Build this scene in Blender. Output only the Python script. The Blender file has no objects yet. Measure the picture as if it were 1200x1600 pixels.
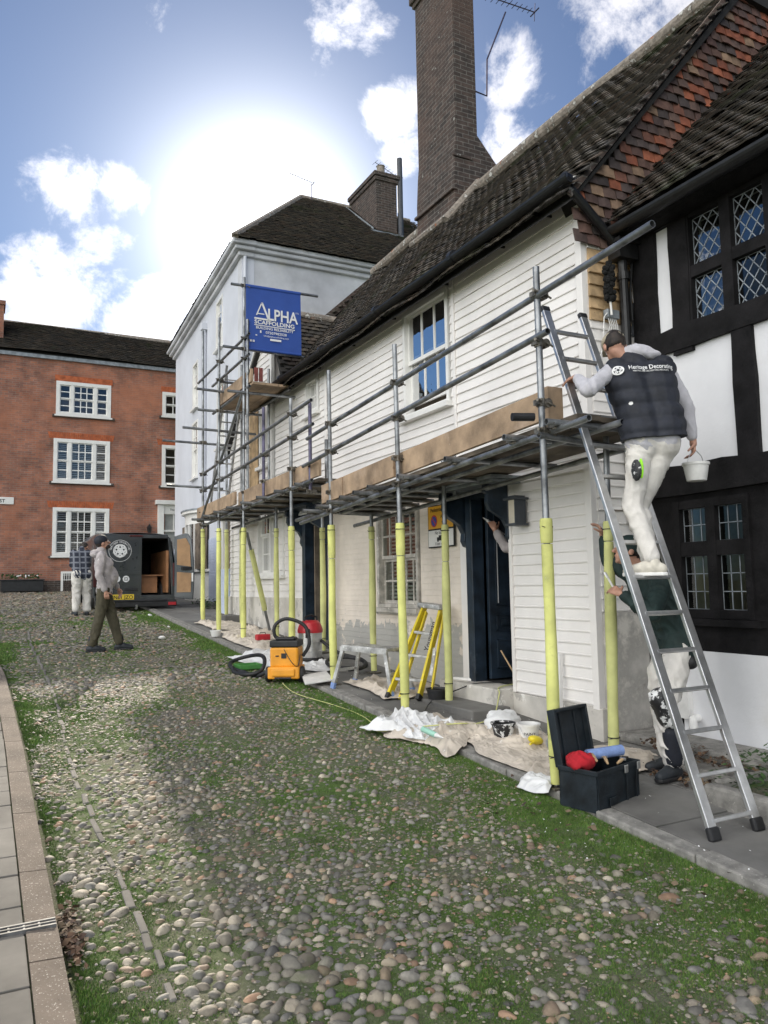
import bpy, math, random
import numpy as np
from mathutils import Vector, Matrix, Euler
R = math.radians
random.seed(7); RNG = np.random.default_rng(11)
SC = bpy.context.scene
COL = SC.collection

# ------------------------------------------------------------------ camera
YAW, PITCH, ROLL = R(27.3), R(5.3), R(1.0)
cam_d = bpy.data.cameras.new('camera'); cam = bpy.data.objects.new('camera', cam_d); COL.objects.link(cam)
cam_d.sensor_fit = 'VERTICAL'; cam_d.sensor_height = 36.0; cam_d.lens = 36.0 * 1220 / 1600
cam_d.clip_start = 0.05; cam_d.clip_end = 2000
cam.location = (0, 0, 1.70)
fw = Vector((math.sin(YAW)*math.cos(PITCH), math.cos(YAW)*math.cos(PITCH), math.sin(PITCH)))
r0 = Vector((math.cos(YAW), -math.sin(YAW), 0)); u0 = r0.cross(fw)
rt = r0*math.cos(ROLL) - u0*math.sin(ROLL); up = u0*math.cos(ROLL) + r0*math.sin(ROLL)
M = Matrix((rt, up, -fw)).transposed().to_4x4(); M.translation = cam.location
cam.matrix_world = M
SC.camera = cam
SC.view_settings.view_transform = 'Standard'; SC.view_settings.look = 'None'
SC.view_settings.exposure = 1.35; SC.view_settings.gamma = 1.0
SC.cycles.max_bounces = 6; SC.cycles.use_denoising = True
SC.cycles.sample_clamp_indirect = 6.0

# ------------------------------------------------------------------ sky and sun
SUN_H, SUN_E = R(12.5), R(26.0)      # heading clockwise from +Y, elevation
sun_dir = Vector((math.sin(SUN_H)*math.cos(SUN_E), math.cos(SUN_H)*math.cos(SUN_E), math.sin(SUN_E)))
sl = bpy.data.lights.new('sun', 'SUN'); sl.energy = 2.4; sl.angle = R(0.5); sl.color = (1.0, 0.90, 0.74)
so = bpy.data.objects.new('sun', sl); COL.objects.link(so)
so.rotation_euler = (-sun_dir).to_track_quat('-Z', 'Y').to_euler()
W = bpy.data.worlds.new('World'); SC.world = W; W.use_nodes = True
nt = W.node_tree; N = nt.nodes; L = nt.links; N.clear()
def nd(t, **k):
    n = N.new(t)
    for a, b in k.items(): setattr(n, a, b)
    return n
def mth(op, a, b=None, c=None, clamp=False):
    n = N.new('ShaderNodeMath'); n.operation = op; n.use_clamp = clamp
    for i, v in enumerate((a, b, c)):
        if v is None: continue
        if isinstance(v, (int, float)): n.inputs[i].default_value = v
        else: L.new(v, n.inputs[i])
    return n.outputs[0]
out = nd('ShaderNodeOutputWorld'); bg = nd('ShaderNodeBackground'); L.new(bg.outputs[0], out.inputs[0])
sky = nd('ShaderNodeTexSky', sky_type='NISHITA', sun_disc=False)
sky.sun_elevation = SUN_E; sky.sun_rotation = SUN_H
sky.altitude = 10; sky.air_density = 1.0; sky.dust_density = 0.08; sky.ozone_density = 2.0
bg.inputs[1].default_value = 0.05
tc = nd('ShaderNodeTexCoord'); dirv = tc.outputs['Generated']
nrm = nd('ShaderNodeVectorMath', operation='NORMALIZE'); L.new(dirv, nrm.inputs[0]); dv = nrm.outputs[0]
def dotdir(v):
    n = nd('ShaderNodeVectorMath', operation='DOT_PRODUCT'); L.new(dv, n.inputs[0]); n.inputs[1].default_value = v
    return n.outputs['Value']
noise = nd('ShaderNodeTexNoise'); noise.inputs['Scale'].default_value = 9.0; noise.inputs['Detail'].default_value = 9; noise.inputs['Roughness'].default_value = 0.66; noise.inputs['Distortion'].default_value = 0.25
L.new(dv, noise.inputs['Vector'])
def skydir(x, y):
    d = fw*1220 + rt*(x-600) - up*(y-800); return d.normalized()
# cloud banks: where the photograph's sky holds them (centre, angular radius)
banks = [((100, 285), 3.8, .38), ((178, 290), 2.4, .36), ((60, 440), 4.6, .39), ((150, 410), 3.2, .36), ((30, 510), 4.0, .34), ((250, 505), 4.6, .38), ((340, 480), 4.0, .36),
         ((625, 170), 3.0, .38), ((645, 240), 2.8, .36), ((820, 120), 3.4, .36), ((800, 215), 2.8, .34), ((540, 10), 3.2, .30), ((590, 55), 2.2, .30), ((250, 10), 1.6, .20), ((980, 30), 7.0, .33), ((1060, 60), 4.0, .26), ((1000, -60), 8, .3), ((860, 90), 2.5, .2),
         ((20, 330), 2.5, .18), ((600, -200), 12, .2), ((1300, 200), 9, .2)]
acc = None
for (x, y), rad, s in banks:
    d = dotdir(skydir(x, y)); c = math.cos(R(rad)*1.25)
    m = mth('MULTIPLY', mth('DIVIDE', mth('SUBTRACT', d, c), 1-c, clamp=True), s)
    acc = m if acc is None else mth('MAXIMUM', acc, m)
sep = nd('ShaderNodeSeparateXYZ'); L.new(dv, sep.inputs[0])
fillm = mth('MULTIPLY', mth('SUBTRACT', dotdir(Vector((-.80, -.46, .38)).normalized()), 0.12), 1.7, clamp=True)   # unseen bright cloud lobe, left and behind, added as fill for the facades
back = mth('MULTIPLY', fillm, 0.30)
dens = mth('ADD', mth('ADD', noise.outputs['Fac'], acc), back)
cl = nd('ShaderNodeMapRange', interpolation_type='SMOOTHSTEP'); L.new(dens, cl.inputs['Value'])
cl.inputs['From Min'].default_value = 0.71; cl.inputs['From Max'].default_value = 0.92
ds = dotdir((math.sin(R(18.6))*math.cos(R(25)), math.cos(R(18.6))*math.cos(R(25)), math.sin(R(25))))   # the thin cloud lit up beside the sun
ang = mth('ARCCOSINE', mth('MINIMUM', ds, 0.99999))
# aureole of thin cloud round the sun
glow = mth('ADD', mth('MULTIPLY', mth('EXPONENT', mth('MULTIPLY', mth('POWER', mth('DIVIDE', ang, R(3.9)), 1.25), -1.0)), 30.0),
           mth('MULTIPLY', mth('EXPONENT', mth('MULTIPLY', mth('DIVIDE', ang, R(12.0)), -1.0)), 5.0))
tint = nd('ShaderNodeMix', data_type='RGBA', blend_type='MULTIPLY'); tint.inputs[0].default_value = 1.0
L.new(sky.outputs[0], tint.inputs[6]); tint.inputs[7].default_value = (0.37, 0.50, 0.66, 1)
cb = mth('ADD', mth('ADD', 6.6, mth('MULTIPLY', fillm, 51.0)), mth('MULTIPLY', mth('EXPONENT', mth('MULTIPLY', mth('DIVIDE', ang, R(25)), -1.0)), 9.0))
shade = nd('ShaderNodeMapRange'); L.new(noise.outputs['Fac'], shade.inputs['Value']); shade.inputs['From Min'].default_value = .35; shade.inputs['From Max'].default_value = .7; shade.inputs['To Min'].default_value = 1.1; shade.inputs['To Max'].default_value = .75
cbv = mth('MULTIPLY', cb, shade.outputs[0])
ccol = nd('ShaderNodeCombineColor'); L.new(cbv, ccol.inputs[0]); L.new(mth('MULTIPLY', cbv, .985), ccol.inputs[1]); L.new(mth('MULTIPLY', cbv, mth('SUBTRACT', 1.03, mth('MULTIPLY', fillm, .09))), ccol.inputs[2])
mx = nd('ShaderNodeMix', data_type='RGBA'); L.new(mth('MULTIPLY', cl.outputs[0], 0.93), mx.inputs[0]); L.new(tint.outputs[2], mx.inputs[6]); L.new(ccol.outputs[0], mx.inputs[7])
gcol = nd('ShaderNodeCombineColor'); L.new(glow, gcol.inputs[0]); L.new(mth('MULTIPLY', glow, .97), gcol.inputs[1]); L.new(mth('MULTIPLY', glow, .92), gcol.inputs[2])
ad = nd('ShaderNodeMix', data_type='RGBA', blend_type='ADD'); ad.inputs[0].default_value = 1.0
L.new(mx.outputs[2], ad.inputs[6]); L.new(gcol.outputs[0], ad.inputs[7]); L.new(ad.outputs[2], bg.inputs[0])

# ------------------------------------------------------------------ mesh helpers
ORI = {}
def tag(o, label=None, cat=None, group=None, kind=None):
    if label: o['label'] = label
    if cat: o['category'] = cat
    if group: o['group'] = group
    if kind: o['kind'] = kind
    return o
def thing(name, label, cat, loc=(0, 0, 0), group=None, kind=None, local=False):
    o = bpy.data.objects.new(name, None); o.empty_display_size = .1; COL.objects.link(o); o.location = loc
    ORI[o.name] = Vector((0, 0, 0)) if local else Vector(loc)
    return tag(o, label, cat, group, kind)
class MB:
    def __init__(s): s.v = []; s.f = []; s.m = []; s.cur = 0; s.c = None
    def add(s, vs, fs):
        b = len(s.v); s.v.extend([tuple(v) for v in vs]); s.f.extend([tuple(i+b for i in f) for f in fs]); s.m.extend([s.cur]*len(fs)); return s
    def box(s, a, b, rot=None, piv=None):
        x0, y0, z0 = a; x1, y1, z1 = b
        vs = [(x, y, z) for x in (x0, x1) for y in (y0, y1) for z in (z0, z1)]
        if rot is not None:
            mt = Euler(rot).to_matrix(); p = Vector(piv) if piv else (Vector(a)+Vector(b))/2
            vs = [mt @ (Vector(v)-p) + p for v in vs]
        return s.add(vs, [(0,1,3,2),(4,6,7,5),(0,4,5,1),(2,3,7,6),(0,2,6,4),(1,5,7,3)])
    def bar(s, p0, p1, w, h, upv=(0, 0, 1)):
        p0 = Vector(p0); p1 = Vector(p1); d = (p1-p0).normalized(); a = d.cross(Vector(upv)).normalized()*w/2; b = a.cross(d).normalized()*h/2
        vs = [p+sa*a+sb*b for p in (p0, p1) for sa, sb in ((-1,-1),(1,-1),(1,1),(-1,1))]
        return s.add(vs, [(3,2,1,0),(4,5,6,7),(0,1,5,4),(1,2,6,5),(2,3,7,6),(3,0,4,7)])
    def tube(s, pts, r, n=12, cap=True, hollow=False):
        pts = [Vector(p) for p in pts]; rs = r if isinstance(r, (list, tuple)) else [r]*len(pts)
        vs = []; fs = []; prev = None
        for i, p in enumerate(pts):
            if i == 0: d = pts[1]-p
            elif i == len(pts)-1: d = p-pts[i-1]
            else: d = pts[i+1]-pts[i-1]
            d.normalize()
            if prev is None:
                a = d.cross(Vector((0, 0, 1)))
                if a.length < .05: a = d.cross(Vector((1, 0, 0)))
            else: a = prev - d*prev.dot(d)
            a.normalize(); prev = a; b = d.cross(a)
            for k in range(n):
                t = 2*math.pi*k/n; vs.append(p + (a*math.cos(t)+b*math.sin(t))*rs[i])
        m = len(pts)
        for i in range(m-1):
            for k in range(n): fs.append((i*n+k, i*n+(k+1) % n, (i+1)*n+(k+1) % n, (i+1)*n+k))
        if cap: fs.append(tuple(range(n-1, -1, -1))); fs.append(tuple((m-1)*n+k for k in range(n)))
        return s.add(vs, fs)
    def pipe(s, p0, p1, r, n=14):
        # open-ended tube with a wall, as scaffold tube is
        p0 = Vector(p0); p1 = Vector(p1); d = (p1-p0).normalized()
        a = d.cross(Vector((0, 0, 1)));
        if a.length < .05: a = d.cross(Vector((1, 0, 0)))
        a.normalize(); b = d.cross(a); vs = []; fs = []
        for p, rr in ((p0+d*.08, r*.82), (p0, r*.82), (p0, r), (p1, r), (p1, r*.82), (p1-d*.08, r*.82)):
            for k in range(n):
                t = 2*math.pi*k/n; vs.append(p+(a*math.cos(t)+b*math.sin(t))*rr)
        for i in range(5):
            for k in range(n): fs.append((i*n+k, i*n+(k+1) % n, (i+1)*n+(k+1) % n, (i+1)*n+k))
        fs.append(tuple(range(n))); fs.append(tuple(5*n+k for k in range(n-1, -1, -1)))
        return s.add(vs, fs)
    def lathe(s, prof, c, n=24, axis='z', cap=True):
        vs = []; fs = []
        for r_, h in prof:
            for k in range(n):
                t = 2*math.pi*k/n; q = (r_*math.cos(t), r_*math.sin(t), h)
                if axis == 'x': q = (h, q[0], q[1])
                if axis == 'y': q = (q[0], h, q[1])
                vs.append((c[0]+q[0], c[1]+q[1], c[2]+q[2]))
        m = len(prof)
        for i in range(m-1):
            for k in range(n): fs.append((i*n+k, i*n+(k+1) % n, (i+1)*n+(k+1) % n, (i+1)*n+k))
        if cap: fs.append(tuple(range(n-1, -1, -1))); fs.append(tuple((m-1)*n+k for k in range(n)))
        return s.add(vs, fs)
    def prism(s, poly, ext):
        e = Vector(ext); n = len(poly); a = [Vector(p) for p in poly]
        fs = [tuple(range(n-1, -1, -1)), tuple(range(n, 2*n))] + [(i, (i+1) % n, n+(i+1) % n, n+i) for i in range(n)]
        return s.add(a+[p+e for p in a], fs)
    def ell(s, c, r, n=14, m=10, rot=None):
        vs = []; fs = []; mt = Euler(rot).to_matrix() if rot else None
        for i in range(m+1):
            ph = math.pi*i/m
            for k in range(n):
                t = 2*math.pi*k/n; q = Vector((r[0]*math.sin(ph)*math.cos(t), r[1]*math.sin(ph)*math.sin(t), r[2]*math.cos(ph)))
                if mt: q = mt @ q
                vs.append(Vector(c)+q)
        for i in range(m):
            for k in range(n): fs.append((i*n+k, (i+1)*n+k, (i+1)*n+(k+1) % n, i*n+(k+1) % n))
        return s.add(vs, fs)
    def cap(s, p0, p1, r0_, r1_, n=14):
        p0 = Vector(p0); p1 = Vector(p1); d = p1-p0; ln = d.length or 1e-6; d = d/ln
        pts = []; rs = []
        for i in range(5):
            t = math.pi/2*(1-i/4); pts.append(p0-d*r0_*math.sin(t)); rs.append(max(r0_*math.cos(t), 1e-4))
        for i in range(5):
            t = math.pi/2*i/4; pts.append(p1+d*r1_*math.sin(t)); rs.append(max(r1_*math.cos(t), 1e-4))
        return s.tube(pts, rs, n)
    def build(s, name, mats, parent=None, smooth=False, bevel=0, coords=None):
        if not isinstance(mats, (list, tuple)): mats = [mats]
        o_ = ORI.get(parent.name, Vector((0, 0, 0))) if parent else Vector((0, 0, 0))
        me = bpy.data.meshes.new(name); me.from_pydata([(v[0]-o_.x, v[1]-o_.y, v[2]-o_.z) for v in s.v], [], s.f)
        for m_ in mats: me.materials.append(m_)
        me.polygons.foreach_set('material_index', s.m)
        if smooth: me.polygons.foreach_set('use_smooth', [True]*len(me.polygons))
        if s.c is not None:
            at = me.color_attributes.new('col', 'FLOAT_COLOR', 'POINT'); at.data.foreach_set('color', np.asarray(s.c, dtype=np.float32).ravel())
        me.update()
        o = bpy.data.objects.new(name, me); COL.objects.link(o)
        if parent: o.parent = parent; ORI[o.name] = o_
        else: ORI[o.name] = Vector((0, 0, 0))
        if bevel:
            b = o.modifiers.new('b', 'BEVEL'); b.width = bevel; b.segments = 2; b.limit_method = 'ANGLE'; b.angle_limit = R(40)
        if smooth:
            me.polygons.foreach_set('use_smooth', [True]*len(me.polygons))
            try: me.set_sharp_from_angle(angle=R(42))
            except Exception: pass
        return o
def np_mesh(name, V, F, mats, cols=None, smooth=True, parent=None):
    """V (n,3), F (m,k) uniform polygon size"""
    me = bpy.data.meshes.new(name); k = F.shape[1]
    if parent: V = V - np.array(ORI[parent.name])
    me.vertices.add(len(V)); me.vertices.foreach_set('co', V.astype(np.float32).ravel())
    me.loops.add(F.size); me.loops.foreach_set('vertex_index', F.astype(np.int32).ravel())
    me.polygons.add(len(F)); me.polygons.foreach_set('loop_start', np.arange(0, F.size, k, dtype=np.int32))
    me.polygons.foreach_set('loop_total', np.full(len(F), k, dtype=np.int32))
    me.polygons.foreach_set('use_smooth', np.full(len(F), smooth))
    if cols is not None:
        at = me.color_attributes.new('col', 'FLOAT_COLOR', 'POINT'); at.data.foreach_set('color', cols.astype(np.float32).ravel())
    for m_ in (mats if isinstance(mats, (list, tuple)) else [mats]): me.materials.append(m_)
    me.update(calc_edges=True); me.validate()
    o = bpy.data.objects.new(name, me); COL.objects.link(o)
    if parent: o.parent = parent; ORI[o.name] = ORI[parent.name]
    else: ORI[o.name] = Vector((0, 0, 0))
    return o

# ------------------------------------------------------------------ materials
def mat(name, col, rough=.6, metal=0, n1=4.0, amt=.12, bump=0, bscale=60, col2=None, spec=.5, attr=False, stain=None, coat=0, obj=True, dist=.01, brick=None, fab=0):
    m = bpy.data.materials.new(name); m.use_nodes = True; t = m.node_tree; n = t.nodes; l = t.links
    p = n['Principled BSDF']; p.inputs['Roughness'].default_value = rough; p.inputs['Metallic'].default_value = metal
    p.inputs['Specular IOR Level'].default_value = spec; p.inputs['Coat Weight'].default_value = coat
    co = n.new('ShaderNodeTexCoord'); vec = co.outputs['Object']
    def noi(sc, det=5, ro=.6, v=vec):
        q = n.new('ShaderNodeTexNoise'); q.inputs['Scale'].default_value = sc; q.inputs['Detail'].default_value = det; q.inputs['Roughness'].default_value = ro; l.new(v, q.inputs['Vector']); return q.outputs['Fac']
    def rampf(f, a, b):
        q = n.new('ShaderNodeMapRange'); l.new(f, q.inputs['Value']); q.inputs['From Min'].default_value = a; q.inputs['From Max'].default_value = b; return q.outputs[0]
    def mixc(f, a, b, mode='MIX'):
        q = n.new('ShaderNodeMix'); q.data_type = 'RGBA'; q.blend_type = mode
        for i, v in ((0, f), (6, a), (7, b)):
            if isinstance(v, (int, float)): q.inputs[i].default_value = v
            elif isinstance(v, tuple): q.inputs[i].default_value = (*v, 1) if len(v) == 3 else v
            else: l.new(v, q.inputs[i])
        return q.outputs[2]
    c2 = col2 or tuple(c*(1-amt*2.2) for c in col); c1 = tuple(min(1, c*(1+amt*.6)) for c in col) if not col2 else col
    f = rampf(noi(n1), .35, .68)
    if attr:
        a = n.new('ShaderNodeVertexColor'); a.layer_name = 'col'
        base = mixc(1.0, a.outputs[0], mixc(f, (1.12,)*3, (.62,)*3), 'MULTIPLY')
    else: base = mixc(f, c1, c2)
    bumps = []
    if brick:
        ax, bw, bh, cm, pal = brick     # axis string, width, height, mortar colour, second brick colour
        sx = n.new('ShaderNodeSeparateXYZ'); l.new(vec, sx.inputs[0]); cx = n.new('ShaderNodeCombineXYZ')
        # a little wander so the courses are not ruled lines
        wn = n.new('ShaderNodeMath'); wn.operation = 'MULTIPLY_ADD'; l.new(noi(.7, 3), wn.inputs[0]); wn.inputs[1].default_value = .05; l.new(sx.outputs['Z'], wn.inputs[2])
        if ax == 'xy':
            sm = n.new('ShaderNodeMath'); sm.operation = 'ADD'; l.new(sx.outputs['X'], sm.inputs[0]); l.new(sx.outputs['Y'], sm.inputs[1]); l.new(sm.outputs[0], cx.inputs[0])
        else: l.new(sx.outputs[ax.upper()], cx.inputs[0])
        l.new(wn.outputs[0], cx.inputs[1])
        bt = n.new('ShaderNodeTexBrick'); l.new(cx.outputs[0], bt.inputs['Vector']); bt.inputs['Scale'].default_value = 1.0
        bt.inputs['Brick Width'].default_value = bw; bt.inputs['Row Height'].default_value = bh; bt.inputs['Mortar Size'].default_value = bh*.10; bt.inputs['Mortar Smooth'].default_value = .3; bt.inputs['Bias'].default_value = -.1
        if pal:
            bt.inputs['Color1'].default_value = (*pal[0], 1); bt.inputs['Color2'].default_value = (*pal[1], 1); bt.inputs['Mortar'].default_value = (*cm, 1)
            base = mixc(1.0, bt.outputs['Color'], mixc(f, (1.25,)*3, (.6,)*3), 'MULTIPLY')
            if len(pal) > 2: base = mixc(rampf(noi(.35, 4), .48, .62), base, mixc(.55, base, pal[2]))
        iv = n.new('ShaderNodeMath'); iv.operation = 'SUBTRACT'; iv.inputs[0].default_value = 1; l.new(bt.outputs['Fac'], iv.inputs[1]); bumps.append((iv.outputs[0], .6, .012))
    if stain:
        for sc, lo, hi, colr, zr in stain:
            g = rampf(noi(sc, 8, .65), lo, hi)
            if zr:
                sx = n.new('ShaderNodeSeparateXYZ'); l.new(vec, sx.inputs[0])
                z = rampf(sx.outputs['Z'], zr[1], zr[0]); mm = n.new('ShaderNodeMath'); mm.operation = 'ADD'; l.new(noi(sc, 8, .65), mm.inputs[0])
                m2 = n.new('ShaderNodeMath'); m2.operation = 'MULTIPLY_ADD'; l.new(z, m2.inputs[0]); m2.inputs[1].default_value = .5; m2.inputs[2].default_value = -.28; l.new(m2.outputs[0], mm.inputs[1])
                g = rampf(mm.outputs[0], lo, hi)
            base = mixc(g, base, colr)
            if zr: bumps.append((g, .5, -.004))
    l.new(base, p.inputs['Base Color'])
    if bump: bumps.append((noi(bscale, 6, .7), bump, dist))
    prev = None
    for h, st, di in bumps:
        b = n.new('ShaderNodeBump'); b.inputs['Strength'].default_value = st; b.inputs['Distance'].default_value = abs(di); b.invert = di < 0; l.new(h, b.inputs['Height'])
        if prev: l.new(prev, b.inputs['Normal'])
        prev = b.outputs[0]
    if prev: l.new(prev, p.inputs['Normal'])
    rv = n.new('ShaderNodeMath'); rv.operation = 'MULTIPLY_ADD'; l.new(noi(n1*3), rv.inputs[0]); rv.inputs[1].default_value = .25; rv.inputs[2].default_value = rough-.12; rv.use_clamp = True; l.new(rv.outputs[0], p.inputs['Roughness'])
    if fab: p.inputs['Sheen Weight'].default_value = fab
    return m
def glassmat(name, tint=(.9, .93, .93), refl=.12, k=1.1):
    m = bpy.data.materials.new(name); m.use_nodes = True; t = m.node_tree; n = t.nodes; l = t.links
    for x in list(n): n.remove(x)
    o = n.new('ShaderNodeOutputMaterial'); mx_ = n.new('ShaderNodeMixShader'); tr = n.new('ShaderNodeBsdfTransparent'); gl = n.new('ShaderNodeBsdfGlossy'); fr = n.new('ShaderNodeFresnel')
    fr.inputs[0].default_value = 1.5; gl.inputs['Roughness'].default_value = .02; tr.inputs[0].default_value = (*tint, 1)
    no = n.new('ShaderNodeTexNoise'); no.inputs['Scale'].default_value = 5; co = n.new('ShaderNodeTexCoord'); l.new(co.outputs['Object'], no.inputs['Vector'])
    bp = n.new('ShaderNodeBump'); bp.inputs['Strength'].default_value = .25; bp.inputs['Distance'].default_value = .01; l.new(no.outputs[0], bp.inputs['Height']); l.new(bp.outputs[0], gl.inputs['Normal'])
    a = n.new('ShaderNodeMath'); a.operation = 'MULTIPLY_ADD'; a.inputs[1].default_value = k; a.inputs[2].default_value = refl; a.use_clamp = True; l.new(fr.outputs[0], a.inputs[0])
    l.new(a.outputs[0], mx_.inputs[0]); l.new(tr.outputs[0], mx_.inputs[1]); l.new(gl.outputs[0], mx_.inputs[2]); l.new(mx_.outputs[0], o.inputs[0])
    return m
MT = {}
MT['white'] = mat('white_painted_boards', (.82, .79, .76), .45, n1=1.3, amt=.05, bump=.22, bscale=30, dist=.005, stain=[(2.5, .62, .80, (.66, .64, .60), None), (30, .73, .76, (.50, .47, .42), None)])
MT['whitetrim'] = mat('white_gloss_trim', (.78, .77, .74), .4, n1=3, amt=.05)
MT['cream'] = mat('cream_painted_brick', (.76, .68, .59), .75, n1=1.6, amt=.08, bump=.25, bscale=30, brick=('y', .22, .075, (.5,)*3, None),
                  stain=[(3.0, .60, .63, (.42, .41, .38), (.70, 1.5)), (9.0, .70, .74, (.55, .50, .44), None)])
MT['render'] = mat('grey_render', (.47, .45, .42), .85, n1=2.5, amt=.25, bump=.35, bscale=25, stain=[(2.5, .52, .62, (.62, .59, .54), None), (6, .62, .7, (.30, .28, .26), None)])
MT['plinth'] = mat('patched_plinth_render', (.60, .57, .52), .85, n1=2.0, amt=.15, bump=.3, bscale=25, stain=[(3.2, .55, .58, (.40, .38, .35), None), (7, .62, .64, (.72, .70, .66), None)])
MT['navy'] = mat('dark_navy_paint', (.020, .034, .054), .38, n1=6, amt=.3, bump=.1, stain=[(4, .62, .72, (.05, .065, .085), None)])
MT['black'] = mat('black_gloss_iron', (.012, .012, .013), .42, n1=8, amt=.3, bump=.1)
MT['blacktimber'] = mat('black_stained_oak', (.011, .010, .011), .75, n1=5, amt=.35, bump=.7, bscale=30, dist=.012, spec=.22, stain=[(18, .72, .75, (.035, .03, .028), None)])
MT['infill'] = mat('white_infill_plaster', (.74, .74, .76), .8, n1=1.2, amt=.05, bump=.35, bscale=7, dist=.015, stain=[(1.6, .58, .78, (.64, .63, .62), None), (26, .74, .76, (.4, .38, .35), None)])
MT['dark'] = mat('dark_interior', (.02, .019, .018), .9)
MT['interior'] = mat('dim_interior_wall', (.20, .16, .12), .9, n1=3, amt=.3)
MT['barewood'] = mat('bare_softwood', (.52, .36, .20), .7, n1=6, amt=.2, bump=.2, bscale=50, stain=[(14, .68, .72, (.22, .12, .06), None)])
MT['toewood'] = mat('weathered_scaffold_board', (.41, .29, .19), .75, n1=3, amt=.25, bump=.35, bscale=60, stain=[(9, .64, .72, (.20, .12, .08), None), (2, .56, .75, (.50, .38, .29), None), (34, .70, .73, (.66, .62, .56), None)])
MT['deck'] = mat('dirty_deck_board', (.16, .13, .10), .85, n1=3, amt=.3, bump=.2)
MT['galv'] = mat('galvanised_tube', (.30, .31, .32), .42, metal=.75, n1=5, amt=.3, bump=.12, bscale=90, dist=.002, stain=[(12, .66, .72, (.5, .5, .5), None)])
MT['galvd'] = mat('dull_purple_tube', (.13, .12, .19), .5, metal=.5, n1=5, amt=.3)
MT['coupler'] = mat('coupler_steel', (.22, .20, .17), .5, metal=.7, n1=20, amt=.4)
MT['foam'] = mat('yellow_foam_sleeve', (.70, .71, .24), .8, n1=2.2, amt=.16, bump=.35, bscale=18, dist=.006, stain=[(6, .60, .76, (.42, .43, .15), None), (24, .68, .72, (.60, .60, .50), None), (3, .62, .8, (.36, .37, .16), None)])
MT['foam2'] = mat('pale_yellow_foam', (.60, .61, .25), .8, n1=2.2, amt=.16, bump=.35, bscale=18, dist=.006, stain=[(6, .60, .76, (.36, .38, .16), None), (24, .68, .72, (.55, .55, .45), None)])
MT['tile'] = mat('weathered_clay_tile', (.2,)*3, .88, n1=9, attr=True, bump=.5, bscale=70, stain=[(1.1, .57, .68, (.044, .050, .024), None), (16, .68, .72, (.20, .19, .16), None)], dist=.006)
MT['redtile'] = mat('hung_red_tile', (.2,)*3, .8, n1=9, attr=True, bump=.5, bscale=50, dist=.006, stain=[(18, .70, .75, (.22, .20, .17), None)])
MT['chim'] = mat('dark_stack_brick', (.2,)*3, .9, n1=7, bump=.5, bscale=40, brick=('xy', .225, .075, (.15, .135, .12), ((.080, .056, .046), (.040, .033, .030), (.10, .062, .048))), stain=[(7, .66, .70, (.35, .34, .31), None)])
MT['redbrick'] = mat('red_brick_wall', (.2,)*3, .88, n1=1.6, bump=.3, bscale=30, brick=('x', .235, .075, (.26, .20, .16), ((.36, .140, .085), (.21, .100, .076), (.45, .175, .095))), stain=[(.45, .56, .72, (.17, .085, .062), None), (2.2, .60, .70, (.20, .13, .10), None), (9, .68, .72, (.34, .25, .19), None)])
MT['bluewall'] = mat('pale_blue_render', (.62, .64, .70), .8, n1=.8, amt=.05, bump=.15, bscale=14)
MT['bluewall2'] = mat('streaked_pale_render', (.62, .63, .66), .8, n1=.7, amt=.16, bump=.2, bscale=10, stain=[(1.5, .6, .8, (.62, .60, .56), None)])
MT['bluebrick'] = mat('pale_blue_painted_brick', (.52, .58, .72), .75, n1=1.6, amt=.06, brick=('xy', .22, .075, (.5,)*3, None))
MT['glass'] = glassmat('window_glass', refl=.04)
MT['glassb'] = glassmat('bright_window_glass', refl=.10, k=.8)
MT['glassd'] = glassmat('old_leaded_glass', tint=(.6, .66, .6), refl=.0, k=.35)
MT['alu'] = mat('aluminium', (.62, .62, .62), .33, metal=.85, n1=8, amt=.12, bump=.05)
MT['alud'] = mat('paint_splashed_aluminium', (.50, .50, .49), .5, metal=.5, n1=9, amt=.25, stain=[(20, .6, .64, (.8, .8, .78), None)])
MT['yfib'] = mat('yellow_fibreglass', (.72, .56, .02), .45, n1=6, amt=.12, stain=[(22, .68, .71, (.8, .78, .7), None)])
MT['orange'] = mat('orange_plastic', (.78, .33, .02), .42, n1=5, amt=.08, bump=.05)
MT['rubber'] = mat('black_rubber', (.018, .018, .02), .55, n1=8, amt=.3)
MT['toolbox'] = mat('dark_plastic_toolbox', (.012, .018, .024), .5, n1=8, amt=.3, bump=.12, spec=.35, stain=[(28, .72, .74, (.16, .16, .16), None), (3, .58, .8, (.035, .04, .042), None)])
MT['red'] = mat('red_plastic', (.45, .02, .03), .4, n1=6, amt=.15)
MT['sheet'] = mat('paint_spotted_dust_sheet', (.60, .53, .45), .9, n1=5, amt=.12, bump=.4, bscale=25, dist=.01, stain=[(11, .66, .7, (.78, .77, .75), None)])
MT['sheetw'] = mat('white_polythene_sheet', (.72, .72, .72), .5, n1=4, amt=.10, bump=.3, bscale=20)
MT['plastic'] = mat('white_plastic', (.76, .75, .73), .45, n1=8, amt=.08, stain=[(15, .7, .73, (.35, .36, .38), None)])
MT['paint'] = mat('wet_white_paint', (.82, .82, .82), .2, amt=.02)
MT['splash'] = mat('black_plastic_splashed_white', (.02, .02, .022), .5, n1=5, amt=.2, stain=[(14, .52, .55, (.75, .75, .74), None)])
MT['banner'] = mat('royal_blue_banner', (.030, .085, .36), .6, n1=2, amt=.08, bump=.1, bscale=6)
MT['ltr'] = mat('white_lettering', (.80, .80, .80), .6, amt=.02)
MT['ltrblk'] = mat('black_lettering', (.015,)*3, .6, amt=.02)
MT['signy'] = mat('yellow_sign_face', (.75, .38, .03), .4, amt=.05)
MT['signw'] = mat('white_sign_face', (.74, .73, .70), .4, amt=.04)
MT['signb'] = mat('blue_sign_disc', (.04, .07, .35), .4, amt=.03)
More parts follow.
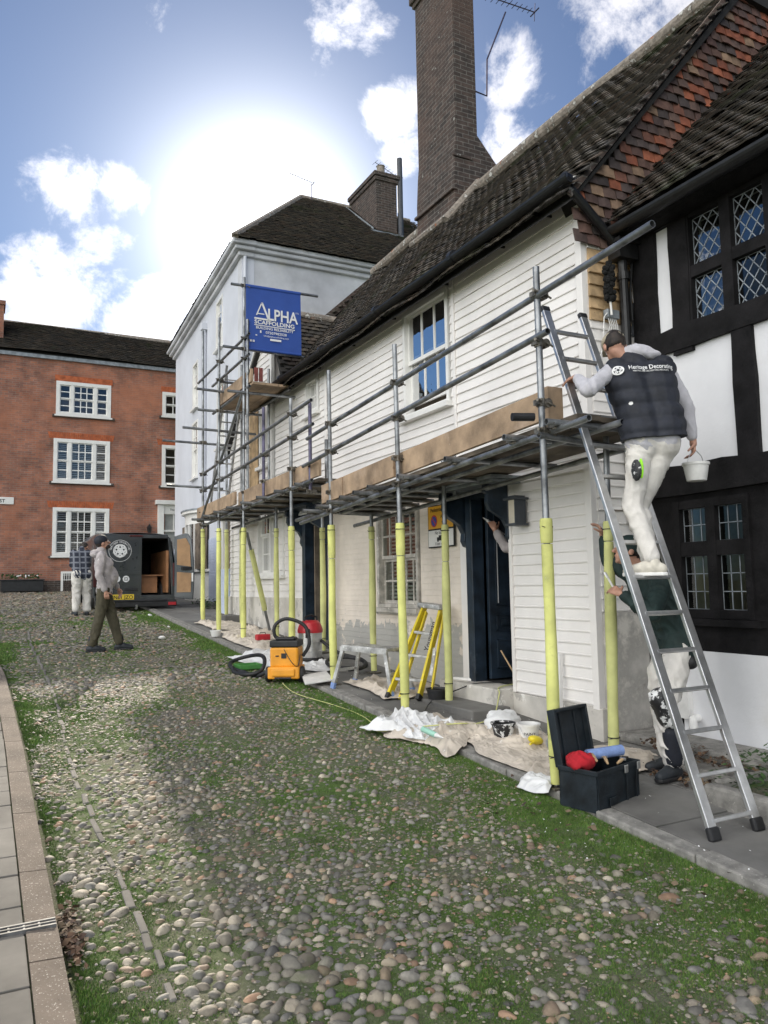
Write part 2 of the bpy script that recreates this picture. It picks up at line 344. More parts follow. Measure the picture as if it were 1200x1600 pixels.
MT['signr'] = mat('red_sign_ring', (.5, .04, .04), .4, amt=.03)
MT['vanp'] = mat('dark_grey_metallic_paint', (.050, .056, .062), .30, metal=.35, n1=3, amt=.1, coat=.6)
MT['ply'] = mat('plywood_lining', (.42, .20, .09), .6, n1=4, amt=.15, bump=.1)
MT['plylt'] = mat('pale_ply_panel', (.36, .21, .10), .6, n1=4, amt=.12)
MT['plate'] = mat('yellow_number_plate', (.72, .52, .04), .35, amt=.03)
MT['skin'] = mat('skin', (.50, .27, .19), .5, n1=12, amt=.1, bump=.08)
MT['hair'] = mat('dark_hair', (.03, .02, .015), .6, n1=30, amt=.4, bump=.5, bscale=120)
MT['hoodg'] = mat('grey_marl_hoodie', (.50, .49, .53), .9, n1=20, amt=.06, bump=.3, bscale=120, fab=.3, stain=[(13, .72, .74, (.75, .75, .75), None)])
MT['hoodp'] = mat('paint_spotted_grey_hoodie', (.42, .38, .38), .9, n1=14, amt=.12, bump=.3, bscale=120, fab=.3, stain=[(16, .64, .66, (.72, .71, .70), None)])
MT['vest'] = mat('navy_quilted_gilet', (.014, .017, .028), .7, n1=10, amt=.2, bump=.3, bscale=60, stain=[(12, .755, .765, (.7, .7, .7), None)])
MT['wtrous'] = mat('white_work_trousers', (.66, .63, .59), .85, n1=6, amt=.10, bump=.3, bscale=90, stain=[(5, .58, .7, (.50, .45, .39), None)])
MT['olive'] = mat('olive_cargo_trousers', (.075, .066, .040), .85, n1=8, amt=.15, bump=.3, bscale=90, stain=[(13, .72, .73, (.55, .55, .5), None)])
MT['green'] = mat('dark_green_jacket', (.012, .030, .028), .75, n1=8, amt=.2, bump=.3, bscale=60, stain=[(10, .70, .712, (.7, .72, .7), None)])
MT['shoew'] = mat('cream_trainer', (.62, .58, .50), .7, n1=15, amt=.12)
MT['shoed'] = mat('dark_trainer', (.025, .03, .036), .6, n1=15, amt=.2, stain=[(14, .70, .71, (.7, .7, .7), None)])
MT['cap'] = mat('stone_coloured_cap', (.42, .37, .28), .85, n1=10, amt=.12)
MT['lead'] = mat('lead_flashing', (.30, .33, .36), .6, metal=.2, n1=6, amt=.2)
MT['mortar'] = mat('lichened_mortar_fillet', (.30, .26, .22), .95, n1=9, amt=.3, bump=.8, bscale=22, dist=.03, stain=[(9, .58, .62, (.55, .54, .50), None), (5, .62, .66, (.35, .14, .07), None)])
MT['slab'] = mat('grey_concrete_paving', (.175, .17, .16), .85, n1=1.5, amt=.2, bump=.3, bscale=50, dist=.004, stain=[(40, .735, .75, (.6, .6, .6), None), (1.3, .62, .72, (.09, .09, .075), None)])
MT['slabw'] = mat('worn_grey_slab', (.18, .168, .15), .9, n1=1.5, amt=.22, stain=[(50, .70, .73, (.30, .28, .25), None), (2, .6, .75, (.11, .10, .08), None)], bump=.3, bscale=50, dist=.004)
MT['kerb'] = mat('granite_kerb', (.26, .25, .23), .85, n1=12, amt=.2, bump=.5, bscale=60, dist=.008, stain=[(60, .62, .66, (.42, .40, .37), None)])
MT['pebble'] = mat('exposed_aggregate_kerb', (.19, .155, .125), .95, n1=3, amt=.15, bump=.6, bscale=140, dist=.008, stain=[(95, .60, .64, (.52, .48, .43), None), (70, .64, .67, (.10, .08, .07), None)])
MT['stone'] = mat('cobble_stone', (.2,)*3, .66, n1=16, attr=True, bump=.6, bscale=55, dist=.006, stain=[(30, .62, .70, (.10, .085, .06), None), (2.2, .58, .72, (.085, .10, .045), None)])
MT['endred'] = mat('dull_red_board_end', (.22, .06, .05), .8, amt=.2)
MT['soil'] = mat('mossy_joints', (.15, .135, .10), .95, n1=1.0, col2=(.095, .15, .034), bump=.9, bscale=60, dist=.02, stain=[(6, .52, .62, (.15, .14, .11), None), (90, .60, .66, (.26, .245, .21), None), (3, .53, .64, (.085, .145, .028), None)])
MT['grass'] = mat('grass_blades', (.2,)*3, .7, n1=5, attr=True)
MT['leaf'] = mat('dead_leaves', (.2,)*3, .8, n1=20, attr=True)
MT['oldframe'] = mat('worn_grey_window_paint', (.50, .47, .42), .7, n1=8, amt=.2, stain=[(14, .60, .66, (.70, .67, .62), None)])
MT['steelg'] = mat('grey_slotted_steel', (.16, .16, .16), .6, n1=12, amt=.3)
MT['lamp'] = mat('frosted_lamp_glass', (.65, .58, .46), .35, amt=.08)
MT['bluefoam'] = mat('blue_roller_sleeve', (.22, .32, .60), .95, n1=20, amt=.1, bump=.5, bscale=120)
MT['redcloth'] = mat('red_cloth', (.42, .01, .02), .9, n1=8, amt=.2, bump=.4)
MT['yplas'] = mat('yellow_plastic', (.75, .60, .03), .4, amt=.06)
MT['mop'] = mat('black_shaggy_pile', (.008,)*3, .95, n1=30, amt=.5, bump=1.0, bscale=80, dist=.03)
MT['meter'] = mat('slate_grey_meter_box', (.055, .062, .075), .55, n1=5, amt=.12)
MT['aerial'] = mat('aerial_metal', (.12, .10, .14), .4, metal=.8, amt=.2)
MT['ivy'] = mat('green_foliage', (.04, .09, .02), .7, n1=15, amt=.3)
MT['blind'] = mat('white_slat_blind', (.62, .63, .63), .6, amt=.04)
# ------------------------------------------------------------------ bases: (u along wall, z, out) -> world
def BX(X): return lambda u, z, o: (X-o, u, z)
def BY(Y): return lambda u, z, o: (u, Y-o, z)
def BL(p, q):
    p = Vector((*p, 0)); d = Vector((*q, 0))-p; d.normalize(); nn = Vector((-d.y, d.x, 0))   # out = left of p->q
    return lambda u, z, o: tuple(p + d*u + nn*o + Vector((0, 0, z)))
def bbox(mb, B, u0, u1, z0, z1, o0, o1):
    vs = [B(u, z, o) for u in (u0, u1) for z in (z0, z1) for o in (o0, o1)]
    mb.add(vs, [(0,1,3,2),(4,6,7,5),(0,4,5,1),(2,3,7,6),(0,2,6,4),(1,5,7,3)])
def wallgrid(mb, B, u0, u1, z0, z1, o0, o1, ops=()):
    us = sorted({u0, u1} | {min(max(x, u0), u1) for o in ops for x in o[:2]}); zs = sorted({z0, z1} | {min(max(x, z0), z1) for o in ops for x in o[2:4]})
    for a, b in zip(us, us[1:]):
        if b-a < 1e-4: continue
        run = None
        for c, d in zip(zs, zs[1:]):
            um, zm = (a+b)/2, (c+d)/2
            hole = any(o[0] < um < o[1] and o[2] < zm < o[3] for o in ops)
            if not hole: run = (run[0], d) if run else (c, d)
            if (hole or d == zs[-1]) and run: bbox(mb, B, a, b, run[0], run[1], o0, o1); run = None
def vnoise(x, y=0.0, s=0):
    # smooth value noise, scalar
    def h(i, j): return (math.sin(i*127.1+j*311.7+s*74.7)*43758.5453) % 1.0
    xi, yi = math.floor(x), math.floor(y); fx, fy = x-xi, y-yi; fx = fx*fx*(3-2*fx); fy = fy*fy*(3-2*fy)
    return (h(xi, yi)*(1-fx)+h(xi+1, yi)*fx)*(1-fy)+(h(xi, yi+1)*(1-fx)+h(xi+1, yi+1)*fx)*fy
def boards(mb, B, u0, u1, z0, z1, pitch, ops=(), wob=.010, seg=.35, clip=None, proud=.020):
    z = z0; k = 0
    while z < z1-.02:
        zt = min(z+pitch, z1+.01); zm = (z+zt)/2
        cuts = sorted([(o[0], o[1]) for o in ops if o[2] < zm < o[3]]); a = u0; iv = []
        for c, d in cuts:
            if c > a: iv.append((a, c))
            a = max(a, d)
        if a < u1: iv.append((a, u1))
        for a, b in iv:
            if clip:
                a2, b2 = clip(zm); a, b = max(a, a2), min(b, b2)
                if b-a < .05: continue
            n = max(1, int((b-a)/seg)); vs = []; fs = []
            for i in range(n+1):
                u = a+(b-a)*i/n; dz = (vnoise(u*1.3, k*.7, 3)-.5)*2*wob; do = (vnoise(u*2.1, k*1.9, 5)-.5)*.008
                pr = proud+do
                vs += [B(u, z+dz, 0), B(u, z+dz, pr), B(u, z+dz+.011, pr+.001), B(u, z+dz+.016, pr-.004), B(u, zt+.006+dz, .005)]
            for i in range(n):
                for j in range(4): fs.append((i*5+j, i*5+j+1, (i+1)*5+j+1, (i+1)*5+j))
            fs += [(0, 4, 3, 2, 1), tuple(n*5+j for j in range(5))]
            mb.add(vs, fs)
        z += pitch; k += 1
def window(house, B, u0, u1, z0, z1, cols=3, rows=(2, 2), fr=.07, proud=.03, bar=.022, m='whitetrim', glass='glass', sash=True, depth=.10, blind=False, lights=None, sill=True, room=True, open_=0, bm=None):
    """one window: frame and glazing bars are one mesh, panes and sill under it"""
    f = MB()
    bbox(f, B, u0, u0+fr, z0, z1, -depth, proud); bbox(f, B, u1-fr, u1, z0, z1, -depth, proud)
    bbox(f, B, u0+fr, u1-fr, z1-fr, z1, -depth, proud); bbox(f, B, u0+fr, u1-fr, z0, z0+fr*.8, -depth, proud)
    a, b, c, d = u0+fr, u1-fr, z0+fr*.8, z1-fr; mid = c+(d-c)*rows[0]/(sum(rows)) if len(rows) > 1 else None
    lts = lights or [(a, b, cols)]
    g = MB()
    for i, (la, lb, lc) in enumerate(lts):
        if i: bbox(f, B, lts[i-1][1], la, c, d, -depth, proud*.7)
        segs = [(c, mid, -.055, rows[0]), (mid, d, -.02, rows[1])] if mid else [(c, d, -.03, rows[0])]
        for q, (s0, s1, oo, rw) in enumerate(segs):
            st = .035
            if q == 0 and open_: s0 += open_; s1 += open_; 
            bbox(f, B, la, la+st, s0, s1, oo-.03, oo); bbox(f, B, lb-st, lb, s0, s1, oo-.03, oo)
            bbox(f, B, la+st, lb-st, s0, s0+st*1.3, oo-.03, oo); bbox(f, B, la+st, lb-st, s1-st, s1, oo-.03, oo)
            w = (lb-la-2*st)/lc; h = (s1-s0-2.3*st)/rw
            for k in range(1, lc): bbox(f, B, la+st+w*k-bar/2, la+st+w*k+bar/2, s0+st, s1-st, oo-.024, oo-.004)
            for k in range(1, rw): bbox(f, B, la+st, lb-st, s0+st*1.3+h*k-bar/2, s0+st*1.3+h*k+bar/2, oo-.022, oo-.006)
            g.add([B(la+st, s0+st, oo-.015), B(lb-st, s0+st, oo-.015), B(lb-st, s1-st, oo-.015), B(la+st, s1-st, oo-.015)], [(0, 1, 2, 3)])
    fo = f.build('window', MT[m], house)
    g.build('pane', MT[glass], fo)
    if sill:
        s = MB(); bbox(s, B, u0-.05, u1+.05, z0-.06, z0-.002, -depth, proud+.07); s.build('sill', MT[m], fo)
    if blind:
        s = MB(); zz = c+.02
        while zz < d: 
            vs = [B(a, zz, -.12), B(b, zz, -.12), B(b, zz+.022, -.15), B(a, zz+.022, -.15), B(a, zz+.004, -.12), B(b, zz+.004, -.12), B(b, zz+.026, -.15), B(a, zz+.026, -.15)]
            s.add(vs, [(0,1,2,3),(7,6,5,4),(0,4,5,1),(3,2,6,7)]); zz += blind
        s.build('blind', MT['blind'], fo)
    if room:
        s = MB(); e = .8; i0 = -depth-.002
        for q in ([(u0-.2, i0), (u1+.2, i0), (u1+.2, -e), (u0-.2, -e)],): pass
        pts = [B(u, z, o) for o in (i0, -e) for z in (z0-.15, z1+.15) for u in (u0-.15, u1+.15)]
        s.add(pts, [(4,6,7,5),(0,4,5,1),(2,3,7,6),(0,2,6,4),(1,5,7,3)]); s.build('room', MT[bm or 'interior'], fo)
    return fo
# ------------------------------------------------------------------ tiles
PAL_D = np.array([(.125, .105, .085), (.10, .088, .074), (.155, .130, .100), (.085, .075, .066), (.14, .105, .080)])*.60
PAL_R = np.array([(.24, .075, .040), (.10, .055, .045), (.085, .055, .048), (.17, .072, .048), (.065, .050, .046), (.30, .095, .048), (.12, .066, .050), (.26, .17, .11), (.10, .06, .05), (.12, .075, .06), (.075, .055, .05)])
def tiles(name, O, U, V, nu, nv, tw, ex, pal, m, parent, inside=None, thick=.014, tilt=.022, sag=None, seed=0, bulge=0):
    O, U, V = (np.array(a, float) for a in (O, U, V)); U /= np.linalg.norm(U); V /= np.linalg.norm(V); Nn = np.cross(U, V)
    rg = np.random.default_rng(seed); jj, ii = np.meshgrid(np.arange(nv), np.arange(nu)); ii = ii.ravel(); jj = jj.ravel()
    u = (ii+(jj % 2)*.5)*tw + rg.normal(0, .004, ii.size); v = jj*ex + rg.normal(0, .005, ii.size)
    if inside is not None:
        k = inside(u+tw/2, v+ex/2); u, v, ii, jj = u[k], v[k], ii[k], jj[k]
    n = u.size; hgt = ex*1.25
    lift = rg.normal(0, .003, n) + (rg.random(n) < .05)*rg.random(n)*.02; tw2 = tw - .004 - rg.random(n)*.004; rot = rg.normal(0, .012, n)
    cam_ = .006+rg.random(n)*.004
    V8 = []
    for (a, b, t) in ((0, 0, 0), (.5, 0, 1), (1, 0, 0), (0, 1, 0), (.5, 1, 1), (1, 1, 0)):
        for th in (0, 1):
            uu = u + a*tw2; vv = v + b*hgt + (a-.5)*rot*tw*3; nn = (1-b)*(tilt+lift) + th*thick + t*cam_
            if sag is not None: nn = nn + sag(uu, vv)
            V8.append(O + uu[:, None]*U + vv[:, None]*V + nn[:, None]*Nn)
    Vt = np.stack(V8, 1).reshape(-1, 3)     # order: (corner*2 + th)
    q = np.array([(1, 3, 9, 7), (3, 5, 11, 9), (0, 2, 3, 1), (2, 4, 5, 3), (0, 1, 7, 6), (4, 10, 11, 5)])
    F = (q[None] + (np.arange(n)*12)[:, None, None]).reshape(-1, 4)
    c = pal[rg.integers(0, len(pal), n)]*rg.uniform(.82, 1.18, (n, 1)); c = np.concatenate([c, np.ones((n, 1))], 1)
    return np_mesh(name, Vt, F, MT[m], np.repeat(c, 12, 0), smooth=False, parent=parent)
# ------------------------------------------------------------------ ground
def gz(y):
    return .065*y if y < 20 else 1.3+.036*(min(y, 31)-20)
def gzv(y): return np.where(y < 20, .065*y, 1.3+.036*(np.minimum(y, 31)-20))
def KX(y):   # left kerb line
    return .335 if y < 7 else .335 - .012*(y-7) - .016*max(0, y-10)**2
mb = MB(); ys = [-300, -40, -6, 0, 20, 31, 60, 300]
zz = [-2.65, -2.65, -.44, -.05, 1.25, 1.646, 1.65, 1.65]
for i, (y, z) in enumerate(zip(ys, zz)):
    for x in (-300, 300): mb.v.append((x, y, z))
for i in range(len(ys)-1): mb.f.append((2*i, 2*i+1, 2*i+3, 2*i+2)); mb.m.append(0)
tag(mb.build('ground', MT['soil']), kind='structure')
gx, gy = np.meshgrid(np.linspace(.30, 3.50, 110), np.linspace(-.8, 11.0, 320), indexing='ij')
def bed(x, y): return .001+.010*(fnoise_(x*5.5, y*5, 1)*.6+fnoise_(x*17, y*16, 2)*.4)
def fnoise_(x, y, s):
    h = lambda i, j: np.modf(np.abs(np.sin(i*127.1+j*311.7+s*74.7)*43758.5453))[0]
    xi, yi = np.floor(x), np.floor(y); fx, fy = x-xi, y-yi; fx = fx*fx*(3-2*fx); fy = fy*fy*(3-2*fy)
    return (h(xi, yi)*(1-fx)+h(xi+1, yi)*fx)*(1-fy)+(h(xi, yi+1)*(1-fx)+h(xi+1, yi+1)*fx)*fy
gv = np.stack([gx, gy, gzv(gy)-.05+bed(gx, gy)-.03*(np.clip((gy-10.6)*2.5, 0, 1)+np.clip((-.6-gy)*5, 0, 1))], -1).reshape(-1, 3); a_ = (np.arange(109)[:, None]*320+np.arange(319)[None]).ravel()
tag(np_mesh('road_bed', gv, np.stack([a_, a_+320, a_+321, a_+1], 1), MT['soil']), kind='structure')
# cobbles ------------------------------------------------------------
def ico(sub):
    import bmesh
    b = bmesh.new(); bmesh.ops.create_icosphere(b, subdivisions=sub, radius=1); b.verts.ensure_lookup_table()
    v = np.array([x.co[:] for x in b.verts]); f = np.array([[q.index for q in x.verts] for x in b.faces]); b.free()
    keep = v[:, 2] > -.42; kf = keep[f].all(1); f = f[kf]; idx = np.cumsum(keep)-1
    return v[keep], idx[f]
def fnoise(x, y, s):
    def h(i, j): return np.modf(np.abs(np.sin(i*127.1+j*311.7+s*74.7)*43758.5453))[0]
    xi, yi = np.floor(x), np.floor(y); fx, fy = x-xi, y-yi; fx = fx*fx*(3-2*fx); fy = fy*fy*(3-2*fy)
    return (h(xi, yi)*(1-fx)+h(xi+1, yi)*fx)*(1-fy)+(h(xi, yi+1)*(1-fx)+h(xi+1, yi+1)*fx)*fy
def grassy(x, y):
    g = .05 + fnoise(x*1.1, y*.8, 1)*.55 + fnoise(x*3.3, y*2.6, 2)*.35 + fnoise(x*9, y*9, 4)*.2
    e = np.clip(1-(3.5-x)/.62, 0, 1)*.62 + np.clip(1-(x-.34)/.22, 0, 1)*.45*(y < 14)
    near = np.clip((x-1.2)/.7, 0, 1)*np.clip((6.0-y)/2.0, 0, 1)*.17 + .10*np.clip((1.0-x)/.3, 0, 1)*(y < 9)
    return g + e + near
PALS = np.array([(.24, .22, .19), (.20, .20, .19), (.28, .25, .20), (.15, .15, .15), (.30, .275, .23), (.22, .17, .13), (.18, .17, .15), (.36, .33, .28), (.22, .21, .19), (.12, .118, .112), (.27, .22, .16), (.25, .235, .20), (.20, .19, .165), (.17, .155, .13), (.30, .20, .14), (.16, .16, .155), (.24, .235, .22), (.20, .195, .175)])*np.array([1.12, 1.06, .97])
STONES = []
def cobbles(name, x0, x1, y0, y1, cell, sub, seed, kfn, size=1.0, zoff=0):
    rg = np.random.default_rng(seed); bv, bf = ico(sub); nx = int((x1-x0)/cell); ny = int((y1-y0)/(cell*.86))
    jj, ii = np.meshgrid(np.arange(ny), np.arange(nx)); ii = ii.ravel(); jj = jj.ravel()
    x = x0 + (ii + (jj % 2)*.5)*cell + rg.normal(0, cell*.15, ii.size); y = y0 + jj*cell*.86 + rg.normal(0, cell*.13, ii.size)
    gr = grassy(x, y); k = kfn(x, y) & (rg.random(x.size) > np.clip((gr-.60)*1.6, 0.03, .85)) & (rg.random(x.size) > .08)
    line = (np.abs(x-.675-.03*np.sin(y*.8)-.012*np.clip(y-6,0,9)) < .040) & (y < 16); k &= ~line
    x, y, gr = x[k], y[k], gr[k]; n = x.size
    big = np.clip(fnoise(x*.9, y*.7, 9)*1.6-.5, 0, 1)*.45 + np.exp(-((x-1.25)/.4)**2-((y-3.2)/.45)**2)*.22 + .92
    big = big*size*rg.lognormal(0, .20, n)
    a = cell*.425*big*rg.uniform(.75, 1.2, n); b = cell*.31*big*rg.uniform(.8, 1.2, n); c = cell*.285*big*rg.uniform(.7, 1.25, n)
    th = rg.normal(.25, .8, n)
    P = bv[None]*np.stack([a, b, c], 1)[:, None, :]
    # lumpy: low-frequency warp per stone
    ph = rg.uniform(0, 6.28, (n, 1)); P = P*(1+.10*np.sin(bv[None, :, 0]*2.7+ph)+.09*np.sin(bv[None, :, 1]*3.2+ph*2.3)+.06*np.sin(bv[None, :, 2]*4+ph*1.7))[..., None]
    tl = rg.normal(0, .16, (n, 2)); P[..., 2] += P[..., 0]*tl[:, :1]+P[..., 1]*tl[:, 1:]
    cs, sn = np.cos(th)[:, None], np.sin(th)[:, None]
    X = P[..., 0]*cs-P[..., 1]*sn+x[:, None]; Y = P[..., 0]*sn+P[..., 1]*cs+y[:, None]
    Z = P[..., 2] + (gzv(Y)-.05+zoff) - (c*.16)[:, None] + rg.normal(0, .003, n)[:, None] - np.clip(gr-.8, 0, .4)[:, None]*.02
    V = np.stack([X, Y, Z], -1).reshape(-1, 3); F = (bf[None]+(np.arange(n)*len(bv))[:, None, None]).reshape(-1, 3)
    col = PALS[rg.integers(0, len(PALS), n)]*rg.uniform(.7, 1.3, (n, 1)); col = np.concatenate([col, np.ones((n, 1))], 1)
    STONES.append((V, F, np.repeat(col, len(bv), 0)))
kleft = np.vectorize(KX)
inroad = lambda x, y: (x < 3.47) & (x > kleft(y)+.03)
cobbles('cobblestones', .2, 3.6, 2.0, 5.6, .058, 3, 1, inroad, 1.05)
cobbles('cobblestones', .2, 3.6, -.6, 2.0, .060, 2, 6, inroad, 1.05)
cobbles('cobblestones', .1, 3.6, 5.6, 10.5, .057, 2, 2, inroad)
cobbles('cobblestones', -.8, 3.6, 10.5, 17.0, .066, 1, 3, inroad)
cobbles('cobblestones', -5.5, 3.6, 17.0, 30.7, .10, 1, 4, lambda x, y: (x < 3.47) & (x > -1.6-(y-17)*.5))
cobbles('cobblestones', 3.4, 9.0, 26.6, 30.7, .10, 1, 5, lambda x, y: x > 3.47)
# grit and small pebbles washed between the cobbles
def grit(x0, x1, y0, y1, n, r, seed):
    rg = np.random.default_rng(seed); bv, bf = ico(1); x = rg.uniform(x0, x1, n); y = rg.uniform(y0, y1, n); k = inroad(x, y) & (fnoise(x*2.2, y*1.8, 15)+rg.random(n)*.5 > .62); x, y = x[k], y[k]; n = x.size
    rr = r*rg.lognormal(0, .4, n); P = bv[None]*rr[:, None, None]*rg.uniform(.6, 1.3, (n, 1, 3)); V = P+np.stack([x, y, gzv(y)-.049+bed(x, y)], 1)[:, None, :]
    col = PALS[rg.integers(0, len(PALS), n)]*rg.uniform(.7, 1.4, (n, 1)); col = np.concatenate([col, np.ones((n, 1))], 1); F = (bf[None]+(np.arange(n)*len(bv))[:, None, None]).reshape(-1, 3)
    STONES.append((V.reshape(-1, 3), F, np.repeat(col, len(bv), 0)))
grit(.3, 3.5, 2.0, 6.0, 26000, .0062, 31); grit(.3, 3.5, 6.0, 10.0, 14000, .008, 32)
off = 0; fs_ = []
for v_, f_, c_ in STONES: fs_.append(f_+off); off += len(v_)
tag(np_mesh('cobblestones', np.concatenate([q[0] for q in STONES]), np.concatenate(fs_), MT['stone'], np.concatenate([q[2] for q in STONES])), 'rounded grey and brown cobblestones paving the sloping street', 'cobblestones', kind='stuff')
# flat stones marking the gutter line
mb = MB(); y = 2.0
while y < 15.5:
    ln = random.uniform(.12, .30); w = random.uniform(.012, .022); x = .675+.03*math.sin(y*.8)+.012*max(0, y-6) ; z = gz(y)-.026; a = random.uniform(-.06, .06)
    x += random.uniform(-.012, .012); mb.box((x-w, y, z-.04), (x+w, y+ln, z-.004), rot=(R(3.7), 0, a)); y += ln+random.choice((.01, .02, .04, .12))
tag(mb.build('gutter_stones', MT['slabw'], bevel=.008), kind='structure')
# grass --------------------------------------------------------------
BLADES = []
def grass(name, x0, x1, y0, y1, n, hmin, hmax, thr, seed, w=.0022):
    rg = np.random.default_rng(seed); x = rg.uniform(x0, x1, n); y = rg.uniform(y0, y1, n); g = grassy(x, y)
    clump = fnoise(x*26, y*26, 8); k = (g + clump*.35 > thr) & inroad(x, y); x, y, g = x[k], y[k], g[k]; n = x.size
    h = rg.uniform(hmin, hmax, n)*np.clip((g-.4)*1.4, .5, 1.15); th = rg.uniform(0, 6.28, n); ln = rg.uniform(.1, 1.0, n)*h; az = rg.uniform(0, 6.28, n)
    dx, dy = np.cos(th)*w, np.sin(th)*w; z0 = gzv(y)-.055+.006*(y < 10.6)
    A = np.stack([x-dx, y-dy, z0], 1); B_ = np.stack([x+dx, y+dy, z0], 1)
    C_ = np.stack([x+dx*.7+np.cos(az)*ln*.4, y+dy*.7+np.sin(az)*ln*.4, z0+h*.6], 1); E_ = np.stack([x-dx*.7+np.cos(az)*ln*.4, y-dy*.7+np.sin(az)*ln*.4, z0+h*.6], 1)
    T = np.stack([x+np.cos(az)*ln, y+np.sin(az)*ln, z0+h], 1)
    V = np.stack([A, B_, C_, E_, T], 1).reshape(-1, 3); i = (np.arange(n)*5)[:, None]
    F = np.concatenate([i+np.array([[0, 1, 2]]), i+np.array([[0, 2, 3]]), i+np.array([[3, 2, 4]])], 0)
    pal = np.array([(.095, .20, .028), (.125, .235, .034), (.07, .15, .024), (.17, .22, .055), (.055, .125, .022)]); c = pal[rg.integers(0, 5, n)]*rg.uniform(.75, 1.3, (n, 1)); c = np.concatenate([c, np.ones((n, 1))], 1)
    BLADES.append((V, F, np.repeat(c, 5, 0)))
grass('grass', .34, 3.5, 2.0, 5.5, 620000, .010, .026, .70, 21, .0015)
grass('grass', .34, 3.5, -.6, 2.0, 260000, .010, .026, .70, 24, .0016)
grass('grass', .2, 3.5, 5.5, 12.0, 560000, .012, .028, .72, 22, .0024)
grass('grass', .0, 3.5, 12.0, 19.0, 160000, .016, .034, .82, 23, .005)
off = 0; fs_ = []
for v_, f_, c_ in BLADES: fs_.append(f_+off); off += len(v_)
tag(np_mesh('grass', np.concatenate([q[0] for q in BLADES]), np.concatenate(fs_), MT['grass'], np.concatenate([q[2] for q in BLADES]), smooth=False), 'short green grass and moss growing between the cobbles', 'grass', kind='stuff')
# right-hand pavement, kerb, left kerb and paving ----------------------
def sloped(mb, x0, x1, y0, y1, dz, th, g=.012, tl=0):
    """paving unit lying on the slope"""
    z0, z1 = gz(y0)+dz, gz(y1)+dz; x0 += g/2; x1 -= g/2; y0 += g/2; y1 -= g/2
    mb.add([(x0, y0, z0-th), (x1, y0, z0-th), (x1, y1, z1-th), (x0, y1, z1-th), (x0, y0, z0), (x1, y0, z0+tl), (x1, y1, z1+tl), (x0, y1, z1)], [(3,2,1,0),(4,5,6,7),(0,1,5,4),(1,2,6,5),(2,3,7,6),(3,0,4,7)])
mb = MB(); mb.add([(3.52, -4, gz(-4)-.012), (9, -4, gz(-4)-.012), (9, 20, gz(20)-.012), (3.52, 20, gz(20)-.012), (9, 27, gz(27)-.012), (3.52, 27, gz(27)-.012)], [(0, 1, 2, 3), (3, 2, 4, 5)])
tag(mb.build('pavement_bed', MT['soil']), kind='structure')
mb = MB(); y = -3.0
while y < 26:
    for (x0, x1) in ((3.63, 4.35), (4.35, 5.0), (5.0, 5.6)):
        d = random.uniform(-.004, .004); l1 = random.choice((.6, .9, .75)) if False else .82
        sloped(mb, x0, x1, y, y+l1, d, .05, .012)
    y += .82
tag(mb.build('pavement', MT['slab'], bevel=.004), kind='structure')
mb = MB(); y = -3.0
while y < 26:
    l1 = random.uniform(.7, 1.0); sloped(mb, 3.49+random.uniform(-.006, .006), 3.63, y, y+l1, .006+random.uniform(-.006, .006), .14, .01); y += l1
tag(mb.build('kerb', MT['kerb'], bevel=.012), kind='structure')
mb = MB(); y = -2.0
while y < 16:
    l1 = .92; n = 4
    for k in range(n):     # kerb stones follow the curve
        a, b = y+l1*k/n, y+l1*(k+1)/n
        if 3.80 < b and a < 3.85 and k == 0: pass
        xa, xb = KX(a), KX(b); g0 = .006 if k == 0 else 0; g1 = .006 if k == n-1 else 0
        mb.add([(xa-.125, a+g0, gz(a)-.1), (xa, a+g0, gz(a)-.1), (xb, b-g1, gz(b)-.1), (xb-.125, b-g1, gz(b)-.1), (xa-.125, a+g0, gz(a)+.012), (xa, a+g0, gz(a)+.006), (xb, b-g1, gz(b)+.006), (xb-.125, b-g1, gz(b)+.012)], [(3,2,1,0),(4,5,6,7),(1,2,6,5),(3,0,4,7)]+([(0,1,5,4)] if k == 0 else [])+([(2,3,7,6)] if k == n-1 else []))
    y += l1
tag(mb.build('kerb', MT['pebble'], bevel=0), kind='structure')
mb = MB(); y = -2.0; r = 0
while y < 16:
    h = (.42, .30, .36, .25, .45)[r % 5]; x1 = KX(y+h/2)-.127
    for c in range(5):
        w = (.42, .6, .5, .6, .6)[c] ; sloped(mb, x1-w, x1, y, y+h, .010+random.uniform(-.003, .003), .05, .010); x1 -= w
    y += h; r += 1
tag(mb.build('pavement', MT['slabw'], bevel=.004), kind='structure')
mb = MB(); mb.add([(-3.5, -2, gz(-2)-.004), (.22, -2, gz(-2)-.004), (.22, 10, gz(10)-.004), (-.9, 16, gz(16)-.004), (-4, 16, gz(16)-.004)], [(0, 1, 2, 3, 4)])
tag(mb.build('pavement_bed', MT['soil']), kind='structure')
# slotted drain across the left paving
t = thing('drain_channel', 'slim slotted steel drain channel crossing the left paving and kerb', 'drain', (.0, 3.83, gz(3.83)))
mb = MB(); z = gz(3.83)+.018
for y0_, y1_ in ((3.790, 3.802), (3.826, 3.834), (3.858, 3.870)): mb.box((-1.6, y0_, z-.02), (.33, y1_, z))
x = -1.6
while x < .32: mb.box((x, 3.802, z-.012), (x+.008, 3.858, z-.003)); x += .06
mb.build('grating', MT['steelg'], t)
mb = MB(); mb.box((-1.6, 3.795, z-.05), (.33, 3.866, z-.0135)); mb.build('channel', MT['dark'], t)
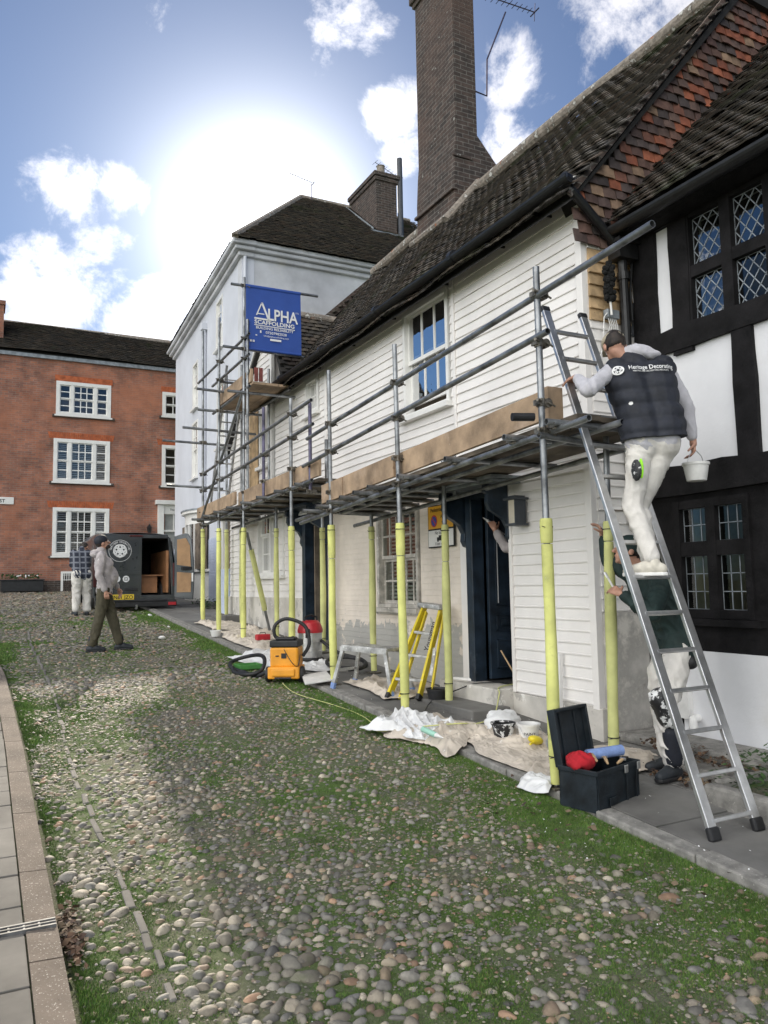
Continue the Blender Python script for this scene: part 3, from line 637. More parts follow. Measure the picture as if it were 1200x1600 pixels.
# ================================================================== WHITE WEATHERBOARDED HOUSE
WX = 4.75; WH = thing('weatherboarded_house', 'long white weatherboarded house with mossy tiled roof and scaffolding along it', 'house', (4.75, 5.2, .3))
B = BX(WX)
opsU = [(7.44, 8.58, 3.74, 5.17), (11.36, 11.98, 4.46, 5.12)]
mb = MB(); boards(mb, B, 5.27, 7.33, 2.98, 5.32, .106, []); boards(mb, B, 7.38, 11.06, 2.98, 5.32, .106, [opsU[0]]); boards(mb, B, 11.14, 13.5, 2.98, 5.32, .106, [opsU[1]], wob=.009)
mb.build('weatherboarding', MT['white'], WH)
mb = MB(); wallgrid(mb, B, 5.20, 13.55, 2.94, 5.34, -.12, -.001, opsU); mb.build('wall', MT['white'], WH)
mb = MB()
for q in ((5.195, 5.275, .60, 5.33, -.02, .034), (7.335, 7.378, 2.98, 5.3, 0, .03), (11.065, 11.135, 2.98, 5.3, 0, .03), (6.375, 6.42, .62, 2.88, -.04, .034)):
    mb = MB(); bbox(mb, B, *q); mb.build('corner_board', MT['white'], WH, bevel=.004)
mb = MB()      # sloping bead over the jetty
vs = [(WX-.035, 5.18, 2.99), (WX-.10, 5.18, 2.885), (WX-.10, 5.18, 2.86), (WX-.0, 5.18, 2.86), (WX, 5.18, 2.99)]
mb.prism(vs, (0, 6.95, .0)); mb.build('jetty_board', MT['white'], WH)
mb = MB()      # ground floor: brick section, painted; short boarded section by the corner
gw = (8.34, 9.50, 1.36, 2.70)
wallgrid(mb, BX(4.80), 7.16, 11.25, .30, 2.86, -.22, 0, [gw]); mb.build('wall', MT['cream'], WH)
mb = MB(); boards(mb, B, 5.27, 6.38, .63, 2.88, .103, wob=.006); mb.build('weatherboarding', MT['white'], WH)
mb = MB(); bbox(mb, B, 5.20, 6.40, .60, 2.86, -.14, -.001)
bbox(mb, BX(4.80), 7.16, 7.42, .62, 2.80, 0, .015); mb.build('wall', MT['white'], WH)
mb = MB(); bbox(mb, B, 5.17, 6.44, .15, .615, -.16, .028); mb.build('plinth', MT['plinth'], WH, bevel=.01)
# return wall beside the timbered house
BR = BY(5.20)
mb = MB(); wallgrid(mb, BR, 4.78, 5.34, .2, 5.2, -.15, -.001); mb.build('return_wall', MT['white'], WH)
mb = MB(); bbox(mb, BR, 4.79, 5.33, .2, 1.42, 0, .03); mb.build('return_render', MT['render'], WH)
mb = MB(); boards(mb, BR, 4.79, 5.32, 1.43, 4.02, .11); mb.build('return_weatherboarding', MT['white'], WH); mb = MB(); boards(mb, BR, 4.79, 5.32, 4.70, 5.25, .11); mb.build('return_weatherboarding', MT['white'], WH)
mb = MB(); boards(mb, BR, 4.79, 5.33, 4.03, 4.69, .11, proud=.03); mb.build('bare_weatherboarding', MT['barewood'], WH)
# gable above, hung with red tile
SL = 1.17; ez = 5.3
gab = [(4.66, 5.2, 5.20), (7.03, 5.2, 7.95), (9.5, 5.2, 8.75), (9.5, 5.2, 4.6), (5.0, 5.2, 4.6)]
mb = MB(); mb.prism(gab, (0, .2, 0)); mb.build('gable_wall', MT['dark'], WH)
def ing(u, v): x = 4.62+u; z = 4.7+v; return (z < 5.30+(x-4.6)*SL-.24) & (z < 8.75) & (x < 9.4)
tiles('hung_tiles', (4.62, 5.19, 4.72), (1, 0, 0), (0, 0, 1), 34, 40, .15, .098, PAL_R, 'redtile', WH, ing, thick=.016, tilt=.022, seed=3)
# roof slab and tiles
def rz(x): return ez+(x-4.6)*SL
mb = MB(); mb.prism([(4.50, 5.10, rz(4.50)-.17), (7.03, 5.10, rz(7.03)-.17), (9.6, 5.10, rz(7.03)-.3), (9.6, 5.10, rz(7.03)-.45), (7.03, 5.10, rz(7.03)-.27), (4.60, 5.10, rz(4.6)-.21)], (0, 8.62, 0)); mb.build('roof', MT['dark'], WH)
vl = math.hypot(2.53, 2.53*SL)
U = (0, -1, 0); V = (1, 0, SL)
sagf = lambda u, v: .030*np.sin(u*1.7)*np.sin(v*1.3) + .018*np.sin(u*3.9+v*2) - .02*np.sin(np.pi*v/3.9)
tiles('roof_tiles', (4.47, 13.72, rz(4.47)-.085), U, V, 53, int(vl/.098)+1, .163, .098, PAL_D, 'tile', WH, thick=.013, tilt=.025, sag=sagf, seed=4)
mb = MB(); y = 5.06
while y < 13.7:
    mb.tube([(7.04, y, rz(7.03)-.02+.02*math.sin(y*1.7)), (7.04, y+.31, rz(7.03)-.02+.02*math.sin(y*1.7+.5))], .105, 12); y += .315
mb.build('ridge_tiles', MT['redtile'] if False else MT['mortar'], WH)
mb = MB(); mb.bar((4.52, 5.09, rz(4.5)-.09), (7.03, 5.09, rz(7.03)-.07), .03, .05); mb.build('verge', MT['chim'], WH)
mb = MB(); mb.prism([(4.52, 5.12, 5.20), (4.58, 5.12, 5.29), (4.76, 5.12, 5.36), (4.76, 5.12, 5.28)], (0, 8.45, 0)); mb.build('soffit', MT['whitetrim'], WH)
mb = MB()       # cast gutter: half-round with rim
n = 10; pr = []
for k in range(n+1): t_ = math.pi*k/n; pr.append((4.485-.068*math.cos(t_), -.068*math.sin(t_)))
for k in range(n, -1, -1): t_ = math.pi*k/n; pr.append((4.485-.060*math.cos(t_), -.060*math.sin(t_)+.001))
mb.prism([(a, 5.02, 5.235+b) for a, b in pr], (0, 8.55, .0)); mb.build('gutter', MT['black'], WH)
mb = MB()
for y in (5.6, 6.35, 7.45, 8.75, 10.0, 11.3, 12.5, 13.3):
    mb = MB(); mb.bar((4.50, y, 5.15), (4.74, y, 5.16), .015, .02); mb.tube([(4.66, y, 5.15), (4.60, y-.05, 5.10), (4.63, y-.10, 5.12)], .008, 6); mb.build('gutter_bracket', MT['black'], WH)
for y in (6.9, 8.75, 10.6, 12.4): mb = MB(); mb.tube([(4.485, y, 5.235), (4.485, y+.07, 5.235)], .075, 12); mb.build('gutter_joint', MT['black'], WH)
# main sash window, raised sash, and the little one
window(WH, B, 7.47, 8.55, 3.78, 5.15, 3, (1, 1), glass='glassb', bar=.024, fr=.055, open_=.10)
window(WH, B, 11.38, 11.96, 4.50, 5.10, 2, (2,), glass='glass', bar=.03)
window(WH, BX(4.80), 8.36, 9.48, 1.40, 2.68, 5, (2, 2), blind=.05, bar=.024, fr=.055, m='oldframe', glass='glassd', bm='dark')
# door opening, hallway, canopy, steps
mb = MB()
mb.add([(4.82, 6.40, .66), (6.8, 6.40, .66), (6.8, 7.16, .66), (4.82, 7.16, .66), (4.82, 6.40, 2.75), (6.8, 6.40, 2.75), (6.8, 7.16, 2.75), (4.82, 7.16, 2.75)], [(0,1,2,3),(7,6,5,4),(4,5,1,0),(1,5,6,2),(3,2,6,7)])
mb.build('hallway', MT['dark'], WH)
mb = MB(); bbox(mb, B, 7.05, 7.17, .62, 2.68, -.10, .055); bbox(mb, B, 6.40, 7.17, 2.60, 2.76, -.10, .05); mb.build('door_frame', MT['navy'], WH, bevel=.008)
d = MB(); d.box((4.86, 6.985, .68), (5.60, 7.03, 2.60)); DO = d.build('door', MT['navy'], WH, bevel=.004)
d = MB()
for (a, b, c, e_) in ((4.94, 5.19, 1.45, 2.50), (5.27, 5.52, 1.45, 2.50), (4.94, 5.52, 1.18, 1.36), (4.94, 5.19, .78, 1.10), (5.27, 5.52, .78, 1.10)):
    for q in ((a, b, c, c+.022), (a, b, e_-.022, e_), (a, a+.022, c, e_), (b-.022, b, c, e_)): d.box((q[0], 6.972, q[2]), (q[1], 6.984, q[3]))
d.box((5.0, 6.965, 1.24), (5.44, 6.972, 1.30)); d.build('door_moulding', MT['navy'], DO, bevel=.003)
d = MB(); d.box((4.965, 6.974, 1.48), (4.975, 6.982, 2.35)); d.box((5.29, 6.974, 1.70), (5.298, 6.982, 2.47)); d.build('filler_bead', MT['ltr'], DO)
mb = MB(); mb.box((4.36, 6.18, 2.715), (4.80, 7.52, 2.75)); mb.box((4.40, 6.22, 2.68), (4.80, 7.48, 2.712)); mb.build('canopy', MT['lead'], WH, bevel=.006)
def scroll(y, w=.09):
    s = MB(); pr = [(4.80, 2.68), (4.44, 2.68), (4.43, 2.60), (4.47, 2.585), (4.46, 2.50), (4.50, 2.42), (4.58, 2.38), (4.66, 2.33), (4.71, 2.24), (4.70, 2.16), (4.73, 2.10), (4.80, 2.08)]
    s.prism([(a, y, b) for a, b in pr], (0, w, 0)); return s
scroll(7.20).build('canopy_bracket', MT['navy'], WH, bevel=.008); scroll(6.40, .06).build('canopy_bracket', MT['navy'], WH, bevel=.008)
mb = MB(); mb.box((4.52, 6.42, .30), (5.2, 7.50, .655)); mb.build('doorstep', MT['plinth'], WH, bevel=.015)
mb = MB(); mb.box((4.15, 6.30, .25), (4.60, 7.62, .50)); mb.build('doorstep', MT['slab'], WH, bevel=.015)
mb = MB(); mb.tube([(4.73, 7.10, .665), (4.62, 7.35, .665)], .02, 10); mb.build('threshold_pipe', MT['plastic'], WH)
mb = MB(); bbox(mb, BX(4.80), 8.3, 9.54, 1.31, 1.36, -.1, .05); mb.build('window_sill', MT['plinth'], WH, bevel=.01)
# stack
CH = MB(); CH.box((6.70, 10.20, 7.0), (7.13, 11.42, 12.05)); CH.box((6.66, 10.16, 12.05), (7.17, 11.46, 12.13)); CH.box((6.62, 10.12, 12.13), (7.21, 11.50, 12.30)); CH.box((6.66, 10.16, 12.30), (7.17, 11.46, 12.42))
CH.prism([(6.65, 10.197, 6.9), (7.75, 10.197, 6.9), (7.75, 10.197, 8.2), (7.55, 10.197, 8.62), (7.14, 10.197, 9.08), (7.0, 10.197, 9.15), (6.72, 10.197, 9.2), (6.68, 10.197, 8.8), (6.65, 10.197, 8.3)], (0, 1.226, 0))
CH.prism([(6.60, 10.18, 8.05), (6.70, 10.18, 8.05), (6.70, 10.18, 8.20), (6.64, 10.18, 8.12), (6.60, 10.18, 8.10)], (0, 1.26, 0)); CH.prism([(6.62, 10.17, 8.62), (7.0, 10.17, 8.62), (7.0, 10.17, 8.68), (6.62, 10.17, 8.66)], (0, .03, 0))
cho = CH.build('chimney', MT['chim'], WH, bevel=.01)
f_ = MB(); pts = [(6.42, 10.12), (6.7, 10.10), (7.0, 10.12), (7.1, 10.15)]
f_.tube([(x, y, rz(x)+.02) for x, y in pts], .075, 8); f_.tube([(6.50, 10.13, rz(6.50)+.03), (6.53, 10.7, rz(6.53)+.02), (6.53, 11.2, rz(6.53)+.02), (6.55, 11.45, rz(6.55)+.02)], .06, 8)
f_.build('mortar_fillet', MT['mortar'], cho)
# downpipes in the corner
mb = MB(); mb.tube([(4.50, 5.14, 5.22), (4.56, 5.10, 5.14), (4.98, 5.10, 4.80), (5.06, 5.10, 4.74)], .042, 12); mb.tube([(4.47, 5.12, 5.235), (4.53, 5.12, 5.22)], .075, 12)
mb.build('downpipe', MT['black'], WH)
mb = MB(); mb.box((5.02, 5.02, 4.60), (5.24, 5.17, 4.76)); mb.box((5.0, 5.0, 4.74), (5.26, 5.19, 4.775)); mb.tube([(5.13, 5.11, 4.62), (5.14, 5.11, 4.0), (5.14, 5.12, 2.2)], .045, 12)
for z in (4.42, 3.6, 2.8): mb.tube([(5.137, 5.11, z), (5.137, 5.11, z+.07)], .058, 12)
mb.tube([(5.24, 5.10, 4.62), (5.20, 5.10, 4.3), (5.21, 5.10, 4.05)], .012, 8)
mb.build('downpipe', MT['black'], WH)
# ================================================================== fixings on the wall
t = thing('meter_box', 'rounded slate grey box fixed beside the black downpipe', 'meter box', (5.33, 5.15, 3.95))
mb = MB(); mb.box((5.27, 5.09, 3.93), (5.42, 5.19, 4.25)); mb.build('body', MT['meter'], t, bevel=.02)
mb = MB(); mb.box((5.285, 5.078, 3.95), (5.405, 5.092, 4.23)); mb.build('lid', MT['meter'], t, bevel=.006)
t = thing('junction_box', 'small grey junction box with white cables on bare boards', 'junction box', (4.98, 5.15, 4.1))
mb = MB(); mb.box((4.93, 5.11, 4.05), (5.07, 5.17, 4.13)); mb.build('body', MT['meter'] if False else MT['lead'], t, bevel=.006)
mb = MB()
for k in range(5): x = 4.95+.022*k; mb.tube([(x, 5.13, 4.05), (x+.01, 5.12, 3.98), (x-.015+.01*k, 5.13, 3.9), (x+.02, 5.15, 3.83)], .004, 6)
mb.tube([(4.93, 5.12, 4.09), (4.90, 5.13, 4.05), (4.89, 5.14, 3.80), (4.86, 5.15, 3.70), (4.80, 5.15, 3.62)], .005, 6)
mb.build('cable', MT['plastic'], t)
mb = MB(); p = Vector((4.94, 5.08, 4.47))
for k in range(90):
    a = random.uniform(0, 6.28); z = random.uniform(4.20, 4.50); rr = random.uniform(.035, .06); c = (4.935+math.cos(a)*rr*.8, 5.08+math.sin(a)*rr*.6, z); mb.ell(c, (.022, .022, .024), 7, 5)
mb.tube([(4.935, 5.08, 4.55), (4.935, 5.08, 4.18)], .03, 10); t = thing('paint_roller', 'shaggy black pile roller hanging by the corner on bare boards', 'roller', (4.93, 5.1, 4.2))
mb.build('sleeve', MT['mop'], t)
m2 = MB(); m2.tube([(4.935, 5.08, 4.18), (4.94, 5.08, 4.14), (4.945, 5.08, 4.06)], .010, 8); m2.build('handle', MT['plastic'], t)
# lantern by the door
t = thing('wall_lantern', 'square grey metal lantern with frosted glass beside the dark door', 'lantern', (4.72, 6.2, 2.3))
lx0, lx1, ly0, ly1, lz0, lz1 = 4.575, 4.70, 6.10, 6.225, 2.27, 2.50
mb = MB()
mb.prism([(lx0-.03, ly0-.03, lz1), (lx1+.02, ly0-.03, lz1), (lx1+.02, ly1+.03, lz1), (lx0-.03, ly1+.03, lz1)], (0, 0, .02))
mb.prism([(lx0+.0, ly0, lz1+.02), (lx1, ly0, lz1+.02), (lx1, ly1, lz1+.02), (lx0, ly1, lz1+.02)], (0, 0, .02)); mb.box((lx0-.02, ly0-.02, lz0-.022), (lx1+.02, ly1+.02, lz0))
for x in (lx0, lx1-.016):
    for y in (ly0, ly1-.016): mb.box((x, y, lz0), (x+.016, y+.016, lz1))
mb.box((lx1, ly0+.02, lz0), (4.722, ly1-.02, lz1)); mb.box((lx0+.016, ly0, lz0), (lx1-.016, ly0+.008, lz1)); mb.build('casing', MT['meter'], t, bevel=.003)
mb = MB(); mb.box((lx0+.003, ly0+.01, lz0+.002), (lx1-.02, ly1-.003, lz1-.002)); mb.build('glass', MT['lamp'], t)
# ================================================================== NEIGHBOURING GABLE-FRONTED COTTAGE
NH = thing('gabled_cottage', 'small white boarded cottage with front gable beyond the long house', 'house', (4.75, 13, .9))
mb = MB(); boards(mb, B, 12.08, 13.5, 1.50, 2.9, .118); boards(mb, B, 13.64, 16.4, 1.50, 4.68, .118, [(13.0, 14.52, 1.86, 3.45), (13.78, 14.42, 3.95, 5.6)])
def gclip(z):
    k = (z-4.7)/(6.8-4.7); return (13.64, 16.40-k*2.7)
boards(mb, B, 13.5, 16.6, 4.68, 6.75, .118, [(13.78, 14.42, 3.95, 5.6)], clip=gclip)
# boards between door canopy and the ground floor window
mb.build('weatherboarding', MT['white'], NH)
mb = MB(); wallgrid(mb, B, 13.52, 16.4, .8, 4.7, -.15, -.001, [(13.0, 14.5, 1.88, 3.43), (13.8, 14.4, 3.97, 5.45)]); wallgrid(mb, B, 12.06, 13.52, .8, 2.93, -.15, -.001, [(13.0, 14.5, 1.88, 3.43)])
mb.prism([(WX+.001, 13.60, 4.7), (WX+.001, 16.4, 4.7), (WX+.001, 13.7, 6.8), (WX+.001, 13.60, 6.8)], (.2, 0, 0)); mb.build('wall', MT['white'], NH)
mb = MB(); bbox(mb, B, 12.05, 16.62, .6, 1.50, -.15, .03); mb.build('plinth', MT['plinth'], NH)
mb = MB(); mb.bar((4.70, 16.55, 4.62), (4.70, 13.66, 6.87), .05, .13, (1, 0, 0)); mb.build('bargeboard', MT['whitetrim'], NH)
window(NH, B, 13.02, 14.50, 1.90, 3.42, 3, (2, 2), lights=[(13.09, 13.75, 2), (13.82, 14.43, 2)], glass='glassb')
window(NH, B, 13.82, 14.38, 3.98, 5.42, 1, (1, 1), bar=.02)
mb = MB(); bbox(mb, B, 14.42, 14.95, 3.3, 5.5, .028, .045); mb.build('bare_board', MT['barewood'], NH)
mb = MB(); bbox(mb, B, 13.55, 13.66, 3.0, 6.75, .0, .06); mb.build('corner_board', MT['whitetrim'], NH)
mb = MB(); mb.prism([(4.66, 12.80, 5.30), (4.66, 13.66, 6.84), (4.66, 16.6, 4.58), (4.66, 16.6, 4.50), (4.66, 13.66, 6.76), (4.66, 12.90, 5.30)], (4.4, 0, 0)); mb.prism([(6.05, 14.55, 7.0), (8.2, 14.55, 9.0), (8.4, 14.55, 6.8)], (0, 2.6, 0)); mb.build('roof', MT['dark'], NH)
tiles('roof_tiles', (4.64, 12.78, 5.29), (1, 0, 0), (0, .86, 1.54), 27, 18, .165, .1, PAL_D, 'tile', NH, seed=9, thick=.015, tilt=.03)
tiles('roof_tiles', (6.0, 17.15, 6.98), (0, -1, 0), (1, 0, .93), 16, 30, .165, .1, PAL_D, 'tile', NH, seed=10)
mb = MB(); mb.tube([(4.64, 13.67, 6.85), (9, 13.67, 6.85)], .10, 10); mb.build('ridge_tiles', MT['mortar'], NH)
mb = MB(); mb.bar((6.02, 14.53, 7.02), (8.2, 14.53, 9.05), .05, .14); mb.build('verge', MT['redtile'] if False else MT['chim'], NH)
# dark doorway with black canopy between the two houses
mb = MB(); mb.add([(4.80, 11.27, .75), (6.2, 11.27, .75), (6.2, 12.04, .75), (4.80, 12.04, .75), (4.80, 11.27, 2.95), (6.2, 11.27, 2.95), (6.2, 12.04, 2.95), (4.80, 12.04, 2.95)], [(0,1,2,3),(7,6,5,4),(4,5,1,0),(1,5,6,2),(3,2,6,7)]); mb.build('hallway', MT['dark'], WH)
mb = MB(); bbox(mb, B, 11.93, 12.06, .8, 2.92, -.1, .06); bbox(mb, B, 11.24, 11.31, .8, 2.92, -.1, .03); bbox(mb, B, 11.24, 12.06, 2.80, 2.94, -.1, .05); mb.build('door_frame', MT['navy'], WH, bevel=.006)
mb = MB(); mb.box((4.84, 11.86, .8), (5.55, 11.90, 2.80)); mb.build('door', MT['interior'], WH)
mb = MB(); mb.box((4.36, 11.1, 2.93), (4.80, 12.25, 2.97)); mb.build('canopy', MT['navy'], WH)
for y in (11.14, 12.10):
    s = scroll(y); s.v = [(v[0], v[1], v[2]+.25) for v in s.v]; s.build('canopy_bracket', MT['navy'], WH, bevel=.006)
mb = MB(); mb.box((4.40, 11.2, .6), (4.78, 12.1, .86)); mb.build('doorstep', MT['slab'], WH, bevel=.01)
mb = MB(); mb.box((4.35, 15.4, .9), (4.74, 16.5, 1.13)); mb.build('doorstep', MT['slab'], NH, bevel=.01)

# ================================================================== TIMBER-FRAMED HOUSE
TX = 5.30; TH = thing('timber_framed_house', 'black and white timber framed house with leaded windows at the right', 'house', (5.3, 3, .2))
T = BX(TX)
gwin = (4.06, 4.80, 1.38, 2.36); uwin = (3.00, 4.53, 3.80, 4.80)
mb = MB(); wallgrid(mb, T, -1.0, 5.2, 2.64, 5.0, -.2, 0, [uwin]); mb.build('wall', MT['infill'], TH)
mb = MB(); wallgrid(mb, T, -1.0, 5.2, .1, 2.64, -.2, .004, [gwin]); mb.build('lower_wall', MT['blacktimber'], TH)
def beam(u0, u1, z0, z1, o=.035, wob=.012, vertical=None):
    s = MB(); vertical = (z1-z0) > (u1-u0) if vertical is None else vertical; n = max(3, int(max(z1-z0, u1-u0)/.18)); fr_ = []; sd = random.random()*50
    L_, R_ = [], []
    for i in range(n+1):
        t = i/n; a = (vnoise(sd+i*.6)-.5)*2*wob; b = (vnoise(sd+20+i*.6)-.5)*2*wob
        if vertical: L_.append((u0+a, z0+(z1-z0)*t)); R_.append((u1+b, z0+(z1-z0)*t))
        else: L_.append((u0+(u1-u0)*t, z0+a)); R_.append((u0+(u1-u0)*t, z1+b))
    vs = [T(u, z, q) for (u, z) in L_+R_ for q in (o, -.01)]; m = n+1; fs = []
    for i in range(n):
        a, b, c, d = 2*i, 2*(i+1), 2*(m+i), 2*(m+i+1)
        fs += [(a, b, d, c), (a+1, c+1, d+1, b+1), (a, a+1, b+1, b), (c, d, d+1, c+1)]
    fs += [(0, 2*m, 2*m+1, 1), (2*n, 2*n+1, 2*(m+n)+1, 2*(m+n))]
    return s.add(vs, fs)
for (a, b, c, d, o) in ((4.86, 5.13, 2.6, 4.98, .040), (4.50, 4.70, 3.62, 4.98, .036), (-1.0, 4.88, 3.66, 3.86, .045), (3.93, 4.12, 2.62, 3.66, .038), (2.85, 3.0, 2.62, 4.9, .038), (1.3, 1.5, 2.62, 4.9, .038), (-1.0, 5.2, 4.80, 4.99, .048), (-1.0, 5.16, 2.42, 2.66, .055)):
    beam(a, b, c, d, o).build('beam', MT['blacktimber'], TH)
def leaded(name, B_, u0, u1, z0, z1, diamond, nu=3, nv=2, o=-.03):
    g = MB(); g.add([B_(u0, z0, o), B_(u1, z0, o), B_(u1, z1, o), B_(u0, z1, o)], [(0, 1, 2, 3)]); return g
def lead_lines(B_, u0, u1, z0, z1, diamond, nu, nv, o=-.028):
    s = MB(); w = .007
    def seg(a, b):
        s.bar(B_(*a, o), B_(*b, o), w, .006, upv=(1, 0, 0))
    if not diamond:
        for k in range(1, nu): u = u0+(u1-u0)*k/nu; seg((u, z0), (u, z1))
        for k in range(1, nv): z = z0+(z1-z0)*k/nv; seg((u0, z), (u1, z))
    else:
        du, dz = (u1-u0)/nu, (z1-z0)/nv
        for sgn in (1, -1):
            for k in range(-nv, nu+nv+1):
                # line u = u0 + du*k + sgn*(z-z0)*du/dz clipped to the light
                pts = []
                for z in (z0, z1):
                    u = u0+du*k+sgn*(z-z0)*du/dz
                    if u0 <= u <= u1: pts.append((u, z))
                for u in (u0, u1):
                    z = z0+sgn*(u-u0-du*k)*dz/du
                    if z0 < z < z1: pts.append((u, z))
                if len(pts) >= 2 and (abs(pts[0][0]-pts[1][0])+abs(pts[0][1]-pts[1][1])) > .02: seg(pts[0], pts[1])
    for a, b in (((u0, z0), (u1, z0)), ((u1, z0), (u1, z1)), ((u1, z1), (u0, z1)), ((u0, z1), (u0, z0))): seg(a, b)
    return s
def leadwin(us, zs, diamond, nu, nvs, hole, fr=.05):
    f = MB(); a, b, c, d = hole; us_ = [a]+[x for p in us for x in p]+[b]; 
    for i in range(0, len(us_), 2):
        if us_[i+1]-us_[i] > .004: bbox(f, T, us_[i], us_[i+1], c, d, -.10, .03)
    zs_ = [c]+[x for p in zs for x in p]+[d]
    for (u0_, u1_) in us:
        for i in range(0, len(zs_), 2): bbox(f, T, u0_+.0005, u1_-.0005, zs_[i], zs_[i+1], -.10, .026)
    fo = f.build('window', MT['blacktimber'], TH)
    for (u0_, u1_) in us:
        for (z0_, z1_), nv in zip(zs, nvs):
            g = leaded('pane', T, u0_, u1_, z0_, z1_, diamond); g.build('pane', MT['glassd'], fo)
            lead_lines(T, u0_, u1_, z0_, z1_, diamond, nu, nv).build('leading', MT['lead'], fo)
    s = MB(); pts = [T(u, z, o) for o in (-.2, -.9) for z in (c-.1, d+.1) for u in (a-.1, b+.1)]; s.add(pts, [(4,6,7,5),(0,4,5,1),(2,3,7,6),(0,2,6,4),(1,5,7,3)]); s.build('room', MT['interior'], fo)
leadwin([(3.05, 3.36), (3.42, 3.68), (3.77, 4.07), (4.17, 4.48)], [(3.84, 4.24), (4.34, 4.76)], True, 3, (3, 3), uwin)
leadwin([(4.12, 4.38), (4.47, 4.74)], [(1.45, 1.89), (2.01, 2.29)], False, 3, (3, 2), gwin)
mb = MB(); bbox(mb, T, 3.98, 4.90, 1.32, 1.375, 0, .07); mb.build('window_sill', MT['blacktimber'], TH)
mb = MB(); bbox(mb, T, 1.6, 4.80, .40, 1.11, .005, .022); mb.build('plaster_panel', MT['infill'], TH)
mb = MB(); mb.prism([(5.02, -1.0, 4.88), (7.6, -1.0, 7.55), (9, -1, 7.5), (9, -1, 4.9)], (0, 6.17, 0)); mb.build('roof', MT['dark'], TH)
tiles('roof_tiles', (4.97, 5.19, 4.90), (0, -1, 0), (1, 0, 1.035), 37, 38, .163, .1, PAL_D*.75, 'tile', TH, seed=12, thick=.013, tilt=.025, sag=lambda u, v: .02*np.sin(u*2.3)*np.sin(v*1.7))
mb = MB(); mb.prism([(a+.50, -1.0, 4.86-.0+b) for a, b in [(p_[0]-.0, p_[1]) for p_ in pr]], (0, 6.2, .0)); mb.build('gutter', MT['black'], TH)
mb = MB(); bbox(mb, T, -1.0, 5.17, 4.80, 4.90, .05, .28); mb.build('eaves_board', MT['blacktimber'], TH)
mb = MB(); mb.bar((5.0, 5.245, 4.95), (7.75, 5.245, 7.80), .05, .07); mb.build('verge', MT['mortar'], TH)

# ================================================================== TALL PALE BLUE HOUSE
BH = thing('blue_rendered_house', 'tall pale blue rendered house with hipped tiled roof behind the scaffold tower', 'house', (5.3, 17.4, 1.1))
Fp, Fq = (5.30, 17.40), (5.75, 26.5)
FB = BL(Fp, Fq); FLn = math.hypot(.45, 9.1)
fw_ops = [(1.65, 2.6, 8.0, 9.45), (5.2, 6.1, 6.75-.2, 8.45), (1.65, 2.6, 4.6, 6.5), (5.0, 6.05, 4.9, 6.60)]
mb = MB(); wallgrid(mb, FB, 0, FLn, .9, 9.55, -.3, 0, [(2.0, 2.72, 7.95, 9.3), (1.75, 2.6, 5.3, 7.05), (5.2, 6.0, 7.05, 8.45), (5.2, 6.05, 4.95, 6.65)]); mb.build('wall', MT['bluewall'], BH)
window(BH, FB, 1.98, 2.74, 7.95, 9.3, 3, (2, 2), proud=.02); window(BH, FB, 1.75, 2.6, 5.3, 7.05, 3, (2, 2), proud=.02); window(BH, FB, 5.2, 6.0, 7.05, 8.45, 3, (2, 2), proud=.02); window(BH, FB, 5.2, 6.05, 4.95, 6.65, 3, (2, 2), proud=.02)
mb = MB(); wallgrid(mb, BY(17.40), 5.30, 12, .9, 9.55, -.3, 0); mb.build('side_wall', MT['bluewall2'], BH)
mb = MB(); bbox(mb, FB, .02, FLn, 1.0, 3.0, .0, .02); mb.build('painted_brickwork', MT['bluebrick'], BH)
mb = MB()
for (z0, z1, o) in ((9.50, 9.62, .10), (9.62, 9.72, .20), (9.72, 9.84, .28)): bbox(mb, FB, -o, FLn+o, z0, z1-.001, -.3, o); bbox(mb, BY(17.40), 5.305, 12, z0+.001, z1-.002, -.3, o-.002)
mb.build('cornice', MT['bluewall2'], BH, bevel=.03)
rp = [Vector((5.05, 17.12, 9.84)), Vector((12.5, 17.12, 9.84)), Vector((8.6, 22.0, 13.8)), Vector((12.5, 22.0, 13.8)), Vector((5.5, 26.9, 9.84)), Vector((12.5, 26.9, 9.84))]
mb = MB(); mb.add([v-Vector((0, 0, .06)) for v in rp], [(0, 1, 3, 2), (4, 0, 2), (5, 4, 2, 3), (0, 4, 5, 1), (1, 5, 3)]); mb.build('roof', MT['dark'], BH)
vv_ = Vector((0, 4.88, 3.96)).normalized()
tiles('roof_tiles', (5.0, 17.05, 9.80), (1, 0, 0), (0, 4.88, 3.96), 40, 62, .19, .103, PAL_D*1.15, 'tile', BH, lambda u, v: (5.0+u) > 5.05+(v*vv_.y)*(3.55/4.88), seed=20, thick=.02, tilt=.035)
mb = MB(); mb.tube([rp[0]+Vector((0, 0, .02)), rp[2]+Vector((0, 0, .04))], .09, 8); mb.tube([rp[2]+Vector((0, 0, .04)), rp[3]+Vector((0, 0, .04))], .10, 8); mb.build('ridge_tiles', MT['mortar'], BH)
tiles('roof_tiles', (5.47, 26.9, 9.80), (-.45, -9.8, 0), (3.2, .1, 3.96), 50, 52, .19, .103, PAL_D, 'tile', BH, lambda u, v: (u > v*.96) & (u < 9.7-v*.96), seed=21)
mb = MB(); mb.box((10.30, 20.1, 11.4), (11.0, 21.9, 14.05)); mb.box((10.25, 20.05, 13.9), (11.05, 21.95, 14.02)); mb.box((10.21, 20.01, 14.02), (11.09, 21.99, 14.15)); mb.build('chimney', MT['chim'], BH, bevel=.012)
mb = MB(); mb.lathe([(.16, 0), (.13, .12), (.12, .35), (.14, .38)], (10.62, 20.4, 14.15), 12); mb.lathe([(.15, 0), (.12, .12), (.12, .3)], (10.62, 21.6, 14.15), 12); mb.build('chimney_pot', MT['mortar'], BH)
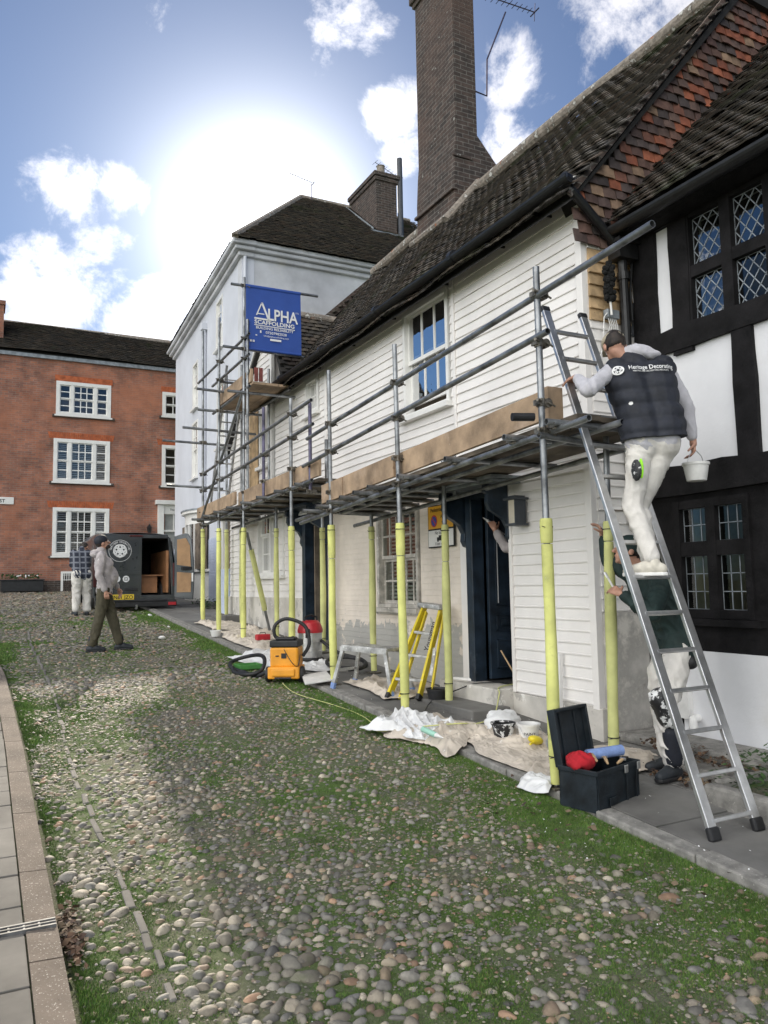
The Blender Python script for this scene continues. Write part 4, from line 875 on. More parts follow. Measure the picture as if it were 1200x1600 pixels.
mb = MB(); mb.prism([(10.0, 20.07, 12.0), (11.1, 20.07, 12.0), (11.1, 19.9, 12.14), (10.0, 19.9, 12.14)], (0, 0, .06)); mb.prism([(10.12, 20.0, 12.1), (10.12, 22.0, 13.72), (10.12, 22.0, 13.9), (10.12, 20.0, 12.32)], (.02, 0, 0)); mb.build('flashing', MT['lead'], BH)
mb = MB(); mb.tube([(11.12, 20.1, 12.0), (11.12, 20.1, 14.75)], .085, 12); mb.build('soil_pipe', MT['meter'], BH)
mb = MB(); p = FB(4.0, 0, .07); mb.tube([(p[0], p[1], 9.0), (p[0], p[1], 1.4)], .045, 10); mb.box((p[0]-.09, p[1]-.09, 8.95), (p[0]+.09, p[1]+.09, 9.15)); p = (5.36, 17.33); mb.tube([(p[0], p[1], 9.5), (p[0], p[1], 1.2)], .04, 10); mb.build('downpipe', MT['bluewall'], BH)
# bow shopfront and doorway on the ground floor
mb = MB(); cx, cy = FB(4.6, 0, -.55)[:2]
def bow(r, z0, z1, a0=125, a1=235, n=14, th=.06, m_=None):
    s = m_ or MB(); pts = []
    for k in range(n+1): a = R(a0+(a1-a0)*k/n); pts.append((cx+math.cos(a)*r*1.0, cy+math.sin(a)*r*1.35))
    for k in range(n):
        (x0, y0), (x1, y1) = pts[k], pts[k+1]; q = [((x0-cx)*(1-th/r)+cx, (y0-cy)*(1-th/r)+cy), ((x1-cx)*(1-th/r)+cx, (y1-cy)*(1-th/r)+cy)]
        s.add([(x0, y0, z0), (x1, y1, z0), (*q[1], z0), (*q[0], z0), (x0, y0, z1), (x1, y1, z1), (*q[1], z1), (*q[0], z1)], [(3,2,1,0),(4,5,6,7),(0,1,5,4),(1,2,6,5),(2,3,7,6),(3,0,4,7)])
    return s
s = MB(); bow(.98, 1.35, 2.15, m_=s); bow(.98, 3.45, 3.75, m_=s); bow(1.08, 3.75, 3.82, th=.4, m_=s); bow(1.04, 2.13, 2.2, th=.15, m_=s)
for k in range(0, 15, 2):
    a = R(125+110*k/14); x, y = cx+math.cos(a)*.96, cy+math.sin(a)*.96*1.35; s.box((x-.03, y-.03, 2.2), (x+.03, y+.03, 3.45))
bo = s.build('bow_window', MT['whitetrim'], BH)
bow(.94, 2.2, 3.45, th=.01).build('pane', MT['glassb'], bo); mb = MB(); mb.box((5.2, cy-1.0, 2.2), (5.42, cy+1.0, 3.45)); mb.build('curtain', MT['interior'], bo)
s = MB(); bow(1.10, 3.82, 3.86, th=.5, m_=s); s.build('lead_roof', MT['lead'], bo)
mb = MB(); bbox(mb, FB, .05, .20, 1.2, 3.55, 0, .16); bbox(mb, FB, 1.30, 1.45, 1.2, 3.55, 0, .16); bbox(mb, FB, .0, 1.5, 3.45, 3.62, 0, .30); bbox(mb, FB, -.03, 1.53, 3.62, 3.70, 0, .38); bbox(mb, FB, .25, 1.25, 3.70, 3.95, 0, .2)
mb.build('door_surround', MT['whitetrim'], BH, bevel=.01)
mb = MB(); bbox(mb, FB, .2, 1.3, 1.2, 3.45, 0, .04); mb.build('door', MT['interior'], BH)
mb = MB(); mb.box((4.80, 16.7, 1.0), (5.28, 17.35, 2.1)); mb.build('cellar_hatch', MT['bluebrick'], BH)

# ================================================================== RED BRICK HOUSE ACROSS THE TOP
RH = thing('red_brick_house', 'three storey red brick house with white windows closing the street', 'house', (2, 31, 1.7))
RB = BY(31.0)
wins = [(2.28, 4.26, 2.95, 4.74), (2.26, 4.25, 5.70, 7.32), (2.31, 4.26, 8.22, 9.50), (6.20, 7.6, 5.70, 7.33), (6.20, 7.6, 8.48, 9.46), (-3.2, -1.2, 2.95, 4.74), (-3.2, -1.2, 5.70, 7.32), (-3.2, -1.2, 8.22, 9.5), (6.35, 7.45, 1.7, 4.75)]
mb = MB(); wallgrid(mb, RB, -9, 12, 1.0, 10.30, -.3, 0, wins); mb.build('wall', MT['redbrick'], RH)
for (a, b, c, d) in wins[:3]+wins[5:8]:
    w_ = b-a; window(RH, RB, a, b, c, d, 3, (2, 2), fr=.13, proud=.04, bar=.035, lights=[(a+.13, a+.5, 1), (a+.62, b-.62, 3), (b-.5, b-.13, 1)], blind=.07 if d < 8 else False, glass='glassb', m='whitetrim')
window(RH, RB, *wins[3], 3, (2, 2), fr=.13, proud=.04, bar=.035, glass='glassb'); window(RH, RB, *wins[4], 4, (1, 1), fr=.13, proud=.04, bar=.035, glass='glassb')
m_l = mat('rubbed_brick_lintel', (.46, .12, .045), .85, n1=6, amt=.2, stain=[(8, .6, .65, (.3, .08, .04), None)])
for (a, b, c, d) in wins[:8]:
    s = MB(); n = int((b-a+.3)/.075); 
    for k in range(n): 
        u = a-.15+k*.075; sk = (k/n-.5)*.12
        s.add([RB(u+.004, d, .012), RB(u+.071, d, .012), RB(u+.071+sk, d+.24, .012), RB(u+.004+sk, d+.24, .012)], [(0, 1, 2, 3)])
    if d > 9: s = MB(); bbox(s, RB, a-.05, b+.05, d, d+.22, 0, .04)
    s.build('lintel', m_l, RH)
    s = MB(); bbox(s, RB, a-.12, b+.15, c-.09, c, 0, .10); s.build('window_sill', MT['chim'], RH)
mb = MB(); bbox(mb, RB, -9.1, 12.1, 10.28, 10.42, -.3, .12); mb.build('gutter', MT['lead'], RH)
mb = MB(); mb.prism([(-9, 30.85, 10.42), (-9, 33.5, 12.2), (-9, 37, 10.4)], (21, 0, 0)); mb.build('roof', MT['dark'], RH)
tiles('roof_tiles', (-9, 30.80, 10.44), (1, 0, 0), (0, 2.65, 1.8), 96, 24, .22, .135, PAL_D*.9, 'tile', RH, seed=30, thick=.03, tilt=.05, sag=lambda u, v: .05*np.sin(u*.7))
mb = MB(); mb.tube([(-9, 33.5, 12.25), (12, 33.5, 12.25)], .14, 8); mb.build('ridge_tiles', MT['mortar'], RH)
mb = MB(); mb.box((-.9, 31.6, 10.6), (.50, 32.6, 12.35)); mb.box((-.95, 31.55, 12.35), (.55, 32.65, 12.5)); mb.build('chimney', MT['redbrick'], RH)
mb = MB(); bbox(mb, RB, 6.05, 6.28, 1.7, 4.95, 0, .16); bbox(mb, RB, 7.5, 7.73, 1.7, 4.95, 0, .16); bbox(mb, RB, 5.95, 7.85, 4.95, 5.12, 0, .26); bbox(mb, RB, 6.28, 7.5, 4.60, 4.95, -.05, .10); bbox(mb, RB, 6.28, 7.5, 3.9, 3.97, -.05, .08)
for k in (.33, .66): bbox(mb, RB, 6.28+1.22*k-.02, 6.28+1.22*k+.02, 3.97, 4.6, -.05, .05)
mb.build('door_surround', MT['whitetrim'], RH, bevel=.01)
mb = MB(); bbox(mb, RB, 6.28, 7.5, 1.75, 3.9, -.12, -.05); bbox(mb, RB, 6.28, 7.5, 3.97, 4.6, -.12, -.05)
for a in (6.4, 6.95):
    for c in (2.0, 3.0): bbox(mb, RB, a, a+.42, c, c+.75, -.05, -.03)
mb.build('door', mat('grey_painted_door', (.33, .34, .33), .5), RH, bevel=.006)
mb = MB()
for k in range(9): bbox(mb, RB, 2.72+.075*k, 2.74+.075*k, 1.68, 2.30, .02, .05)
for k in range(4): bbox(mb, RB, 2.68, 3.36, 1.70+.18*k, 1.72+.18*k, .015, .045)
bbox(mb, RB, 2.60, 2.68, 1.66, 2.34, 0, .06); bbox(mb, RB, 3.36, 3.44, 1.66, 2.34, 0, .06); bbox(mb, RB, 2.60, 3.44, 2.30, 2.38, 0, .061); mb.build('basement_grille', MT['whitetrim'], RH)
mb = MB(); bbox(mb, RB, 2.68, 3.36, 1.66, 2.30, 0, .004); mb.build('basement_window', MT['dark'], RH)
mb = MB(); bbox(mb, RB, -9, 6.0, 1.2, 2.05, 0, .05); mb.build('plinth', MT['chim'], RH)
t = thing('coach_lamp', 'small black coach lamp on the red brick wall near the white door', 'lamp', (5.72, 30.85, 3.7))
mb = MB(); mb.tube([(5.72, 30.98, 3.78), (5.72, 30.86, 3.72), (5.72, 30.82, 3.80)], .02, 8); mb.lathe([(.05, 0), (.06, .01), (.09, .22), (.11, .23), (.04, .33), (.01, .38)], (5.72, 30.82, 3.80), 6); mb.build('casing', MT['black'], t)
mb = MB(); mb.lathe([(.04, 0), (.07, .18)], (5.72, 30.82, 3.83), 6); mb.build('glass', MT['lamp'], t)
t = thing('planter', 'long low black planter box under the brick house window', 'planter', (1.3, 30.4, 1.66))
mb = MB(); s_ = [(.5, 30.25), (2.0, 30.25), (2.0, 30.75), (.5, 30.75)]
mb.box((.62, 30.3, 1.68), (1.98, 30.75, 2.05)); mb.box((.58, 30.26, 2.05), (2.02, 30.79, 2.10))
for x in (.7, 1.85): mb.box((x, 30.32, 1.62), (x+.1, 30.7, 1.68))
mb.build('box', MT['black'], t, bevel=.01)
mb = MB()
for k in range(160):
    x, y, z = random.uniform(.65, 1.95), random.uniform(30.35, 30.7), 2.10+random.random()*.16; a = random.uniform(0, 3); d = .05
    mb.add([(x, y, z), (x+d*math.cos(a), y+d*math.sin(a), z+.03), (x+.02, y+.02, z+.07), (x-.03, y, z+.04)], [(0, 1, 2, 3)])
mb.build('foliage', MT['ivy'], t)
mb = MB()
for k in range(7): mb.ell((random.uniform(.8, 1.8), 30.33, 2.16+random.random()*.08), (.03, .03, .025), 7, 5)
mb.build('flower', MT['ltr'], t)
# ------------------------------------------------------------------ lettering
def text(s, size, O, U, V, off=0, m='ltr', parent=None, align='CENTER', name='lettering', sx=1.0, thick=.0015, sp=1.0):
    cu = bpy.data.curves.new('t', 'FONT'); cu.body = s; cu.size = 1; cu.align_x = align; cu.offset = off; cu.space_character = sp; cu.extrude = 0; cu.resolution_u = 3
    o = bpy.data.objects.new('t', cu); COL.objects.link(o); dg = bpy.context.evaluated_depsgraph_get(); dg.update()
    me = bpy.data.meshes.new_from_object(o.evaluated_get(dg)); bpy.data.objects.remove(o); bpy.data.curves.remove(cu)
    O = Vector(O); U = Vector(U).normalized(); V = Vector(V).normalized(); N_ = U.cross(V)
    mb = MB(); vs = [O+U*(v.co.x*size*sx)+V*(v.co.y*size)+N_*thick for v in me.vertices]
    mb.add(vs, [tuple(p.vertices) for p in me.polygons]); bpy.data.meshes.remove(me)
    return mb.build(name, MT[m], parent)
# ================================================================== SCAFFOLD
SF = thing('scaffold', 'steel tube scaffold with yellow foam sleeves, boards and tall left tower', 'scaffold', (3.6, 8, .5))
TR = .0242
def std(x, y, ztop, sleeve=True, x1=None, foam='foam', base=True, z0=None, y1=None, m='galv'):
    z0 = gz(y)+.02 if z0 is None else z0; s = MB(); s.pipe((x, y, z0), (x if x1 is None else x1, y if y1 is None else y1, ztop), TR); o = s.build('standard', MT[m], SF, smooth=True)
    if sleeve:
        k = (1.85-.02)/(ztop-z0); tx = x+((x if x1 is None else x1)-x)*k; s = MB(); n = 9; zb = gz(y)+.03
        cut = random.uniform(.78, .93)
        for a, b in ((0, cut), (cut+.004, 1)):
            pts = []; rr = []
            for i in range(n): t = a+(b-a)*i/(n-1); pts.append((x+(tx-x)*t+.004*math.sin(t*7+y), y+.004*math.cos(t*5+y), zb+1.83*t)); rr.append(.0425+.003*math.sin(t*9+x*5)-(.004 if i in (0, n-1) else 0))
            s.tube(pts, rr, 16)
        so_ = s.build('foam_sleeve', MT[foam], SF, smooth=True)
        s = MB()
        for t in (.10, .965): 
            if t > .5 or y < 13: s.tube([(x+(tx-x)*t, y, zb+1.83*t), (x+(tx-x)*t, y, zb+1.83*t+.007)], .0475, 16); s.tube([(x-.04, y-.03, zb+1.83*t), (x-.085, y-.05, zb+1.83*t+.006)], .003, 5)
        s.build('cable_tie', MT['rubber'], so_)
    if base:
        s = MB(); z = gz(y)+.012; s.box((x-.07, y-.07, z-.01), (x+.07, y+.07, z+.002)); s.tube([(x, y, z), (x, y, z+.05)], .018, 8); s.build('base_plate', MT['coupler'], SF)
    return o
def tb(name, p, q, m='galv', r=TR):
    s = MB(); s.pipe(p, q, r); return s.build(name, MT[m], SF, smooth=True)
def coupler(x, y, z, d=1, m='coupler'):
    s = MB(); s.tube([(x, y, z-.028), (x, y, z+.028)], .034, 12); s.tube([(x+.05*d, y-.03, z), (x+.05*d, y+.03, z)], .034, 12)
    s.box((x-.045, y-.032, z-.02), (x-.025, y+.032, z+.02)); s.tube([(x-.02, y-.04, z+.005), (x-.075, y-.055, z+.005)], .007, 6); s.tube([(x-.058, y-.05, z+.005), (x-.075, y-.055, z+.005)], .012, 6); s.tube([(x+.03, y-.04, z), (x+.09, y-.05, z-.03)], .007, 6); s.build('coupler', MT[m], SF)
# outer row, inner row
outer = [(3.56, 4.38, 3.99, 3.545), (3.66, 6.72, 4.09, 3.62), (3.68, 8.48, 4.28, 3.66), (3.74, 10.0, 4.28, 3.74), (3.83, 12.5, 6.95, 3.85), (3.83, 14.0, 6.72, 3.83), (3.90, 15.4, 6.9, 3.88)]
for i, (x, y, z, x1) in enumerate(outer): std(x, y, z, x1=x1)
for (x, y, z, x1) in ((4.30, 4.60, 2.98, 4.36), (4.33, 7.0, 3.20, 4.33), (4.46, 9.0, 2.75, 4.46), (4.55, 10.85, 3.0, 4.55), (4.42, 12.55, 3.1, 4.42), (4.50, 14.8, 6.1, 4.50), (4.6, 16.2, 6.3, 4.6)): std(x, y, z, x1=x1, foam='foam2')
tb('standard', (3.88, 12.42, 3.0), (3.89, 12.44, 6.2)); std(3.79, 9.42, 4.10, sleeve=False, base=False, z0=2.95, m='galvd'); std(3.80, 11.35, 4.45, sleeve=False, base=False, z0=3.0, m='galvd'); tb('standard', (4.62, 13.5, 3.0), (4.62, 13.5, 5.7))
tb('standard', (4.50, 7.05, 2.6), (4.50, 7.05, 3.2)); tb('standard', (3.97, 9.3, 2.9), (3.97, 9.3, 3.6))
# right lift
def rail(z0, z1, y0, y1, x0, x1, m='galv', name='guard_rail'): return tb(name, (x0, y0, z0), (x1, y1, z1), m)
rail(3.805, 3.60, 3.22, 9.35, 3.49, 3.72); rail(3.455, 3.26, 4.22, 9.5, 3.50, 3.72)
rail(2.79, 2.52, 3.95, 9.6, 3.60, 3.72, name='ledger'); rail(2.74, 2.50, 3.9, 9.6, 4.42, 4.5, name='ledger')
rail(2.80, 2.60, 4.0, 8.9, 3.95, 4.0, name='ledger')
for (x, y, zs) in ((3.545, 4.38, (3.78, 3.42, 2.98, 2.77)), (3.62, 6.72, (3.70, 3.34, 2.94, 2.68)), (3.66, 8.48, (3.63, 3.29, 2.80, 2.58))):
    for z in zs: coupler(x, y, z)
for k, y in enumerate((4.25, 4.75, 5.6, 6.45, 7.1, 7.45, 7.8, 8.15, 8.5, 8.9)):
    z = 2.83-.045*(y-4.3)*.95; tb('transom', (3.48, y, z-.02), (4.68, y, z-.02)); coupler(3.60, y+.04, z-.03, m='coupler')
for k in range(4):
    s = MB(); x = 3.72+k*.225; s.prism([(x, 4.20+.03*k, 2.845), (x+.218, 4.20+.03*k, 2.845), (x+.218, 4.20+.03*k, 2.883), (x, 4.20+.03*k, 2.883)], (0, 4.75, -.205)); s.build('scaffold_board', MT['deck'], SF)
for (ya, yb, z, zb) in ((4.50, 6.86, 2.885, 2.775), (6.866, 8.12, 2.775, 2.72), (8.126, 8.75, 2.715, 2.69)):
    s = MB(); s.prism([(3.655, ya, z), (3.693, ya, z), (3.693, ya, z+.225), (3.655, ya, z+.225)], (.02*(yb-ya)/2, yb-ya, zb-z)); s.build('toe_board', MT['toewood'], SF, bevel=.004)
s = MB(); s.box((3.66, 4.44, 2.87), (3.80, 4.48, 3.13)); s.build('toe_board', MT['toewood'], SF, bevel=.003)
tb('transom', (3.50, 4.36, 2.74), (4.62, 4.46, 2.70))
# left lift
rail(4.07, 3.96, 9.15, 15.6, 3.70, 3.90); rail(3.75, 3.62, 9.1, 15.6, 3.70, 3.90)
rail(3.04, 2.93, 9.2, 15.6, 3.72, 3.92, name='ledger'); rail(3.0, 2.9, 9.2, 15.6, 4.5, 4.55, name='ledger')
for (x, y, zs) in ((3.74, 10.0, (4.06, 3.73, 3.30, 3.02)), (3.80, 11.35, (3.71, 3.3)), (3.85, 12.5, (4.02, 3.69, 3.26, 2.98)), (3.83, 14.0, (3.99, 3.66, 2.95)), (3.88, 15.4, (3.96, 3.63, 3.18, 2.93)), (3.79, 9.42, (3.28, 2.92))):
    for z in zs: coupler(x, y, z)
for y in (9.5, 10.3, 11.1, 11.9, 12.7, 13.5, 14.3, 15.1): tb('transom', (3.60, y, 3.02), (4.72, y, 3.02)); coupler(3.76, y+.05, 3.0)
for k in range(4):
    s = MB(); x = 3.84+k*.215; s.box((x, 9.25, 3.045), (x+.21, 15.7, 3.083)); s.build('scaffold_board', MT['deck'], SF)
for (ya, yb) in ((9.1, 12.8), (12.806, 15.65)):
    s = MB(); s.prism([(3.775, ya, 3.09), (3.813, ya, 3.09), (3.813, ya, 3.31), (3.775, ya, 3.31)], (.06, yb-ya, -.02)); s.build('toe_board', MT['toewood'], SF, bevel=.004)
tb('transom', (3.6, 9.0, 2.62), (4.7, 9.2, 2.62)); tb('ledger', (3.72, 9.0, 2.60), (3.85, 10.1, 2.60))
# tower
for x0, y0, x1, y1, z in ((3.84, 12.2, 3.86, 15.7, 5.88), (3.84, 12.2, 3.84, 14.5, 5.53)): tb('guard_rail', (x0, y0, z), (x1, y1, z))
tb('ledger', (3.88, 12.3, 5.02), (3.88, 14.6, 5.02)); tb('ledger', (4.55, 12.2, 5.02), (4.55, 14.6, 5.02))
for p, q in (((3.55, 12.45, 4.94), (4.75, 12.45, 4.94)), ((3.45, 14.05, 4.95), (4.7, 14.05, 4.95)), ((3.2, 14.15, 4.62), (4.6, 14.2, 4.60)), ((3.1, 15.45, 4.60), (4.5, 15.45, 4.58)), ((3.2, 15.5, 3.72), (4.3, 15.4, 3.68)), ((3.5, 12.55, 5.72), (5.1, 12.55, 5.70)), ((3.62, 12.5, 6.80), (5.2, 12.5, 6.83)), ((3.85, 14.0, 5.5), (4.6, 14.0, 5.5)), ((3.4, 13.9, 5.3), (4.7, 13.95, 5.28))): tb('transom', p, q)
for (x, y, z) in ((3.85, 12.5, 6.80), (3.85, 12.5, 5.88), (3.85, 12.5, 5.70), (3.85, 12.5, 5.53), (3.85, 12.5, 4.94), (3.83, 14.0, 5.88), (3.83, 14.0, 5.53), (3.83, 14.0, 4.95), (3.88, 15.4, 4.60)): coupler(x, y, z)
tb('brace', (3.90, 12.35, 5.30), (3.80, 15.1, 3.05)); tb('brace', (3.93, 12.62, 2.60), (4.45, 13.0, .95))
s = MB(); s.tube([(4.02, 12.68, 2.32), (4.34, 12.92, 1.30)], .045, 12); s.build('foam_sleeve', MT['foam2'], SF, smooth=True)
for k in range(3):
    s = MB(); x = 3.92+k*.225; s.box((x, 12.25, 5.05), (x+.218, 14.35, 5.09)); s.build('scaffold_board', MT['toewood'], SF)
s = MB(); s.box((3.90, 12.3, 5.10), (3.94, 14.3, 5.32)); s.build('toe_board', MT['toewood'], SF); s = MB(); s.box((3.95, 12.24, 5.10), (4.01, 12.27, 5.33)); s.box((4.03, 12.24, 5.10), (4.09, 12.27, 5.33)); s.build('board_end', MT['endred'], SF)
# access ladder in the tower
t = thing('access_ladder', 'narrow grey ladder inside the left scaffold tower', 'ladder', (4.1, 15.2, 3.1))
a0, a1 = Vector((3.98, 15.25, 3.09)), Vector((4.05, 14.25, 5.9)); dx = Vector((.34, 0, 0))
for e in (Vector((0, 0, 0)), dx): s = MB(); s.bar(a0+e, a1+e, .03, .06); s.build('stile', MT['alud'], t)
for k in range(1, 11): p = a0.lerp(a1, k/11); s = MB(); s.tube([p, p+dx], .014, 8); s.build('rung', MT['alud'], t)
# loose black capped tube end and clip
s = MB(); s.tube([(3.30, 4.40, 2.86), (3.46, 4.36, 2.865)], .030, 12); s.build('tube_cap', MT['rubber'], SF)
# ================================================================== BANNER
bt = thing('banner', 'royal blue scaffolding company banner hanging from the tower tube', 'banner', (4.3, 12.49, 5.7))
nx_, nz_ = 24, 22; s = MB(); x0, x1, z0, z1 = 3.87, 4.86, 5.71, 6.80
def bw(u, v): return -.012*math.sin(u*7+v*2)*(1-v)*(v+.2) - .01*math.sin(v*3.1)*math.sin(u*3)
for th in (0, .004):
    b = len(s.v)
    for i in range(nx_+1):
        for j in range(nz_+1):
            u, v = i/nx_, j/nz_; s.v.append((x0+(x1-x0)*u+.01*(1-v)*(u-.2), 12.47+bw(u, v)+th, z0+(z1-z0)*v+.012*math.sin(u*5)*(1-v)))
    for i in range(nx_):
        for j in range(nz_):
            q = b+i*(nz_+1)+j; f = (q, q+nz_+1, q+nz_+2, q+1); s.f.append(f if not th else f[::-1]); s.m.append(0)
s.build('cloth', MT['banner'], bt, smooth=True)
s = MB(); s.tube([(x0, 12.49, z1), (x1, 12.49, z1+.01)], .036, 12); s.build('hem', MT['banner'], bt, smooth=True); s = MB(); s.tube([(x0, 12.47, z0), (x1, 12.47, z0)], .022, 12); s.build('hem', MT['banner'], bt, smooth=True)
BU, BV = (1, 0, 0), (0, 0, 1)
def btx(st, size, x, z, **k): return text(st, size, (x, 12.447, z), BU, BV, parent=bt, **k)
# the tall open A with a crossbar
s = MB(); A0, A1, A2 = (4.05, 6.305), (4.145, 6.535), (4.275, 6.23)
def ln(p, q, w, off=12.446): s.bar((p[0], off, p[1]), (q[0], off, q[1]), w, .001, (0, 1, 0))
ln(A0, A1, .02); ln(A1, A2, .034); ln((4.07, 6.335), (4.19, 6.335), .018); ln((4.01, 6.25), (4.27, 6.245), .028); s.build('lettering', MT['ltr'], bt)
btx('LPHA', .285, 4.245, 6.245, align='LEFT', off=.02, sx=.80); btx('LTD', .04, 4.745, 6.42, align='LEFT')
btx('SCAFFOLDING', .098, 4.375, 6.155, off=.025, sx=1.12); s = MB(); ln((4.01, 6.132), (4.74, 6.128), .014); s.build('lettering', MT['ltr'], bt)
btx('BUILDING RELIABILITY', .062, 4.375, 6.07, off=.015, sx=1.08); btx('07507982528', .062, 4.40, 5.998, off=.012, sx=1.12)
btx('info@alphascaffolding.com', .04, 4.40, 5.945, sx=1.05)
s = MB(); s.box((4.29, 12.4455, 5.885), (4.49, 12.4475, 5.92)); s.box((3.93, 12.4455, 5.83), (3.965, 12.4475, 5.865)); s.box((3.98, 12.4455, 5.83), (4.015, 12.4475, 5.865)); s.box((4.11, 12.4455, 6.0), (4.135, 12.4475, 6.045)); s.box((4.03, 12.4455, 5.945), (4.06, 12.4475, 5.965)); s.build('icon', MT['ltr'], bt)
btx('f', .035, 3.997, 5.834, m='banner', thick=.003)
# ================================================================== PARKING SIGN
t = thing('parking_sign', 'yellow and white parking restriction sign on the painted brick wall', 'sign', (4.78, 7.8, 2.3))
s = MB(); s.box((4.762, 7.50, 2.12), (4.778, 8.08, 2.625)); s.build('plate', MT['ltrblk'], t, bevel=.004)
s = MB(); s.box((4.759, 7.515, 2.345), (4.763, 8.065, 2.61)); s.build('yellow_panel', MT['signy'], t); s = MB(); s.box((4.759, 7.515, 2.135), (4.763, 8.065, 2.325)); s.build('white_panel', MT['signw'], t)
SU, SV = (0, -1, 0), (0, 0, 1)
text('Pedestrian Zone', .065, (4.7585, 7.79, 2.545), SU, SV, m='ltrblk', parent=t, off=.008); text('At any', .062, (4.7585, 7.70, 2.46), SU, SV, m='ltrblk', parent=t, off=.008); text('time', .062, (4.7585, 7.70, 2.395), SU, SV, m='ltrblk', parent=t, off=.008)
text('No loading', .056, (4.7585, 7.79, 2.275), SU, SV, m='ltrblk', parent=t, off=.008); text('11am - 3pm', .052, (4.7585, 7.79, 2.148), SU, SV, m='ltrblk', parent=t, off=.006)
s = MB(); s.lathe([(.072, 0), (.072, .002)], (4.7565, 7.93, 2.435), 28, 'x'); s.build('red_ring', MT['signr'], t); s = MB(); s.lathe([(.056, 0), (.056, .002)], (4.7545, 7.93, 2.435), 28, 'x'); s.build('blue_disc', MT['signb'], t)
s = MB(); s.bar((4.7535, 7.97, 2.475), (4.7535, 7.89, 2.395), .016, .001, (1, 0, 0)); s.build('red_bar', MT['signr'], t)
s = MB(); s.box((4.757, 7.73, 2.20), (4.7585, 7.83, 2.262)); s.box((4.757, 7.83, 2.20), (4.7585, 7.87, 2.24)); s.lathe([(.014, 0), (.014, .002)], (4.757, 7.76, 2.198), 12, 'x'); s.lathe([(.014, 0), (.014, .002)], (4.757, 7.85, 2.198), 12, 'x'); s.build('lorry_symbol', MT['ltrblk'], t)
# street name plate on the brick house
t = thing('street_sign', 'white street name plate on the red brick wall at far left', 'sign', (.5, 30.95, 4.95))
s = MB(); s.box((-.55, 30.955, 4.80), (.98, 30.985, 5.06)); s.build('plate', MT['signw'], t, bevel=.02); text('MERMAID ST', .17, (.21, 30.952, 4.865), (1, 0, 0), (0, 0, 1), m='ltrblk', parent=t, off=.02)
text('The First House', .12, (6.9, 30.89, 4.72), (1, 0, 0), (0, 0, 1), m='meter', parent=RH)
# ================================================================== VAN
V0x, V1x, VY0, VY1 = 2.26, 4.14, 18.85, 23.75; vz = gz(18.9)-.05; VT = 2.99
MT['taill'] = mat('dark_red_tail_lens', (.10, .012, .012), .3)
VN = thing('van', 'dark grey decorators van with right rear door open', 'van', (3.2, 21, vz))
def vsec(y, w, zt, zb, cor):       # cross-section loop
    cx_ = (V0x+V1x)/2; tz = zt-zb; pts = []
    for (a, b) in ((-1, .02), (-1.0, .30), (-1.0, .52), (-.98, .60), (-.91, .86), (-.86, .94), (-.77, .98), (-.5, 1.0), (0, 1.008), (.5, 1.0), (.77, .98), (.86, .94), (.91, .86), (.98, .60), (1.0, .52), (1.0, .30), (1, .02)): pts.append((cx_+a*w/2, y, zb+b*tz))
    return pts
slope = lambda y: gz(y)-gz(VY0)
secs = []
for (y, w, zt) in ((VY0, 1.80, VT), (VY0+.06, 1.86, VT+.01), (VY0+1.2, 1.88, VT+.02), (VY0+2.9, 1.88, VT+.0), (VY0+3.4, 1.86, VT-.10), (VY0+3.95, 1.84, 2.50), (VY0+4.6, 1.80, 2.18), (VY0+4.88, 1.66, 1.95)): secs.append(vsec(y, w, zt+slope(y)*.8, vz+.30+slope(y)*.8, 0))
s = MB(); n = len(secs[0])
for q in secs: s.v.extend(q)
for i in range(len(secs)-1):
    for k in range(n-1): s.f.append((i*n+k, i*n+k+1, (i+1)*n+k+1, (i+1)*n+k)); s.m.append(0)
    s.f.append((i*n, (i+1)*n, (i+1)*n+n-1, i*n+n-1)); s.m.append(0)
s.f.append(tuple((len(secs)-1)*n+k for k in range(n))); s.m.append(0)
body = s.build('body', MT['vanp'], VN, smooth=True)
dk = MB()     # rear aperture frame, load space
dk.box((2.48, VY0-.005, 2.88), (3.93, VY0+.06, 2.97)); dk.prism([(4.02, VY0-.005, 1.50), (4.10, VY0-.005, 1.50), (4.08, VY0-.005, 2.2), (3.99, VY0-.005, 2.9), (3.93, VY0-.005, 2.9), (4.0, VY0-.005, 2.2)], (0, .06, 0)); dk.box((2.30, VY0-.03, 1.42), (4.10, VY0+.10, 1.55)); dk.build('rear_frame', MT['vanp'], VN, bevel=.01)
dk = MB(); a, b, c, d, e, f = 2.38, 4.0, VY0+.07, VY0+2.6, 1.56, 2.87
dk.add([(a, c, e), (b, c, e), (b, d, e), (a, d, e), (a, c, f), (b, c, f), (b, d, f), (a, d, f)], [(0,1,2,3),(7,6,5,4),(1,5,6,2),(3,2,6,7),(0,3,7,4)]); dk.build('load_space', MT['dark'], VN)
dk = MB(); dk.box((3.93, c+.1, 1.60), (3.985, d-.5, 2.60)); dk.box((3.10, c+.5, 1.60), (3.8, c+1.0, 2.0)); dk.box((3.10, c+.4, 2.0), (3.98, c+1.05, 2.03)); dk.build('ply_lining', MT['ply'], VN)
